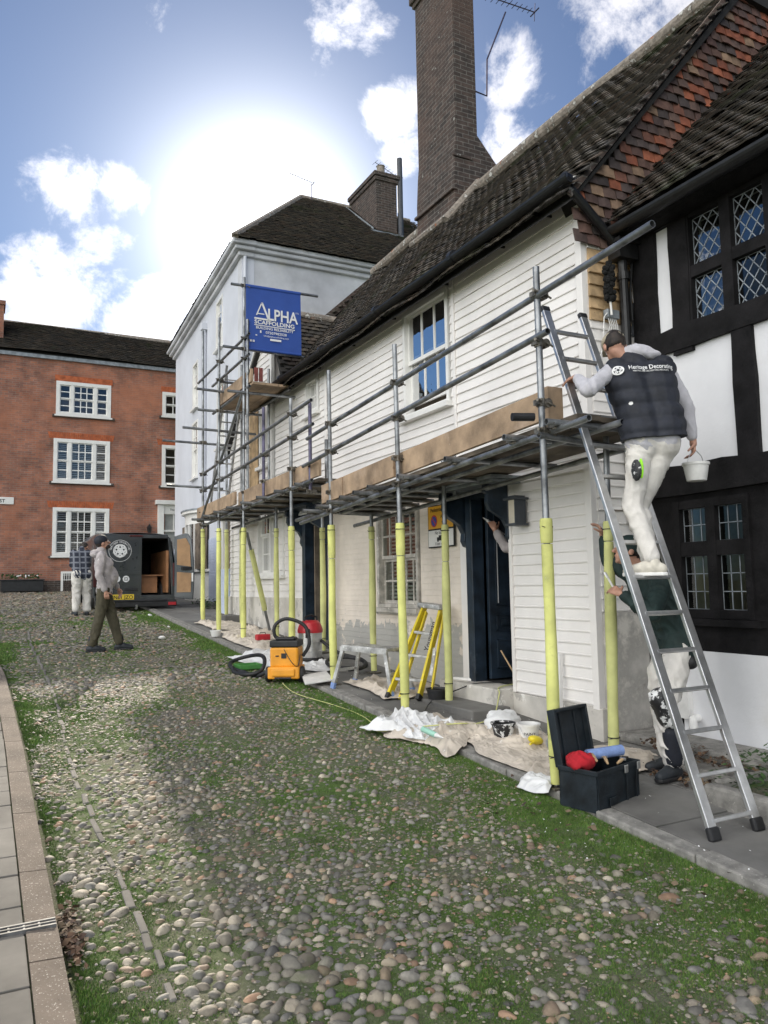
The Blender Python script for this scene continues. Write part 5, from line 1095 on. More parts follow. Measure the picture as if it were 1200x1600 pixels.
# doors
ld = MB(); ld.prism([(2.34, VY0-.02, 1.50), (3.33, VY0-.02, 1.50), (3.33, VY0-.02, 2.90), (2.50, VY0-.02, 2.90), (2.42, VY0-.02, 2.82), (2.36, VY0-.02, 2.4)], (0, .035, 0))
ld.box((2.37, VY0-.028, 2.02), (3.31, VY0-.019, 2.10)); ld.box((2.6, VY0-.028, 1.62), (3.30, VY0-.019, 1.66)); LD = ld.build('rear_door', MT['vanp'], VN, bevel=.012)
s = MB(); s.box((2.95, VY0-.05, 1.66), (3.25, VY0-.028, 1.72)); s.build('handle', MT['rubber'], LD, bevel=.006)
s = MB(); s.box((3.05, VY0-.03, 2.915), (3.35, VY0-.004, 2.945)); s.build('brake_light', MT['taill'], VN, bevel=.004)
for z in (1.75, 2.62): s = MB(); s.tube([(2.345, VY0-.03, z), (2.345, VY0-.03, z+.10)], .016, 8); s.build('hinge', MT['vanp'], LD)
s = MB(); s.box((2.62, VY0-.04, 1.45), (3.16, VY0-.026, 1.575)); pl = s.build('number_plate', MT['plate'], LD, bevel=.003); text('BN61 JZO', .115, (2.89, VY0-.042, 1.472), (1, 0, 0), (0, 0, 1), m='ltrblk', parent=LD, off=.015)
def ring(mb_, cx_, y, cz, r0_, r1_, n_=40, a0=0, a1=360):
    vs = []; 
    for k in range(n_+1):
        a = R(a0+(a1-a0)*k/n_)
        for r_ in (r0_, r1_): vs.append((cx_+math.cos(a)*r_, y, cz+math.sin(a)*r_))
    mb_.add(vs, [(2*k, 2*k+1, 2*k+3, 2*k+2) for k in range(n_)])
s = MB(); lc = (2.84, 2.58); y_ = VY0-.030
ring(s, lc[0], y_, lc[1], .245, .252); ring(s, lc[0], y_, lc[1], .125, .155)
for k in range(5):
    a = R(90+72*k); ring(s, lc[0]+math.cos(a)*.085, y_, lc[1]+math.sin(a)*.085, .022, .058, 20)
    b = R(90+36+72*k); s.add([(lc[0]+math.cos(b-.10)*.12, y_-.001, lc[1]+math.sin(b-.10)*.12), (lc[0]+math.cos(b+.10)*.12, y_-.001, lc[1]+math.sin(b+.10)*.12), (lc[0]+math.cos(b)*.185, y_-.001, lc[1]+math.sin(b)*.185)], [(0, 1, 2)])
ring(s, lc[0], y_-.001, lc[1], 0.0, .03, 20)
for k, ch in enumerate('HERITAGE DECORATING'):
    pass
s.build('emblem', MT['ltr'], LD)
def arc_text(st, cx_, y, cz, r_, size, a0, a1, parent):
    n_ = len(st)
    for k, ch in enumerate(st):
        if ch == ' ': continue
        a = R(a0+(a1-a0)*k/(n_-1)); U_ = (math.sin(a), 0, -math.cos(a)); V_ = (math.cos(a), 0, math.sin(a))
        yield ch, (cx_+math.cos(a)*r_, y, cz+math.sin(a)*r_), U_, V_
s = MB(); 
for ch, O_, U_, V_ in arc_text('HERITAGE DECORATING', lc[0], y_, lc[1], .188, .05, 170, 10, LD):
    o_ = text(ch, .055, O_, U_, V_, parent=None)
    for v in o_.data.vertices: s.v.append(tuple(v.co))
    b = len(s.v)-len(o_.data.vertices)
    for p_ in o_.data.polygons: s.f.append(tuple(i+b for i in p_.vertices)); s.m.append(0)
    bpy.data.objects.remove(o_)
s.build('lettering', MT['ltr'], LD)
s = MB(); ring(s, 2.78, y_, 2.0-.07, 0, .075, 24); ring(s, 2.98, y_, 2.0-.07, 0, .075, 24); s.build('icon', MT['ltr'], LD); text('f', .13, (2.785, y_-.002, 1.885), (1, 0, 0), (0, 0, 1), m='vanp', parent=LD, off=.03)
s = MB(); ring(s, 2.98, y_-.003, 1.93, .022, .032, 20); s.box((2.94, y_-.004, 1.888), (3.02, y_-.002, 1.894)); s.box((2.94, y_-.004, 1.966), (3.02, y_-.002, 1.972)); s.box((2.938, y_-.004, 1.888), (2.944, y_-.002, 1.972)); s.box((3.016, y_-.004, 1.888), (3.022, y_-.002, 1.972)); s.build('icon', MT['vanp'], LD)
# open door: hinged at the right corner, swung out towards the pavement
hx, hy = 4.10, VY0; dirr = Vector((math.cos(R(-32)), math.sin(R(-32)), 0))*.48; nn_ = Vector((-dirr.y, dirr.x, 0)).normalized()
def dp(u, z, o): p = Vector((hx, hy, 0))+dirr*u+nn_*o; return (p.x, p.y, z)
prof = [(0, 1.48), (.95, 1.42), (1.0, 1.9), (.98, 2.35), (.86, 2.85), (.70, 2.98), (.55, 3.0), (0, 2.93)]
s = MB(); s.prism([dp(u, z, 0) for u, z in prof], tuple(nn_*-.05)); RD = s.build('rear_door', MT['vanp'], VN, bevel=.012)
s = MB(); s.prism([dp(u, z, -.055) for u, z in ((.15, 2.25), (.85, 2.2), (.80, 2.7), (.6, 2.88), (.15, 2.85))], tuple(nn_*-.01)); s.prism([dp(u, z, -.055) for u, z in ((.15, 1.6), (.85, 1.6), (.88, 2.05), (.15, 2.08))], tuple(nn_*-.01)); s.build('door_lining', MT['plylt'], RD)
s = MB(); s.box((4.2, VY0-.28, 2.12), (4.45, VY0-.18, 2.2)); s.build('handle', MT['rubber'], RD, bevel=.01)
s = MB(); s.prism([dp(u, z, -.062) for u, z in ((.9, 1.85), (.98, 1.85), (.98, 2.05), (.9, 2.05))], tuple(nn_*-.01)); s.build('reflector', MT['signw'], RD)
s = MB(); s.box((2.30, VY0-.14, 1.28), (4.12, VY0+.1, 1.44)); s.box((2.55, VY0-.16, 1.40), (3.9, VY0, 1.455)); s.build('bumper', MT['rubber'], VN, bevel=.02)
for x in (2.33, 3.92): s = MB(); s.box((x, VY0-.15, 1.31), (x+.18, VY0-.10, 1.38)); s.build('reflector', MT['red'], VN)
for x in (2.27, 4.05): s = MB(); s.box((x, VY0-.012, 1.75), (x+.08, VY0+.03, 2.3)); s.build('tail_light', MT['taill'], VN, bevel=.01)
s = MB(); s.tube([(3.2, VY0-.02, 1.25), (3.2, VY0-.16, 1.25), (3.2, VY0-.18, 1.33)], .025, 8); s.build('tow_bar', MT['alu'], VN)
for (x, y) in ((2.42, 19.75), (3.98, 19.75), (2.42, 22.75), (3.98, 22.75)):
    zc = gz(y)-.05+.33; s = MB(); s.lathe([(.16, -.10), (.30, -.11), (.335, -.08), (.335, .08), (.30, .11), (.16, .10)], (x, y, zc), 28, 'x'); w_ = s.build('wheel', MT['rubber'], VN, smooth=True)
    s = MB(); s.lathe([(.03, -.105), (.17, -.10), (.19, -.07), (.19, .07), (.17, .10), (.03, .105)], (x, y, zc), 16, 'x'); s.build('rim', MT['alu'], w_)
s = MB()
for x, y0_ in ((V0x-.003, VY0+2.95), ): s.prism([(x+.09, y0_, 2.35), (x+.05, y0_+.95, 2.35), (x+.11, y0_+.55, 2.86), (x+.13, y0_+.05, 2.90)], (-.04, 0, -.01))
s.build('side_window', MT['glassb'] if False else MT['dark'], VN)
s = MB(); s.box((2.24, VY0+.15, 1.9), (2.262, VY0+2.9, 1.96)); s.build('side_moulding', MT['rubber'], VN)
# ================================================================== LEANING LADDER
LB, LT = Vector((3.77, 3.26, .235)), Vector((3.83, 4.64, 3.80)); LW = Vector((.375, 0, 0))
t = thing('leaning_ladder', 'long aluminium ladder leaning up to the scaffold, a worker standing on it', 'ladder', (3.95, 3.26, .21))
for e in (Vector((0, 0, 0)), LW):
    s = MB(); s.bar(LB+e, LT+e, .028, .066, (1, 0, 0)); s.build('stile', MT['alu'], t, bevel=.004)
    s = MB(); q = LB+e; s.bar(q+Vector((0, -.012, -.03)), q+Vector((0, .012, .045)), .040, .085, (1, 0, 0)); s.build('foot', MT['rubber'], t, bevel=.012)
    s = MB(); q = LT+e; s.bar(q-Vector((0, .008, .02)), q+Vector((0, .008, .02)), .036, .074, (1, 0, 0)); s.build('end_cap', MT['rubber'], t, bevel=.006)
LD_ = (LT-LB)/(LT-LB).z
for k in range(15):
    z = .305+.2355*k-LB.z; p = LB+LD_*z; s = MB(); s.bar(p+Vector((.01, 0, 0)), p+LW-Vector((.01, 0, 0)), .030, .026, (0, .35, 1)); s.build('rung', MT['alu'], t, bevel=.004)
    s = MB()
    for e in (Vector((-.0155, 0, 0)), LW+Vector((.0155, 0, 0))): s.tube([p+e-Vector((.0012, 0, 0)), p+e+Vector((.0012, 0, 0))], .012, 10)
    s.build('rivet', MT['rubber'], t)
# ================================================================== YELLOW STEPLADDER
t = thing('stepladder', 'yellow fibreglass stepladder folded and leaning on the brick wall', 'ladder', (3.95, 7.4, .49))
fl, fr2 = Vector((3.86, 7.46, .50)), Vector((4.12, 7.26, .49)); tl_, tr_ = Vector((4.56, 7.84, 1.45)), Vector((4.62, 7.58, 1.42))
for a_, b_ in ((fl, tl_), (fr2, tr_)):
    s = MB(); s.bar(a_, b_, .028, .085, (0, 0, 1)); s.build('stile', MT['yfib'], t, bevel=.004)
    off = Vector((.12, -.03, -.02)); s = MB(); s.bar(a_+off, a_.lerp(b_, .93)+off*.35, .022, .05, (0, 0, 1)); s.build('rear_stile', MT['yfib'], t, bevel=.004)
    s = MB(); s.bar(a_-(b_-a_).normalized()*.01, a_+(b_-a_).normalized()*.05, .036, .095, (0, 0, 1)); s.build('foot', MT['rubber'], t)
for k in (.20, .45, .70):
    a_, b_ = fl.lerp(tl_, k), fr2.lerp(tr_, k); s = MB(); s.bar(a_, b_, .085, .028, (0, 0, 1)); s.build('tread', MT['alud'], t, bevel=.004)
s = MB(); s.bar(tl_+Vector((-.02, .05, .01)), tr_+Vector((.0, -.05, .01)), .15, .055, (0, 0, 1)); s.build('top_cap', MT['alud'], t, bevel=.012)
s = MB(); s.bar(fr2.lerp(tr_, .25)+Vector((.06, -.025, .0)), fr2.lerp(tr_, .55)+Vector((.02, -.02, 0)), .03, .006); s.build('spreader', MT['alud'], t)
dl = (tr_-fr2).normalized(); sn = Vector((-.3, -1, 0)).normalized(); up2 = sn.cross(dl).normalized(); 
text('Youngman', .085, fr2.lerp(tr_, .66)+sn*.017-up2*-.028, dl, -up2 if up2.z < 0 else up2, m='ltrblk', parent=t, off=.01)
# ================================================================== PAINT-SPLASHED WORK PLATFORM
t = thing('work_platform', 'low aluminium work platform splashed with paint beside the yellow ladder', 'platform', (4.0, 8.0, .53))
c0 = Vector((3.92, 7.95, 1.0)); ax = Vector((.40, -.92, -.03)).normalized(); ay = Vector((.92, .40, 0)).normalized()
s = MB(); s.bar(c0-ax*.33, c0+ax*.33, .30, .035); s.build('top', MT['alud'], t, bevel=.006)
s = MB()
for sg in (-1, 1): s.bar(c0-ax*.34+ay*.15*sg-Vector((0, 0, .02)), c0+ax*.34+ay*.15*sg-Vector((0, 0, .02)), .025, .05)
s.build('side_rail', MT['alud'], t)
for sa in (-1, 1):
    for sg in (-1, 1):
        top = c0+ax*.31*sa+ay*.14*sg-Vector((0, 0, .03)); bot = c0+ax*.43*sa+ay*.19*sg; bot.z = gz(bot.y)+.015
        s = MB(); s.bar(bot, top, .028, .045, ax); s.build('leg', MT['alud'], t); s = MB(); s.bar(bot-Vector((0, 0, .012)), bot.lerp(top, .12), .036, .052, ax); s.build('foot', MT['bluefoam'], t)
    a_ = c0+ax*.385*sa+ay*.17; b_ = c0+ax*.385*sa-ay*.17; a_.z = b_.z = .74; s = MB(); s.bar(a_, b_, .025, .03); s.build('brace', MT['alud'], t)
# ================================================================== VACUUMS
def hose(name, pts, r, m, parent=None, rib=True):
    P_ = [Vector(p) for p in pts]; out = []
    for i in range(len(P_)-1):          # Catmull-Rom
        p0 = P_[max(i-1, 0)]; p1 = P_[i]; p2 = P_[i+1]; p3 = P_[min(i+2, len(P_)-1)]; n = max(4, int((p2-p1).length/.009)) if rib else 10
        for k in range(n):
            q = k/n; out.append(.5*((2*p1)+(-p0+p2)*q+(2*p0-5*p1+4*p2-p3)*q*q+(-p0+3*p1-3*p2+p3)*q**3))
    out.append(P_[-1]); s = MB(); s.tube(out, [r*(1.08 if i % 2 else .94) if rib else r for i in range(len(out))], 10); return s.build(name, MT[m], parent, smooth=True)
vx, vy = 3.33, 9.10; g = gz(vy)-.04; t = thing('site_vacuum', 'orange and black wet vacuum with looped black hose at the kerb', 'vacuum cleaner', (vx, vy, g))
a_ = -.55; ca, sa_ = math.cos(a_), math.sin(a_)
def vb(s, x0, x1, y0, y1, z0, z1):
    vs = []
    for x in (x0, x1):
        for y in (y0, y1):
            for z in (z0, z1): vs.append((vx+x*ca-y*sa_, vy+x*sa_+y*ca, g+z))
    s.add(vs, [(0,1,3,2),(4,6,7,5),(0,4,5,1),(2,3,7,6),(0,2,6,4),(1,5,7,3)])
s = MB(); vb(s, -.17, .17, -.17, .17, .18, .42); s.build('tank', MT['orange'], t, bevel=.025)
s = MB(); vb(s, -.19, .19, -.21, .19, .05, .19); vb(s, -.14, .14, -.23, -.20, .08, .17); s.build('base', MT['orange'], t, bevel=.02)
s = MB(); vb(s, -.175, .175, -.175, .175, .42, .50); vb(s, -.12, .12, -.10, .10, .50, .53); s.build('motor_head', MT['rubber'], t, bevel=.02)
s = MB(); vb(s, -.03, .03, -.178, -.165, .29, .35); vb(s, -.10, -.06, -.175, -.168, .31, .325); s.build('socket', MT['rubber'], t)
s = MB(); vb(s, -.10, .10, -.232, -.228, .055, .075); s.build('grip', MT['rubber'], t)
for x in (-.20, .20):
    s = MB(); s.lathe([(.03, -.03), (.085, -.03), (.095, -.01), (.095, .01), (.085, .03), (.03, .03)], (0, 0, 0), 20, 'x')
    s.v = [(vx+(v[0]+x)*ca-(v[1]-.08)*sa_, vy+(v[0]+x)*sa_+(v[1]-.08)*ca, g+.095+v[2]) for v in s.v]; s.build('wheel', MT['rubber'], t, smooth=True)
    s = MB(); s.lathe([(.02, -.02), (.04, -.02), (.04, .02), (.02, .02)], (0, 0, 0), 12, 'x'); s.v = [(vx+(v[0]+x)*ca-(v[1]+.14)*sa_, vy+(v[0]+x)*sa_+(v[1]+.14)*ca, g+.04+v[2]) for v in s.v]; s.build('castor', MT['rubber'], t)
hose('hose', [(vx+.17, vy-.1, g+.3), (vx+.24, vy-.14, g+.45), (vx+.20, vy-.1, g+.66), (vx+.02, vy+.02, g+.75), (vx-.12, vy+.06, g+.68), (vx-.12, vy+.06, g+.54), (vx, vy, g+.50), (vx+.1, vy+.02, g+.52)], .022, 'rubber', t)
hose('hose', [(vx-.14, vy+.1, g+.16), (vx-.25, vy+.35, g+.05), (3.0, 9.75, .62), (2.93, 10.1, .66), (3.05, 10.45, .70), (3.25, 10.4, .76), (3.3, 10.0, .80), (3.22, 9.6, .76), (3.12, 9.45, .66), (2.98, 9.5, .62), (2.90, 9.8, .62), (2.92, 10.0, .66)], .024, 'rubber', t)
hose('power_cord', [(vx+.1, vy-.2, g+.33), (vx+.05, vy-.24, g+.2), (vx-.03, vy-.25, g+.25), (vx-.1, vy-.18, g+.4)], .005, 'rubber', t, rib=False)
vx2, vy2 = 4.02, 10.05; g2 = gz(vy2)+.01; t = thing('drum_vacuum', 'steel drum vacuum with red lid standing behind the orange one', 'vacuum cleaner', (vx2, vy2, g2))
s = MB(); s.lathe([(.155, .06), (.16, .08), (.16, .14), (.166, .145), (.166, .16), (.16, .165), (.16, .27), (.166, .275), (.166, .29), (.16, .295), (.16, .40)], (vx2, vy2, g2), 28); s.build('drum', MT['alu'], t, smooth=True)
s = MB(); s.lathe([(.17, .40), (.175, .43), (.165, .47), (.14, .53), (.10, .565), (.02, .57)], (vx2, vy2, g2), 28); s.build('lid', MT['red'], t, smooth=True)
s = MB(); s.tube([(vx2-.1, vy2-.03, g2+.53), (vx2-.09, vy2-.03, g2+.61), (vx2, vy2-.02, g2+.64), (vx2+.09, vy2-.01, g2+.61), (vx2+.1, vy2, g2+.53)], .014, 8); s.box((vx2-.13, vy2-.19, g2+.34), (vx2-.08, vy2-.15, g2+.46)); s.build('handle', MT['rubber'], t)
s = MB(); s.lathe([(.18, .03), (.19, .05), (.17, .07)], (vx2, vy2, g2), 20)
for k in range(4): a = k*math.pi/2+.4; s.ell((vx2+.18*math.cos(a), vy2+.18*math.sin(a), g2+.025), (.03, .03, .028), 8, 6)
s.build('castor_base', MT['rubber'], t)
hose('hose', [(vx2+.1, vy2-.13, g2+.3), (4.3, 9.75, .80), (4.50, 9.45, .72), (4.42, 9.15, .66), (4.15, 9.1, .66), (4.0, 9.35, .68), (4.12, 9.65, .72), (4.38, 9.62, .74), (4.46, 9.3, .71), (4.3, 9.0, .66), (4.1, 8.98, .65)], .022, 'rubber', t)
# crate, board, bits
t = thing('tool_crate', 'low green plastic crate inside the coiled hose on the grass', 'crate', (3.16, 10.2, .62))
s = MB(); gr = mat('green_plastic', (.06, .22, .05), .5); g = .625
for q in (((3.02, 10.0, g), (3.34, 10.02, g+.06)), ((3.02, 10.28, g), (3.34, 10.30, g+.06)), ((3.02, 10.02, g), (3.04, 10.28, g+.06)), ((3.32, 10.02, g), (3.34, 10.28, g+.06)), ((3.04, 10.02, g), (3.32, 10.28, g+.015))): s.box(*q)
s.build('shell', gr, t, bevel=.006)
t = thing('white_board', 'flat white board lying at the kerb beside the orange vacuum', 'board', (3.55, 8.66, .56))
s = MB(); s.prism([(3.46, 8.93, .615), (3.80, 8.98, .64), (3.66, 8.44, .60), (3.30, 8.42, .58)], (0, 0, .018)); s.build('panel', MT['plastic'], t, bevel=.003)
# ================================================================== DUST SHEETS
def sheet(label, cx_, cy_, w, h, rot, amp, seed, m='sheet', nx=90, ny=60, name='dust_sheet', cat='dust sheet', lift=.0, group='dust sheets laid along the pavement', zf=None):
    rg = random.Random(seed); V = []; ii = np.linspace(0, 1, nx); jj = np.linspace(0, 1, ny); U_, W_ = np.meshgrid(ii, jj, indexing='ij')
    s1, s2 = rg.random()*20, rg.random()*20
    ex = (fnoise(U_*4+s1, W_*0+3, 1)-.5)*.22*h; ey = (fnoise(W_*4+s2, U_*0+5, 2)-.5)*.22*w
    lx = (U_-.5)*w + ey*(np.abs(U_-.5)*2) ; ly = (W_-.5)*h + ex*(np.abs(W_-.5)*2)
    q = .6*math.sin(s1); px_, py_ = lx*math.cos(q)-ly*math.sin(q), lx*math.sin(q)+ly*math.cos(q); wp = fnoise(lx*3+s2, ly*3+s1, 6)*2.2
    rdg = lambda f: (1-np.abs(f*2-1))**3
    n1 = fnoise(px_*4+s1, py_*4+s2, 3); n2 = rdg(fnoise(px_*2.2+wp+s2, py_*11+wp*2+s1, 4)); n3 = rdg(fnoise(px_*9+wp*2+s1, py_*3.5+wp+s2, 8)); n4 = rdg(fnoise(px_*30+s1, py_*22+wp*5, 5))
    edge = np.clip(np.minimum(np.minimum(U_, 1-U_), np.minimum(W_, 1-W_))*9, .15, 1); mask = np.clip(fnoise(lx*2.3+s2, ly*2.0+s1, 11)*1.6-.25, .12, 1)
    hh = amp*edge*(mask*(n1*.55+n2*1.0+n3*.7)+.22*n4+.12*n2)
    ca_, sa2 = math.cos(rot), math.sin(rot); X = cx_+lx*ca_-ly*sa2; Y = cy_+lx*sa2+ly*ca_
    lim = 4.70; X = np.minimum(X, lim-.02*n3)
    base = gzv(Y)+.014; base = np.where(X < 3.50, base-.055*np.clip((3.50-X)/.10, 0, 1)+.012, base)
    if zf is not None: base = zf(X, Y, base)
    Z = base+.004+hh+lift
    V = np.stack([X, Y, Z], -1).reshape(-1, 3); a = (np.arange(nx-1)[:, None]*ny+np.arange(ny-1)[None]).ravel(); F = np.stack([a, a+ny, a+ny+1, a+1], 1)
    o = np_mesh(name, V, F, MT[m]); md = o.modifiers.new('s', 'SOLIDIFY'); md.thickness = .003; md.offset = 1
    return tag(o, label, cat, group)
sheet('crumpled beige dust sheet under the buckets between step and toolbox', 4.0, 5.25, .80, 1.45, .05, .040, 1, nx=130, ny=190)
sheet('crumpled dust sheet spilling over the kerb below the yellow ladder', 3.66, 6.05, .80, .95, .2, .055, 2, nx=120, ny=120)
sheet('white polythene sheet draped over the kerb below the yellow ladder', 3.45, 6.25, .50, .75, .5, .055, 3, m='sheetw', lift=.03, nx=90, ny=110)
sheet('dust sheet bunched beneath the low work platform', 4.2, 8.0, .85, 1.1, .1, .045, 4)
sheet('pale dust sheet spread behind the orange vacuum', 3.75, 10.35, .95, 1.9, .0, .045, 5, m='sheetw', ny=110)
sheet('long dust sheet bundled along the cottage wall', 4.15, 12.6, .9, 2.6, -.02, .075, 6, ny=140)
sheet('dust sheet heaped on the pavement by the blue house', 4.1, 14.7, .75, 1.3, .0, .07, 7)
sheet('beige dust sheet around the feet of the worker below the ladder', 4.5, 4.72, .8, .55, .3, .035, 8)
sheet('scrap of white cloth at the foot of the first scaffold pole', 3.52, 4.50, .24, .26, .3, .028, 9, m='sheetw', nx=40, ny=40)
# plastic bag
s = MB(); s.ell((4.12, 5.78, .46), (.17, .15, .12), 30, 22); o = s.build('plastic_bag', MT['sheetw'], None, smooth=True); tag(o, 'crumpled translucent white plastic bag behind the two buckets', 'bag')
for v in o.data.vertices:
    c = v.co; k = 1+.30*(vnoise(c.x*22, c.z*26+c.y*17, 3)-.5)+.12*(vnoise(c.x*60, c.z*50+c.y*44, 5)-.5); d = c-Vector((4.12, 5.78, .46)); v.co = Vector((4.12, 5.78, .46))+d*k; v.co.z = max(v.co.z, gz(v.co.y)+.03)
# buckets
def bucket(name, label, x, y, z, r1, r0_, h, m, paintlvl=None, lid=False, handle=True, group=None, hpos=None):
    t = thing(name, label, 'bucket', (x, y, z), group); s = MB(); s.lathe([(r0_*.3, .004), (r0_*.96, .004), (r0_, .012), (r1*.99, h-.02), (r1+.006, h-.018), (r1+.008, h), (r1-.002, h), (r1-.006, h-.02), (r0_-.004, .02), (r0_*.3, .018)], (x, y, z), 32); s.build('pail', MT[m], t, smooth=True)
    if paintlvl: s = MB(); s.lathe([(.01, h*paintlvl), ((r0_+(r1-r0_)*paintlvl)*.975, h*paintlvl)], (x, y, z), 28, cap=True); s.build('paint', MT['paint'], t)
    if handle:
        s = MB(); hp = hpos or [(x-r1, y, z+h-.02), (x-r1-.01, y-.05, z+h-.07), (x-r1*.6, y-r1-.01, z+h-.11), (x+r1*.6, y-r1-.01, z+h-.11), (x+r1+.01, y-.05, z+h-.07), (x+r1, y, z+h-.02)]; s.tube(hp, .0028, 6); s.build('handle', MT['alu'], t, smooth=True)
    return t
bucket('paint_bucket', 'black bucket streaked and filled with white paint beside the plastic bag', 3.97, 5.56, .385, .098, .075, .135, 'splash', .88)
bucket('paint_bucket', 'white plastic paint bucket on the dust sheet right of the black one', 4.10, 5.38, .375, .092, .072, .15, 'plastic', .8)
text('PAINT', .035, (4.045, 5.297, .44), (.82, -.57, 0), (0, 0, 1), m='ltrblk', parent=bpy.data.objects['paint_bucket.001'], off=.01)
bucket('paint_bucket', 'small black bucket under the yellow stepladder', 4.28, 7.15, .478, .11, .09, .13, 'rubber', .85, handle=False)
bucket('paint_kettle', 'small grey plastic pot with a brush on the kerb by the far poles', 3.55, 13.15, .87, .09, .07, .11, 'plastic', .6, handle=False)
t = thing('paint_scoop', 'yellow plastic scoop lying by the white bucket', 'scoop', (4.03, 5.2, .37)); s = MB(); s.ell((4.03, 5.20, .425), (.085, .055, .035), 16, 10, (0, .3, .4)); s.tube([(4.0, 5.17, .42), (3.92, 5.13, .415)], .009, 8); s.build('blade', MT['yplas'], t, smooth=True)
t = thing('tin_cover', 'round silver paint lid leaning beside the yellow scoop', 'lid', (4.08, 5.02, .37)); s = MB(); s.lathe([(.003, 0), (.07, 0), (.075, .008), (.066, .008), (.06, .003), (.003, .003)], (0, 0, 0), 24)
mt_ = Euler((.5, -.5, 0)).to_matrix(); s.v = [tuple(mt_ @ Vector(v)+Vector((4.08, 5.02, .42))) for v in s.v]; s.build('disc', MT['alu'], t, smooth=True)
t = thing('caulk_tube', 'white and green sealant tube lying on the dust sheet', 'tube', (3.38, 5.67, .45)); s = MB(); p, q = Vector((3.36, 5.86, .475)), Vector((3.37, 5.66, .455)); s.tube([p, q], .024, 16); s.build('barrel', mat('mint_label', (.35, .62, .50), .5), t, smooth=True)
s = MB(); s.tube([q, q+Vector((.005, -.10, -.006))], [.022, .004], 12); s.build('nozzle', MT['plastic'], t, smooth=True); s = MB(); s.tube([p, p+Vector((0, .03, .002))], .025, 16); s.build('end_cap', MT['plastic'], t, smooth=True)
# cables
for pts, m, lab in (([(4.85, 6.75, .67), (4.6, 6.9, .66), (4.45, 7.0, .60), (4.2, 7.1, .50), (3.8, 6.6, .47), (3.65, 6.3, .50)], 'rubber', 'black cable running from the door step past the ladder'),
                    ([(5.0, 6.6, .67), (4.62, 6.5, .665), (4.5, 6.35, .62), (4.25, 6.1, .47), (3.95, 5.95, .45), (3.7, 5.8, .50), (3.4, 5.95, .48)], 'foam2', 'thin green and yellow hose trailing over the door step'),
                    ([(3.2, 8.9, .56), (3.15, 8.3, .51), (3.3, 7.6, .46), (3.36, 7.2, .43), (3.32, 6.8, .41), (3.2, 6.4, .39), (3.35, 6.15, .44)], 'foam2', 'pale yellow cord lying in the grass along the kerb')):
    o = hose('cable', pts, .0035 if 'cord' in lab else .006, m, None, rib=False); tag(o, lab, 'cable')
# ================================================================== TOOL BOX
A0_ = Vector((3.50, 3.90, gz(3.9)-.02)); e1 = Vector((.965, .26, 0)).normalized(); e2 = Vector((-e1.y, e1.x, 0)); zu = Vector((0, 0, 1))
t = thing('tool_box', 'large dark plastic tool box with open lid beside the kerb pole', 'tool box', tuple(A0_))
def ob(s, a0, a1, b0, b1, c0_, c1, tap=0):
    vs = []
    for a in (a0, a1):
        for b in (b0, b1):
            for c in (c0_, c1):
                k = tap if c == c0_ else 0; aa = a+(k if a == a0 else -k); bb = b+(k if b == b0 else -k); vs.append(tuple(A0_+e1*aa+e2*bb+zu*c))
    s.add(vs, [(0,1,3,2),(4,6,7,5),(0,4,5,1),(2,3,7,6),(0,2,6,4),(1,5,7,3)])
L_, D_, H_ = .50, .30, .26
s = MB(); ob(s, 0, L_, 0, .012, 0, H_, .01); ob(s, 0, L_, D_-.012, D_, 0, H_, .01); ob(s, 0, .012, .012, D_-.012, 0, H_); ob(s, L_-.012, L_, .012, D_-.012, 0, H_); ob(s, .012, L_-.012, .012, D_-.012, .01, .02); ob(s, -.008, L_+.008, -.008, .0, H_-.03, H_); ob(s, -.008, -.001, 0, D_, H_-.03, H_); ob(s, L_+.001, L_+.008, 0, D_, H_-.03, H_)
ob(s, .12, .22, -.010, -.001, .03, .08); ob(s, .33, .345, -.008, -.001, .0, H_-.03); ob(s, .45, .465, -.008, -.001, .0, H_-.03); s.build('body', MT['toolbox'], t, bevel=.005)
hd = (e2*.16+zu*1).normalized(); hn = e1.cross(hd).normalized(); h0 = A0_+e2*(D_+.01)+zu*(H_-.02)
s = MB()
def lb(a0, a1, b0, b1, c0_, c1): s.add([tuple(h0+e1*a+hd*b+hn*c) for a in (a0, a1) for b in (b0, b1) for c in (c0_, c1)], [(0,1,3,2),(4,6,7,5),(0,4,5,1),(2,3,7,6),(0,2,6,4),(1,5,7,3)])
lb(0, L_*.78, 0, .37, -.01, .004); lb(0, .02, 0, .37, .004, .05); lb(L_*.78-.02, L_*.78, 0, .37, .004, .05); lb(0.02, L_*.78-.02, .35, .37, .004, .05); lb(.02, L_*.78-.02, 0, .02, .004, .05); lb(.1, .12, .03, .34, .004, .014); lb(.27, .29, .03, .34, .004, .014); s.build('lid', MT['toolbox'], t, bevel=.006)
for a in (.30, .455): s = MB(); ob(s, a, a+.04, -.016, -.009, H_-.055, H_-.005); s.build('latch', MT['alu'], t, bevel=.003)
def bp(a, b, c): return tuple(A0_+e1*a+e2*b+zu*c)
t = thing('roller_sleeve', 'pale blue paint roller sleeve lying across the open tool box', 'roller', bp(.3, .2, .3)); s = MB(); p, q = Vector(bp(.22, .22, .30)), Vector(bp(.46, .10, .315)); s.tube([p, q], .036, 20); s.build('pile', MT['bluefoam'], t, smooth=True); s = MB(); s.tube([q, q+(q-p).normalized()*.003], .024, 16); s.build('core', MT['rubber'], t)
s = MB(); s.ell(bp(.09, .18, .285), (.11, .09, .055), 24, 16); o = s.build('red_cloth', MT['redcloth'], None, smooth=True); tag(o, 'crumpled red cloth in the open tool box', 'cloth')
for v in o.data.vertices: v.co += v.co.normalized()*0+Vector((0, 0, 1))*.05*(vnoise(v.co.x*30, v.co.y*30, 2)-.5)+Vector((.03*(vnoise(v.co.z*40, v.co.y*30, 4)-.5), 0, 0))
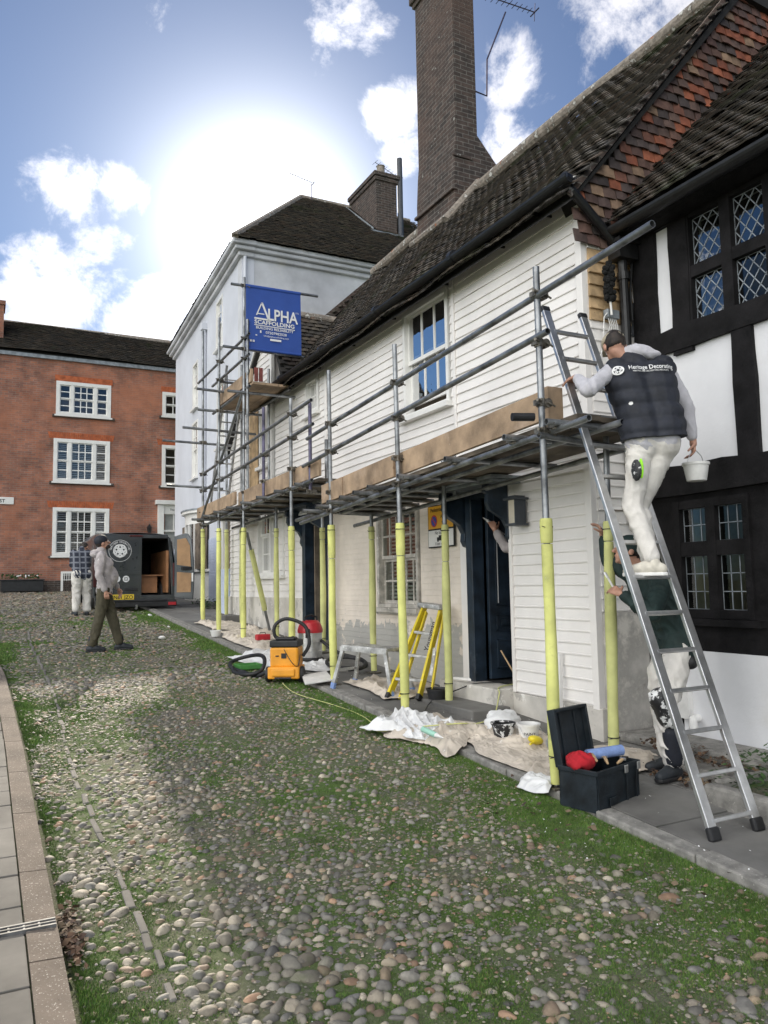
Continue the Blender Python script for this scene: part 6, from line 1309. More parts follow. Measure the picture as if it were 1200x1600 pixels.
for a, b, a2, b2, z_, lab in ((.20, .05, .36, .19, .275, 'paint brush with pale wooden handle by the red cloth'), (.12, .08, .30, .26, .30, 'long pale wooden handled brush across the tool box'), (.3, .04, .42, .05, .262, 'short wooden handled brush at the front of the tool box')):
    t = thing('paint_brush', lab, 'brush', bp(a, b, z_)); p, q = Vector(bp(a, b, z_)), Vector(bp(a2, b2, z_+.02)); m_ = p.lerp(q, .62); s = MB(); s.tube([p, p.lerp(m_, .5), m_], [.007, .012, .009], 10); s.build('handle', MT['barewood'], t, smooth=True); s = MB(); s.bar(m_, m_.lerp(q, .3), .04, .014); s.build('ferrule', MT['alu'], t); s = MB(); s.bar(m_.lerp(q, .3), q, .042, .012); s.build('bristles', MT['hair'], t)
s = MB(); s.prism([bp(-.02, .30, .36), bp(.05, .31, .33), bp(.09, .30, .40), bp(.04, .30, .46)], tuple(e2*.004)); 
t = thing('white_trim', 'white plastic trim strip standing against the boarded wall behind a pole', 'trim', (4.55, 5.35, .35)); s = MB(); s.bar((4.64, 5.62, .36), (4.70, 5.66, 1.05), .035, .02, (0, 1, 0)); s.build('strip', MT['plastic'], t)
t = thing('stirring_stick', 'pale stick leaning at the dark door beside a pot', 'stick', (4.75, 6.5, .66)); s = MB(); s.tube([(4.88, 6.52, .68), (4.80, 6.72, 1.0)], .008, 8); s.build('shaft', MT['barewood'], t)
t = thing('metal_pot', 'small dark pot on the door step at the jamb', 'pot', (4.84, 6.48, .66)); s = MB(); s.lathe([(.05, 0), (.055, .09), (.058, .10)], (4.86, 6.49, .662), 16); s.build('can', MT['meter'], t)
# flower trough, plants, leaves at the timbered house
t = thing('stone_trough', 'weathered stone trough with plants at the foot of the timbered house', 'trough', (4.6, 3.4, .22))
s = MB(); s.box((4.26, 2.9, .17), (4.36, 3.75, .36)); s.box((4.36, 2.9, .17), (5.1, 2.96, .36)); s.box((4.36, 3.68, .17), (5.1, 3.75, .38)); s.build('walls', MT['kerb'], t, bevel=.02)
s = MB(); s.box((4.36, 2.96, .17), (5.2, 3.68, .32)); s.build('soil', MT['soil'], t)
s = MB(); rr = random.Random(5)
for k in range(900):
    x, y = rr.uniform(4.35, 5.2), rr.uniform(2.9, 3.8); z = .32+rr.random()*.22*(1 if x > 4.5 else .5); a = rr.uniform(0, 6.28); d = rr.uniform(.015, .035); u_ = Vector((math.cos(a), math.sin(a), rr.uniform(-.5, .6)))*d; w_ = Vector((-math.sin(a), math.cos(a), rr.uniform(-.3, .3)))*d*.5; p = Vector((x, y, z)); s.add([p-u_, p+w_, p+u_, p-w_], [(0, 1, 2, 3)])
s.build('foliage', MT['ivy'], t)
pk = mat('pink_petals', (.65, .10, .25), .6)
for k in range(1):
    s = MB(); c = (4.40, 3.58, .52)
    for j in range(5): a = j*1.257; s.ell((c[0]+.016*math.cos(a), c[1], c[2]+.016*math.sin(a)), (.013, .006, .013), 8, 5)
    s.build('flower', pk, t)
s = MB(); s.box((4.62, 3.80, .22), (5.29, 5.15, .34)); s.box((4.85, 3.80, .34), (5.29, 5.15, .42)); tag(s.build('stone_ledge', MT['kerb'], None, bevel=.03), 'rough low stone ledge along the base of the timbered house', 'ledge')
# leaves
rg = np.random.default_rng(3); n = 900
x = np.concatenate([rg.uniform(4.35, 4.95, 620), rg.normal(.385, .022, 190), rg.uniform(2.9, 3.6, 90)]); y = np.concatenate([rg.uniform(3.75, 4.7, 620), rg.normal(3.72, .14, 190), rg.uniform(2.2, 4.8, 90)])
z = np.where(x > 3.6, gzv(y)+.012+(x > 4.62)*.11, gzv(y)-.02)+rg.uniform(0, .03, n)*np.where(x > 3.6, 1, .35); a = rg.uniform(0, 6.28, n); d = rg.uniform(.010, .026, n); tz = rg.uniform(-.5, .5, (n, 2))
u_ = np.stack([np.cos(a)*d, np.sin(a)*d, tz[:, 0]*d], 1); w_ = np.stack([-np.sin(a)*d*.6, np.cos(a)*d*.6, tz[:, 1]*d], 1); p = np.stack([x, y, z], 1)
V = np.stack([p-u_, p+w_, p+u_, p-w_], 1).reshape(-1, 3); F = np.arange(n*4).reshape(-1, 4); pal = np.array([(.11, .06, .035), (.08, .045, .03), (.15, .09, .05), (.06, .04, .03), (.18, .13, .08)]); c = np.concatenate([pal[rg.integers(0, 5, n)], np.ones((n, 1))], 1)
tag(np_mesh('dead_leaves', V, F, MT['leaf'], np.repeat(c, 4, 0), smooth=False), 'brown dead leaves gathered by the ledge and left kerb', 'leaves', kind='stuff')
t = thing('wall_vent', 'small white plastic vent pipe low on the timbered house wall', 'vent', (5.2, 4.6, .55)); s = MB(); s.tube([(5.30, 4.66, .56), (5.20, 4.64, .56), (5.18, 4.62, .48)], .035, 14); s.box((5.22, 4.70, .55), (5.29, 4.86, .78)); s.build('pipe', MT['plastic'], t, smooth=True)
n = 420; x = np.concatenate([rg.uniform(3.0, 4.9, 260), rg.uniform(.5, 3.4, 160)]); y = np.concatenate([rg.uniform(2.6, 9, 260), rg.uniform(2.4, 12, 160)]); z = np.where(x > 3.5, gzv(y)+.010, gzv(y)-.022); a = rg.uniform(0, 6.28, n); d = rg.uniform(.003, .008, n)
u_ = np.stack([np.cos(a)*d, np.sin(a)*d, d*.3], 1); w_ = np.stack([-np.sin(a)*d*.6, np.cos(a)*d*.6, -d*.2], 1); p = np.stack([x, y, z+.003], 1)
tag(np_mesh('paint_flakes', np.stack([p-u_, p+w_, p+u_, p-w_], 1).reshape(-1, 3), np.arange(n*4).reshape(-1, 4), MT['ltr'], smooth=False), 'tiny white paint flakes scattered on paving and grass', 'flakes', kind='stuff')
t = thing('tool_case', 'small red case on the dust sheet by the cottage wall', 'case', (3.98, 12.0, .84)); s = MB(); s.box((3.88, 11.93, .86), (4.10, 12.05, .95)); s.build('case_body', MT['red'], t, bevel=.012); s = MB(); s.tube([(3.94, 11.99, .95), (3.95, 11.99, .975), (4.03, 11.99, .975), (4.04, 11.99, .95)], .006, 6); s.build('handle', MT['rubber'], t)
t = thing('sanding_block', 'small orange sanding block on the pale sheet behind the vacuum', 'block', (3.9, 10.95, .76)); s = MB(); s.box((3.84, 10.9, .765), (3.98, 10.97, .80)); s.build('block', MT['orange'], t, bevel=.008)
# small litter on the cobbles by the van
for k, (x, y, r_) in enumerate(((3.3, 17.6, .05), (3.2, 15.2, .04), (2.75, 13.6, .07))):
    s = MB(); s.ell((x, y, gz(y)-.02), (r_, r_*.8, r_*.45), 10, 7, (.4, .3, k)); tag(s.build('paper_scrap', MT['plastic'], None), ('crumpled white scrap by the van wheel', 'small white scrap in the grass near the kerb', 'flat white scrap on the cobbles ahead of the walking man')[k], 'scrap')
t = thing('kerb_weeds', 'green weeds growing at the foot of the blue house', 'plant', (5.0, 18.9, 1.2)); s = MB()
for k in range(260):
    x, y = rr.uniform(4.7, 5.3), rr.uniform(18.2, 20.2); z = gz(y)+rr.random()*.16; a = rr.uniform(0, 6.28); d = rr.uniform(.03, .06); u_ = Vector((math.cos(a), math.sin(a), rr.uniform(-.4, .6)))*d; w_ = Vector((-math.sin(a), math.cos(a), .2))*d*.5; p = Vector((x, y, z)); s.add([p-u_, p+w_, p+u_, p-w_], [(0, 1, 2, 3)])
s.build('foliage', MT['ivy'], t)
# ================================================================== AERIALS
def aerial(label, mast, boom, n, el=.10, dirv_=(0, 0, 1), fixto=None):
    t = thing('tv_aerial', label, 'aerial', mast[0]); s = MB(); s.tube(mast, .014, 8); s.build('mast', MT['aerial'], t)
    a, b = Vector(boom[0]), Vector(boom[1]); s = MB(); s.tube([a, b], .010, 8); s.build('boom', MT['aerial'], t); ax_ = (b-a).normalized().cross(Vector(dirv_)).normalized()
    s = MB()
    for k in range(n): p = a.lerp(b, k/(n-1)); e = el*(1-.45*k/n); s.tube([p-ax_*e, p+ax_*e], .006, 6); 
    q = b if True else a; s.tube([q-ax_*.02+Vector((0, 0, -.16)), q+ax_*.02+Vector((0, 0, .16))], .007, 6); s.tube([q+ax_*.12, q-ax_*.12], .012, 6); s.build('elements', MT['aerial'], t)
aerial('large tv aerial on a cranked mast beside the tall chimney', [(7.12, 10.3, 9.95), (7.42, 10.3, 9.93), (7.45, 10.3, 10.6), (7.95, 10.4, 11.7)], ((7.15, 10.4, 11.85), (8.6, 10.4, 11.92)), 14, .12)
aerial('tv aerial above the blue house ridge', [(8.93, 21.9, 13.6), (8.93, 21.0, 13.9), (8.93, 19.6, 13.1)][:1]+[(8.93, 21.9, 14.3)], ((8.2, 21.9, 14.5), (9.0, 21.9, 14.35)), 9, .15)
aerial('small tv aerial between the two chimney stacks', [(12.0, 21.8, 13.6), (12.0, 21.8, 15.0)], ((11.1, 21.7, 15.45), (12.1, 21.8, 15.15)), 9, .16)
# ================================================================== PEOPLE
def frame(F, U=(0, 0, 1)):
    F = Vector(F).normalized(); S = F.cross(Vector(U)).normalized(); U = S.cross(F).normalized(); return F, S, U
def erot(F, S, U): return Matrix((S, F, U)).transposed().to_euler()
def skinmesh(name, s, vox, m, parent, it=4, fold=None, floor=None):
    o_ = ORI[parent.name]; me = bpy.data.meshes.new(name); me.from_pydata([tuple(v) for v in s.v], [], s.f); tmp = bpy.data.objects.new('tmp', me); COL.objects.link(tmp)
    r_ = tmp.modifiers.new('r', 'REMESH'); r_.mode = 'VOXEL'; r_.voxel_size = vox; r_.use_smooth_shade = True
    sm = tmp.modifiers.new('s', 'SMOOTH'); sm.factor = .5; sm.iterations = it
    dg = bpy.context.evaluated_depsgraph_get(); dg.update(); nm = bpy.data.meshes.new_from_object(tmp.evaluated_get(dg)); bpy.data.objects.remove(tmp)
    if fold:
        no = [v.normal.copy() for v in nm.vertices]
        for v, nn in zip(nm.vertices, no): v.co += nn*fold(v.co)
    if floor is not None:
        for v in nm.vertices: v.co.z = max(v.co.z, floor(v.co))
    for v in nm.vertices: v.co -= o_
    nm.name = name; nm.materials.clear(); nm.materials.append(MT[m] if isinstance(m, str) else m); nm.polygons.foreach_set('use_smooth', [True]*len(nm.polygons)); nm.update()
    o = bpy.data.objects.new(name, nm); COL.objects.link(o); o.parent = parent; ORI[o.name] = o_; return o
def n3(c, f, s_=0): return vnoise(c.x*f+c.y*f*.7+s_, c.z*f*1.0+c.y*f*.4, 7)-.5
def cloth_fold(amp, f=14, sz=1.0):
    # diagonal creases that break and fade, rather than even bands
    def fn(c):
        a = vnoise(c.x*5+c.z*3, c.y*5+c.z*2, 4); w_ = a*3; r1 = 1-abs(vnoise((c.x+c.y)*f*.55+w_, (c.z*.8+(c.x-c.y)*.7)*f*1.1+w_, 7)*2-1); r2 = 1-abs(vnoise((c.x-c.y)*f*1.5+5+w_, c.z*f*.75-w_, 9)*2-1)
        return amp*((r1**3*1.0+r2**3*.5)*(.25+a)-.35)
    return fn
def hand(s, wr, D, Pn, curl=.5, spread=1.0, tside=1, sc=1.0):
    """palm, four fingers of different lengths with two knuckle bends, thumb from the side of the palm"""
    D = Vector(D).normalized(); Pn = Vector(Pn).normalized(); Pn = (Pn-D*Pn.dot(D)).normalized(); S = D.cross(Pn).normalized(); wr = Vector(wr)
    s.cap(wr, wr+D*.03, .025*sc, .026*sc, 12)
    for k in (-1, -.33, .33, 1): s.cap(wr+D*.018+S*.012*k*sc, wr+D*.078*sc+S*.028*k*sc, .015*sc, .013*sc, 10)
    for k, ln in ((-1, .066), (-.33, .078), (.33, .082), (1, .072)):
        p = wr+D*.082*sc+S*.028*k*spread*sc; d = D.copy()
        for j, fr_ in enumerate((.42, .32, .26)):
            a = curl*(1 if j else .7)*(1.15-.08*k); d = (d*math.cos(a)+Pn*math.sin(a)).normalized(); q = p+d*ln*fr_*sc; s.cap(p, q, (.0095-.001*j)*sc, (.0088-.001*j)*sc, 9); p = q
    p = wr+D*.03+S*.03*tside*sc; d = (D*.55+S*.75*tside+Pn*.45).normalized()
    for ln, r_ in ((.036, .012), (.030, .0105), (.024, .0095)): q = p+d*ln*sc; s.cap(p, q, r_*sc, r_*.9*sc, 9); p = q; d = (d*.85+D*.25+Pn*.35).normalized()
def head(s, c, F, U, sc=1.0):
    F, S, U = frame(F, U); c = Vector(c); r_ = erot(F, S, U)
    s.ell(c+U*.015*sc-F*.008, (.074*sc, .094*sc, .098*sc), 20, 16, r_); s.ell(c+F*.028*sc-U*.052*sc, (.054*sc, .058*sc, .056*sc), 16, 12, r_)
    s.ell(c+F*.062*sc-U*.093*sc, (.022*sc, .018*sc, .016*sc), 10, 8, r_)                      # chin
    s.cap(c+F*.082*sc+U*.012*sc, c+F*.104*sc-U*.024*sc, .009*sc, .0145*sc, 10)                # nose
    s.ell(c+F*.083*sc+U*.022*sc, (.045*sc, .010*sc, .010*sc), 12, 8, r_)                       # brow
    for k in (-1, 1): s.ell(c+S*.076*sc*k-F*.008*sc-U*.012*sc, (.010*sc, .020*sc, .031*sc), 12, 8, r_)
    s.ell(c+F*.082*sc-U*.055*sc, (.024*sc, .010*sc, .007*sc), 12, 8, r_)                       # mouth
    return F, S, U
def face(parent, c, F, U, sc=1.0):
    F, S, U = frame(F, U); c = Vector(c)
    s = MB()
    for k in (-1, 1): s.ell(c+F*.079*sc+S*.031*k*sc+U*.004*sc, (.013*sc, .009*sc, .009*sc), 10, 8, erot(F, S, U))
    s.build('eyes', MT['paint'], parent, smooth=True); s = MB()
    for k in (-1, 1): s.ell(c+F*.087*sc+S*.031*k*sc+U*.004*sc, (.005*sc, .003*sc, .005*sc), 8, 6, erot(F, S, U))
    s.build('irises', MT['hair'], parent)
class P_:
    pass
def torso(s, J, g=0.0, hem=None):
    """elliptical trunk: two columns of tapering caps"""
    hl, hr, sl_, sr, wa, ch = (Vector(J[k]) for k in ('hl', 'hr', 'sl', 'sr', 'wa', 'ch')); pv = (hl+hr)/2
    hs = (hr-hl)/2; ss = (sr-sl_)/2
    for k in (-1, 1):
        s.cap(pv+hs*k*.75, wa+ss*k*.38, .103+g, .092+g); s.cap(wa+ss*k*.38, ch+ss*k*.48, .095+g, .112+g); s.cap(ch+ss*k*.48, (sl_ if k < 0 else sr)-ss*k*.12+Vector((0, 0, -.02)), .112+g, .062+g*.8)
    s.cap(ch+Vector((0, 0, .02)), Vector(J['ne']), .09+g, .052+g*.5)
def limb(s, a, b, c, ra, rb, rc): s.cap(a, b, ra, rb); s.cap(b, c, rb, rc)
def person(name, label, base, J, top, trous, shoe, hat=None, hair=True, hc=(.5, .5), hsides=(1, -1), vest=None, folds=(.010, .012), topg=.016, headsc=1.0, fit=1.0, tfold=None, hands=True, coat_hem=0, arm_r=1.0, extra=None):
    t = thing(name, label, 'person', base); V3 = {k: Vector(v) for k, v in J.items() if not isinstance(v, (int, float))}
    s = MB(); torso(s, J, -.012); F, S, U = head(s, J['he'], J['hf'], J.get('hu', (0, 0, 1)), headsc); s.cap(V3['ne']-Vector((0, 0, .03)), V3['he']-U*.05-F*.012, .056, .054)
    for a, b, c in (('sl', 'el', 'wl'), ('sr', 'er', 'wr')): limb(s, V3[a], V3[b], V3[c], .046, .038, .026)
    for a, b, c in (('hl', 'kl', 'al'), ('hr', 'kr', 'ar')): limb(s, V3[a], V3[b], V3[c], .078, .052, .036)
    for c, d in (('al', 'tl'), ('ar', 'tr')): s.cap(V3[c]-Vector((0, 0, .035)), V3[c].lerp(V3[d], .55)-Vector((0, 0, .015)), .030, .018)
    hand(s, V3['wl'], J['dl'], J['pl'], hc[0], tside=hsides[0]); hand(s, V3['wr'], J['dr'], J['pr'], hc[1], tside=hsides[1])
    skinmesh('body', s, .0062, 'skin', t, 2)
    face(t, J['he'], J['hf'], J.get('hu', (0, 0, 1)), headsc)
    s = MB(); torso(s, J, topg)
    for a, b, c in (('sl', 'el', 'wl'), ('sr', 'er', 'wr')): limb(s, V3[a], V3[b], V3[c]-(V3[c]-V3[b]).normalized()*.035, .064*arm_r, .054*arm_r, .041*arm_r)
    s.cap(V3['ne']-Vector((0, 0, .02)), V3['ne']+Vector((0, 0, .03)), .075, .066)
    if extra: extra(s, V3)
    skinmesh('jumper', s, .011, top, t, 3, cloth_fold(folds[0], 13, 1.6))
    if vest:
        s = MB(); torso(s, J, .050); pv = (V3['hl']+V3['hr'])/2; hs = (V3['hr']-V3['hl'])/2
        for k in (-1, 1): s.cap(pv+hs*k*.8+Vector((0, 0, .04)), V3['wa']+hs*k*.9, .155, .15)
        skinmesh('gilet', s, .011, vest, t, 3, lambda c: .012*abs(math.sin((c.z+.03*vnoise(c.x*5, c.y*5, 2))*math.pi/.105))+.008*n3(c, 16)-.006, floor=lambda c: pv.z+.02+.05*(c.x-pv.x))
    s = MB(); pv = (V3['hl']+V3['hr'])/2; hs = (V3['hr']-V3['hl'])/2
    for k in (-1, 1): s.cap(pv+hs*k*.75+Vector((0, 0, -.02)), V3['wa']*.45+pv*.55+hs*k*.6, .118, .108)
    for a, b, c in (('hl', 'kl', 'al'), ('hr', 'kr', 'ar')): limb(s, V3[a]+Vector((0, 0, .02)), V3[b], V3[c]+(V3[b]-V3[c]).normalized()*.045, .108*fit, .079*fit, .070*fit)
    skinmesh('trousers', s, .011, trous, t, 3, cloth_fold(folds[1], 12, 2.2))
    for c, d in (('al', 'tl'), ('ar', 'tr')):
        a = V3[c]; b = V3[d]; dh = Vector(((b-a).x, (b-a).y, 0)).normalized(); fl = J['fl' if c == 'al' else 'fr']; s = MB()
        h = a-dh*.045; 
        s.cap(Vector((h.x, h.y, fl+.045)), Vector((a.x, a.y, fl+.055))+dh*.06, .042, .047); s.cap(Vector((a.x, a.y, fl+.05))+dh*.06, Vector((a.x, a.y, fl+.034))+dh*.165, .048, .036); s.cap(a, Vector((a.x, a.y, fl+.06)), .045, .046)
        skinmesh('shoe', s, .008, shoe, t, 2, floor=lambda c_, f_=fl: f_+.006)
        s = MB()
        pts = []; sd = Vector((-dh.y, dh.x, 0))
        for q, w_ in ((-.088, .026), (-.06, .040), (0, .040), (.07, .047), (.14, .046), (.185, .034), (.202, .014)): pts.append((q, w_))
        loop = [Vector((a.x, a.y, fl))+dh*q+sd*w_ for q, w_ in pts]+[Vector((a.x, a.y, fl))+dh*q-sd*w_ for q, w_ in reversed(pts)]
        s.prism([tuple(p) for p in loop], (0, 0, .024)); s.build('sole', MT['plastic'] if shoe == 'shoew' else MT['rubber'], t, bevel=.006)
    hs_ = Vector(J['he'])
    if hair:
        s = MB(); s.ell(hs_-F*.018+U*.022, (.080*headsc, .093*headsc, .098*headsc), 20, 14, erot(F, S, U)); o = skinmesh('hair', s, .009, 'hair', t, 2, lambda c: .010*n3(c, 40) if (c-hs_).dot(F) < .03 and (c-hs_).dot(U) > -.05 else -.03)
    return t, (F, S, U), hs_
# ---- man on the ladder, seen from behind
zA = 1.725
JA = dict(al=(3.97, 3.80, zA+.085), tl=(3.86, 3.93, zA+.03), fl=zA, ar=(4.045, 3.90, zA+.085), tr=(4.04, 4.06, zA+.03), fr=zA, kl=(3.98, 3.97, 2.20), kr=(4.10, 4.04, 2.20), hl=(4.08, 3.97, 2.66), hr=(4.235, 3.88, 2.66),
          wa=(4.17, 3.96, 2.86), ch=(4.16, 4.02, 3.10), sl=(4.005, 4.13, 3.21), sr=(4.325, 3.945, 3.22), ne=(4.13, 4.09, 3.30), he=(4.07, 4.17, 3.40), hf=(.42, .80, -.42), hu=(.1, .3, 1),
          el=(3.74, 4.10, 3.03), wl=(3.80, 4.28, 3.17), dl=(.35, .85, .15), pl=(.2, .3, -1), er=(4.50, 3.92, 2.93), wr=(4.555, 3.93, 2.70), dr=(.05, .05, -1), pr=(-.6, .5, -.1))
def hoodA(s, V): s.ell((4.19, 4.03, 3.34), (.115, .08, .055), 16, 10, (.35, .25, -.5)); s.ell((4.24, 4.0, 3.31), (.085, .07, .04), 14, 8, (0, 0, -.5))
tA, fA, hA = person('person', 'worker in navy gilet and white trousers standing on the ladder, holding a paint pail', (4.0, 3.83, zA), JA, 'hoodg', 'wtrous', 'shoew', vest='vest', hc=(1.0, .75), hsides=(1, -1), fit=.86, folds=(.012, .014), extra=hoodA)
F, S, U = fA; s = MB(); s.ell(hA+U*.040-F*.0, (.088, .104, .072), 20, 12, erot(F, S, U)); skinmesh('cap', s, .009, 'cap', tA, 2, lambda c: -.02 if (c-hA).dot(U) < .02 and (c-hA).dot(F) < 0 else 0)
s = MB(); s.prism([tuple(hA+F*.085+S*a+U*b) for a, b in ((-.06, .045), (-.03, .05), (.03, .05), (.06, .045))]+[tuple(hA+F*.15+S*a+U*.035) for a in (.045, -.045)], tuple(U*.006)); s.build('cap_peak', MT['cap'], tA)
VU = Vector((.866, -.5, 0)); VD = Vector((.5, .866, 0))
def vest_pt(x, z):     # ray straight at the back of the gilet
    o = [c for c in tA.children if c.name.startswith('gilet')][0]; loc = ORI[tA.name]; q = Vector((4.165, 4.03, 0))+VU*x+Vector((0, 0, z)); ok, p, n_, i = o.ray_cast(q-VD*.8-loc, VD); return (p+loc) if ok else q-VD*.16
bpy.context.view_layer.update()
def wrap(o, push=.004):
    loc = ORI[o.name]
    for v in o.data.vertices: w_ = v.co+loc; p = vest_pt(w_.x, w_.z); v.co = p-VD*push-loc
wrap(text('Heritage Decorating', .047, (.035, 3.8, 3.165), (1, 0, .0), (0, 0, 1), parent=tA, off=.010, sx=.80), .015); wrap(text('PAINTING AND DECORATING SPECIALISTS', .016, (.03, 3.8, 3.146), (1, 0, 0), (0, 0, 1), parent=tA, sx=.80), .014)
s = MB(); ring(s, -.185, 3.8, 3.170, .026, .036, 24)
for k in range(5): a = R(90+72*k); ring(s, -.185+.017*math.cos(a), 3.8, 3.170+.017*math.sin(a), .003, .009, 10)
wrap(s.build('emblem', MT['ltr'], tA), .014)
s = MB(); s.ell((-.12, 3.82, 2.92), (.014, .01, .012), 8, 6); wrap(s.build('paint_splash', MT['ltr'], tA), .006)
s = MB(); s.ell((3.925, 3.87, 2.44), (.022, .045, .075), 12, 8); s.build('pocket', MT['splash'], tA); s = MB(); s.ell((3.945, 3.845, 2.45), (.012, .02, .07), 10, 8); s.build('pocket_trim', mat('lime_trim', (.35, .85, .03), .6), tA)
pb = (4.57, 3.93, 2.40); bucket('paint_pail', 'small white paint pail hanging from the hand of the worker on the ladder', pb[0], pb[1], pb[2], .088, .070, .135, 'plastic', .7, hpos=[(pb[0]-.088, pb[1], pb[2]+.12), (pb[0]-.06, pb[1], pb[2]+.19), (pb[0]-.012, pb[1], pb[2]+.225), (pb[0]+.012, pb[1], pb[2]+.225), (pb[0]+.06, pb[1], pb[2]+.19), (pb[0]+.088, pb[1], pb[2]+.12)])
# ---- man painting at the corner, below the ladder
zB = gz(4.2)+.012
JB = dict(al=(4.44, 4.16, zB+.09), tl=(4.26, 4.13, zB+.03), fl=zB, ar=(4.60, 4.33, zB+.09), tr=(4.43, 4.40, zB+.03), fr=zB, kl=(4.40, 4.18, .78), kr=(4.56, 4.36, .78), hl=(4.58, 4.17, 1.18), hr=(4.62, 4.35, 1.18),
          wa=(4.57, 4.27, 1.36), ch=(4.48, 4.29, 1.58), sl=(4.40, 4.12, 1.72), sr=(4.45, 4.45, 1.72), ne=(4.38, 4.30, 1.80), he=(4.28, 4.34, 1.915), hf=(-.80, .5, .25), hu=(.2, 0, 1),
          el=(4.20, 4.05, 1.46), wl=(4.08, 4.22, 1.60), dl=(-.1, .75, .35), pl=(.5, .2, -.5), er=(4.36, 4.62, 1.84), wr=(4.40, 4.72, 2.04), dr=(-.15, .2, .8), pr=(-.5, .4, -.2))
tB, fB, hB = person('person', 'man in dark green jacket and splashed white trousers painting the house corner', (4.5, 4.25, zB), JB, 'green', 'wtrous', 'shoed', hc=(.6, .6), hsides=(-1, 1), fit=1.02, folds=(.016, .022), topg=.030, arm_r=1.15)
F, S, U = fB; s = MB(); s.ell(hB+U*.035-F*.012, (.088, .104, .090), 20, 12, erot(F, S, U)); skinmesh('beanie', s, .009, 'green', tB, 2, lambda c: -.03 if (c-hB).dot(F) > .05 and (c-hB).dot(U) < .03 else .002)
s = MB(); s.cap((4.30, 4.12, .86), (4.36, 4.11, .72), .082, .075); skinmesh('knee_pocket', s, .01, 'splash', tB, 2, cloth_fold(.01))
s = MB(); s.cap((4.405, 4.13, .62), (4.43, 4.14, .42), .070, .062); skinmesh('shin_panel', s, .01, 'vest', tB, 2)
s = MB(); s.cap((4.60, 4.10, 1.10), (4.62, 4.16, 1.12), .055, .055); skinmesh('hip_pocket', s, .01, 'rubber', tB, 2)
t = thing('hand_brush', 'small white brush in the hand of the man at the corner', 'brush', (4.08, 4.3, 1.7)); s = MB(); s.tube([(4.10, 4.30, 1.62), (4.07, 4.34, 1.72)], .008, 8); s.build('handle', MT['plastic'], t); s = MB(); s.bar((4.07, 4.34, 1.72), (4.06, 4.36, 1.76), .03, .012); s.build('bristles', MT['ltr'], t)
# ---- man walking across the cobbles
zC = gz(12.55)-.045; yC = 12.55
JC = dict(al=(1.50, 12.50, zC+.09), tl=(1.66, 12.49, zC+.04), fl=zC, ar=(1.92, 12.62, zC+.09), tr=(2.10, 12.60, zC+.05), fr=zC+.005, kl=(1.60, 12.49, zC+.50), kr=(1.80, 12.62, zC+.50), hl=(1.66, 12.47, zC+.90), hr=(1.68, 12.65, zC+.90),
          wa=(1.68, 12.56, zC+1.08), ch=(1.66, 12.56, zC+1.30), sl=(1.60, 12.38, zC+1.43), sr=(1.62, 12.74, zC+1.43), ne=(1.62, 12.56, zC+1.50), he=(1.635, 12.56, zC+1.635), hf=(.95, .05, .28), hu=(-.25, 0, 1),
          el=(1.56, 12.33, zC+1.14), wl=(1.66, 12.32, zC+.90), dl=(.22, .05, -1), pl=(.2, .9, .2), er=(1.76, 12.78, zC+1.14), wr=(1.90, 12.74, zC+.94), dr=(.35, -.1, -.9), pr=(-.5, -.5, -.1))
def bellyC(s, V): s.ell((1.745, 12.56, zC+1.12), (.13, .155, .17), 18, 12); s.ell((1.53, 12.56, zC+1.47), (.07, .11, .06), 14, 8)
tC, fC, hC = person('person', 'bearded man in grey paint spotted hoodie, olive trousers and black beanie walking on the cobbles', (1.7, yC, zC), JC, 'hoodp', 'olive', 'shoed', hc=(.7, .35), hsides=(1, -1), fit=1.0, folds=(.014, .02), extra=bellyC, arm_r=1.1)
F, S, U = fC; s = MB(); s.ell(hC+U*.040-F*.012, (.088, .102, .088), 20, 12, erot(F, S, U)); skinmesh('beanie', s, .009, 'vest', tC, 2, lambda c: -.03 if (c-hC).dot(U) < .01 and (c-hC).dot(F) > .02 else .002)
s = MB(); s.ell(hC+F*.045-U*.072, (.056, .056, .042), 16, 12, erot(F, S, U)); skinmesh('beard', s, .008, 'hair', tC, 2)
s = MB(); s.cap((1.50, 12.50, zC+.20), (1.50, 12.50, zC+.09), .052, .050); s.cap((1.92, 12.62, zC+.20), (1.92, 12.62, zC+.09), .052, .050); skinmesh('socks', s, .01, 'vest', tC, 2)
# ---- man in a checked shirt by the van
zD = gz(18.3)-.045
JD = dict(al=(1.84, 18.25, zD+.09), tl=(1.80, 18.42, zD+.04), fl=zD, ar=(2.09, 18.35, zD+.09), tr=(2.10, 18.52, zD+.04), fr=zD, kl=(1.86, 18.30, zD+.48), kr=(2.07, 18.38, zD+.48), hl=(1.86, 18.25, zD+.88), hr=(2.05, 18.28, zD+.88),
          wa=(1.94, 18.32, zD+1.06), ch=(1.95, 18.42, zD+1.27), sl=(1.79, 18.46, zD+1.38), sr=(2.12, 18.48, zD+1.38), ne=(1.98, 18.55, zD+1.43), he=(2.05, 18.66, zD+1.50), hf=(.6, .7, -.45), hu=(0, .3, 1),
          el=(1.78, 18.55, zD+1.10), wl=(1.92, 18.72, zD+1.05), dl=(.5, .7, 0), pl=(0, 0, -1), er=(2.14, 18.60, zD+1.10), wr=(2.12, 18.78, zD+1.08), dr=(0, 1, 0), pr=(0, 0, -1))
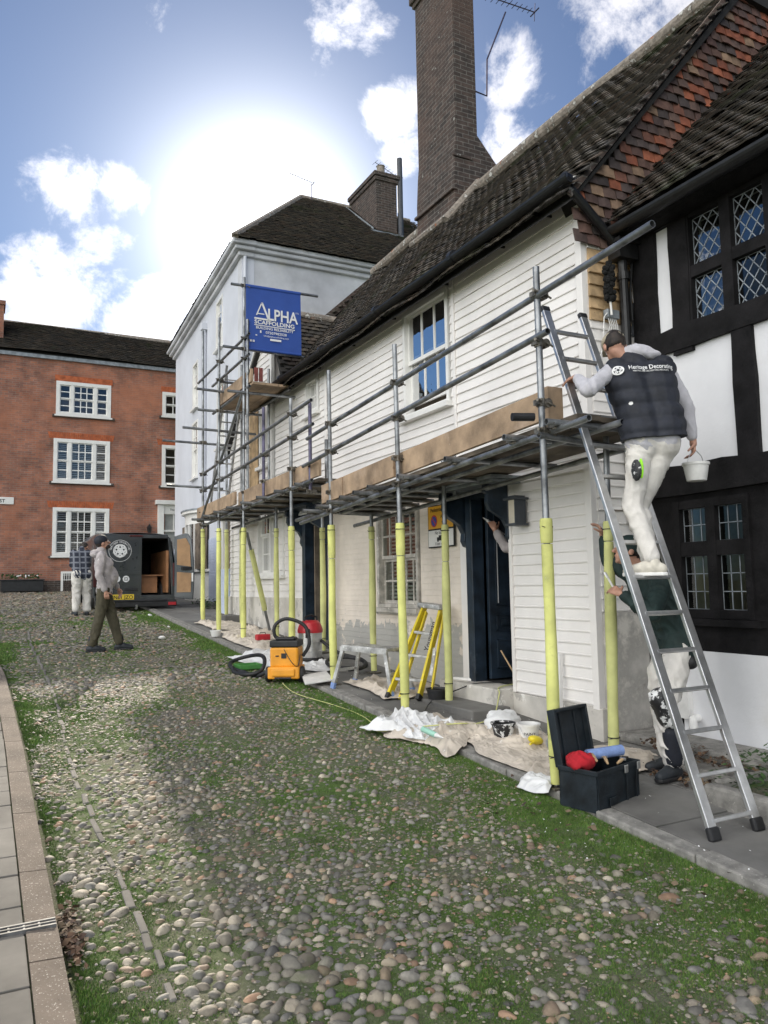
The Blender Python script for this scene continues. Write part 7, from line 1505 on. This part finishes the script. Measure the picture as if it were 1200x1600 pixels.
# woven check: stripes both ways in the cloth
mch = mat('navy_check_flannel', (.03, .035, .055), .9, n1=8); nt_ = mch.node_tree; n_ = nt_.nodes; l_ = nt_.links; co = n_.new('ShaderNodeTexCoord'); pb_ = n_['Principled BSDF']; fac = None
for ax_ in ('X', 'Z'):
    w_ = n_.new('ShaderNodeTexWave'); w_.bands_direction = ax_; w_.inputs['Scale'].default_value = 2.6; l_.new(co.outputs['Object'], w_.inputs['Vector']); mr = n_.new('ShaderNodeMapRange'); mr.inputs['From Min'].default_value = .75; mr.inputs['From Max'].default_value = .9; l_.new(w_.outputs['Fac'], mr.inputs['Value'])
    if fac is None: fac = mr.outputs[0]
    else: a = n_.new('ShaderNodeMath'); a.operation = 'MAXIMUM'; l_.new(fac, a.inputs[0]); l_.new(mr.outputs[0], a.inputs[1]); fac = a.outputs[0]
mm_ = n_.new('ShaderNodeMix'); mm_.data_type = 'RGBA'; l_.new(fac, mm_.inputs[0]); mm_.inputs[6].default_value = (.022, .026, .042, 1); mm_.inputs[7].default_value = (.16, .17, .20, 1); l_.new(mm_.outputs[2], pb_.inputs['Base Color']); MT['check'] = mch
person('person', 'man in navy checked shirt and pale trousers bending beside the van', (1.97, 18.35, zD), JD, 'check', 'wtrous', 'shoed', hc=(.6, .6), folds=(.014, .02), fit=1.1, topg=.03)
# ---- painter inside the doorway, mostly hidden by the wall
zE = .67
JE = dict(al=(5.28, 6.58, zE+.09), tl=(5.22, 6.74, zE+.04), fl=zE, ar=(5.48, 6.58, zE+.09), tr=(5.46, 6.75, zE+.04), fr=zE, kl=(5.24, 6.60, 1.14), kr=(5.44, 6.60, 1.14), hl=(5.22, 6.57, 1.54), hr=(5.40, 6.56, 1.54),
          wa=(5.30, 6.58, 1.72), ch=(5.29, 6.60, 1.94), sl=(5.00, 6.56, 2.06), sr=(5.46, 6.60, 2.08), ne=(5.29, 6.63, 2.16), he=(5.29, 6.68, 2.29), hf=(-.2, .95, 0),
          el=(4.88, 6.68, 2.06), wl=(4.83, 6.79, 2.24), dl=(-.25, .15, .75), pl=(.3, .8, .1), er=(5.50, 6.75, 1.90), wr=(5.44, 6.88, 2.02), dr=(-.3, .8, .2), pr=(-.3, 0, -1))
person('person', 'painter in grey top mostly hidden inside the doorway, arm raised with a sealant tube', (5.35, 6.6, zE), JE, 'hoodp', 'wtrous', 'shoed', hc=(.9, .6), hsides=(-1, 1), folds=(.012, .02))
t = thing('sealant_gun', 'slim white sealant tube held up in the dark doorway', 'sealant gun', (4.82, 6.86, 2.33)); s = MB(); s.tube([(4.91, 6.86, 2.27), (4.79, 6.88, 2.36)], .017, 12); s.tube([(4.79, 6.88, 2.36), (4.74, 6.89, 2.395)], [.012, .003], 8); s.build('barrel', MT['plastic'], t, smooth=True); s = MB(); s.tube([(4.91, 6.86, 2.27), (5.03, 6.84, 2.18)], .006, 8); s.build('plunger', MT['alu'], t)
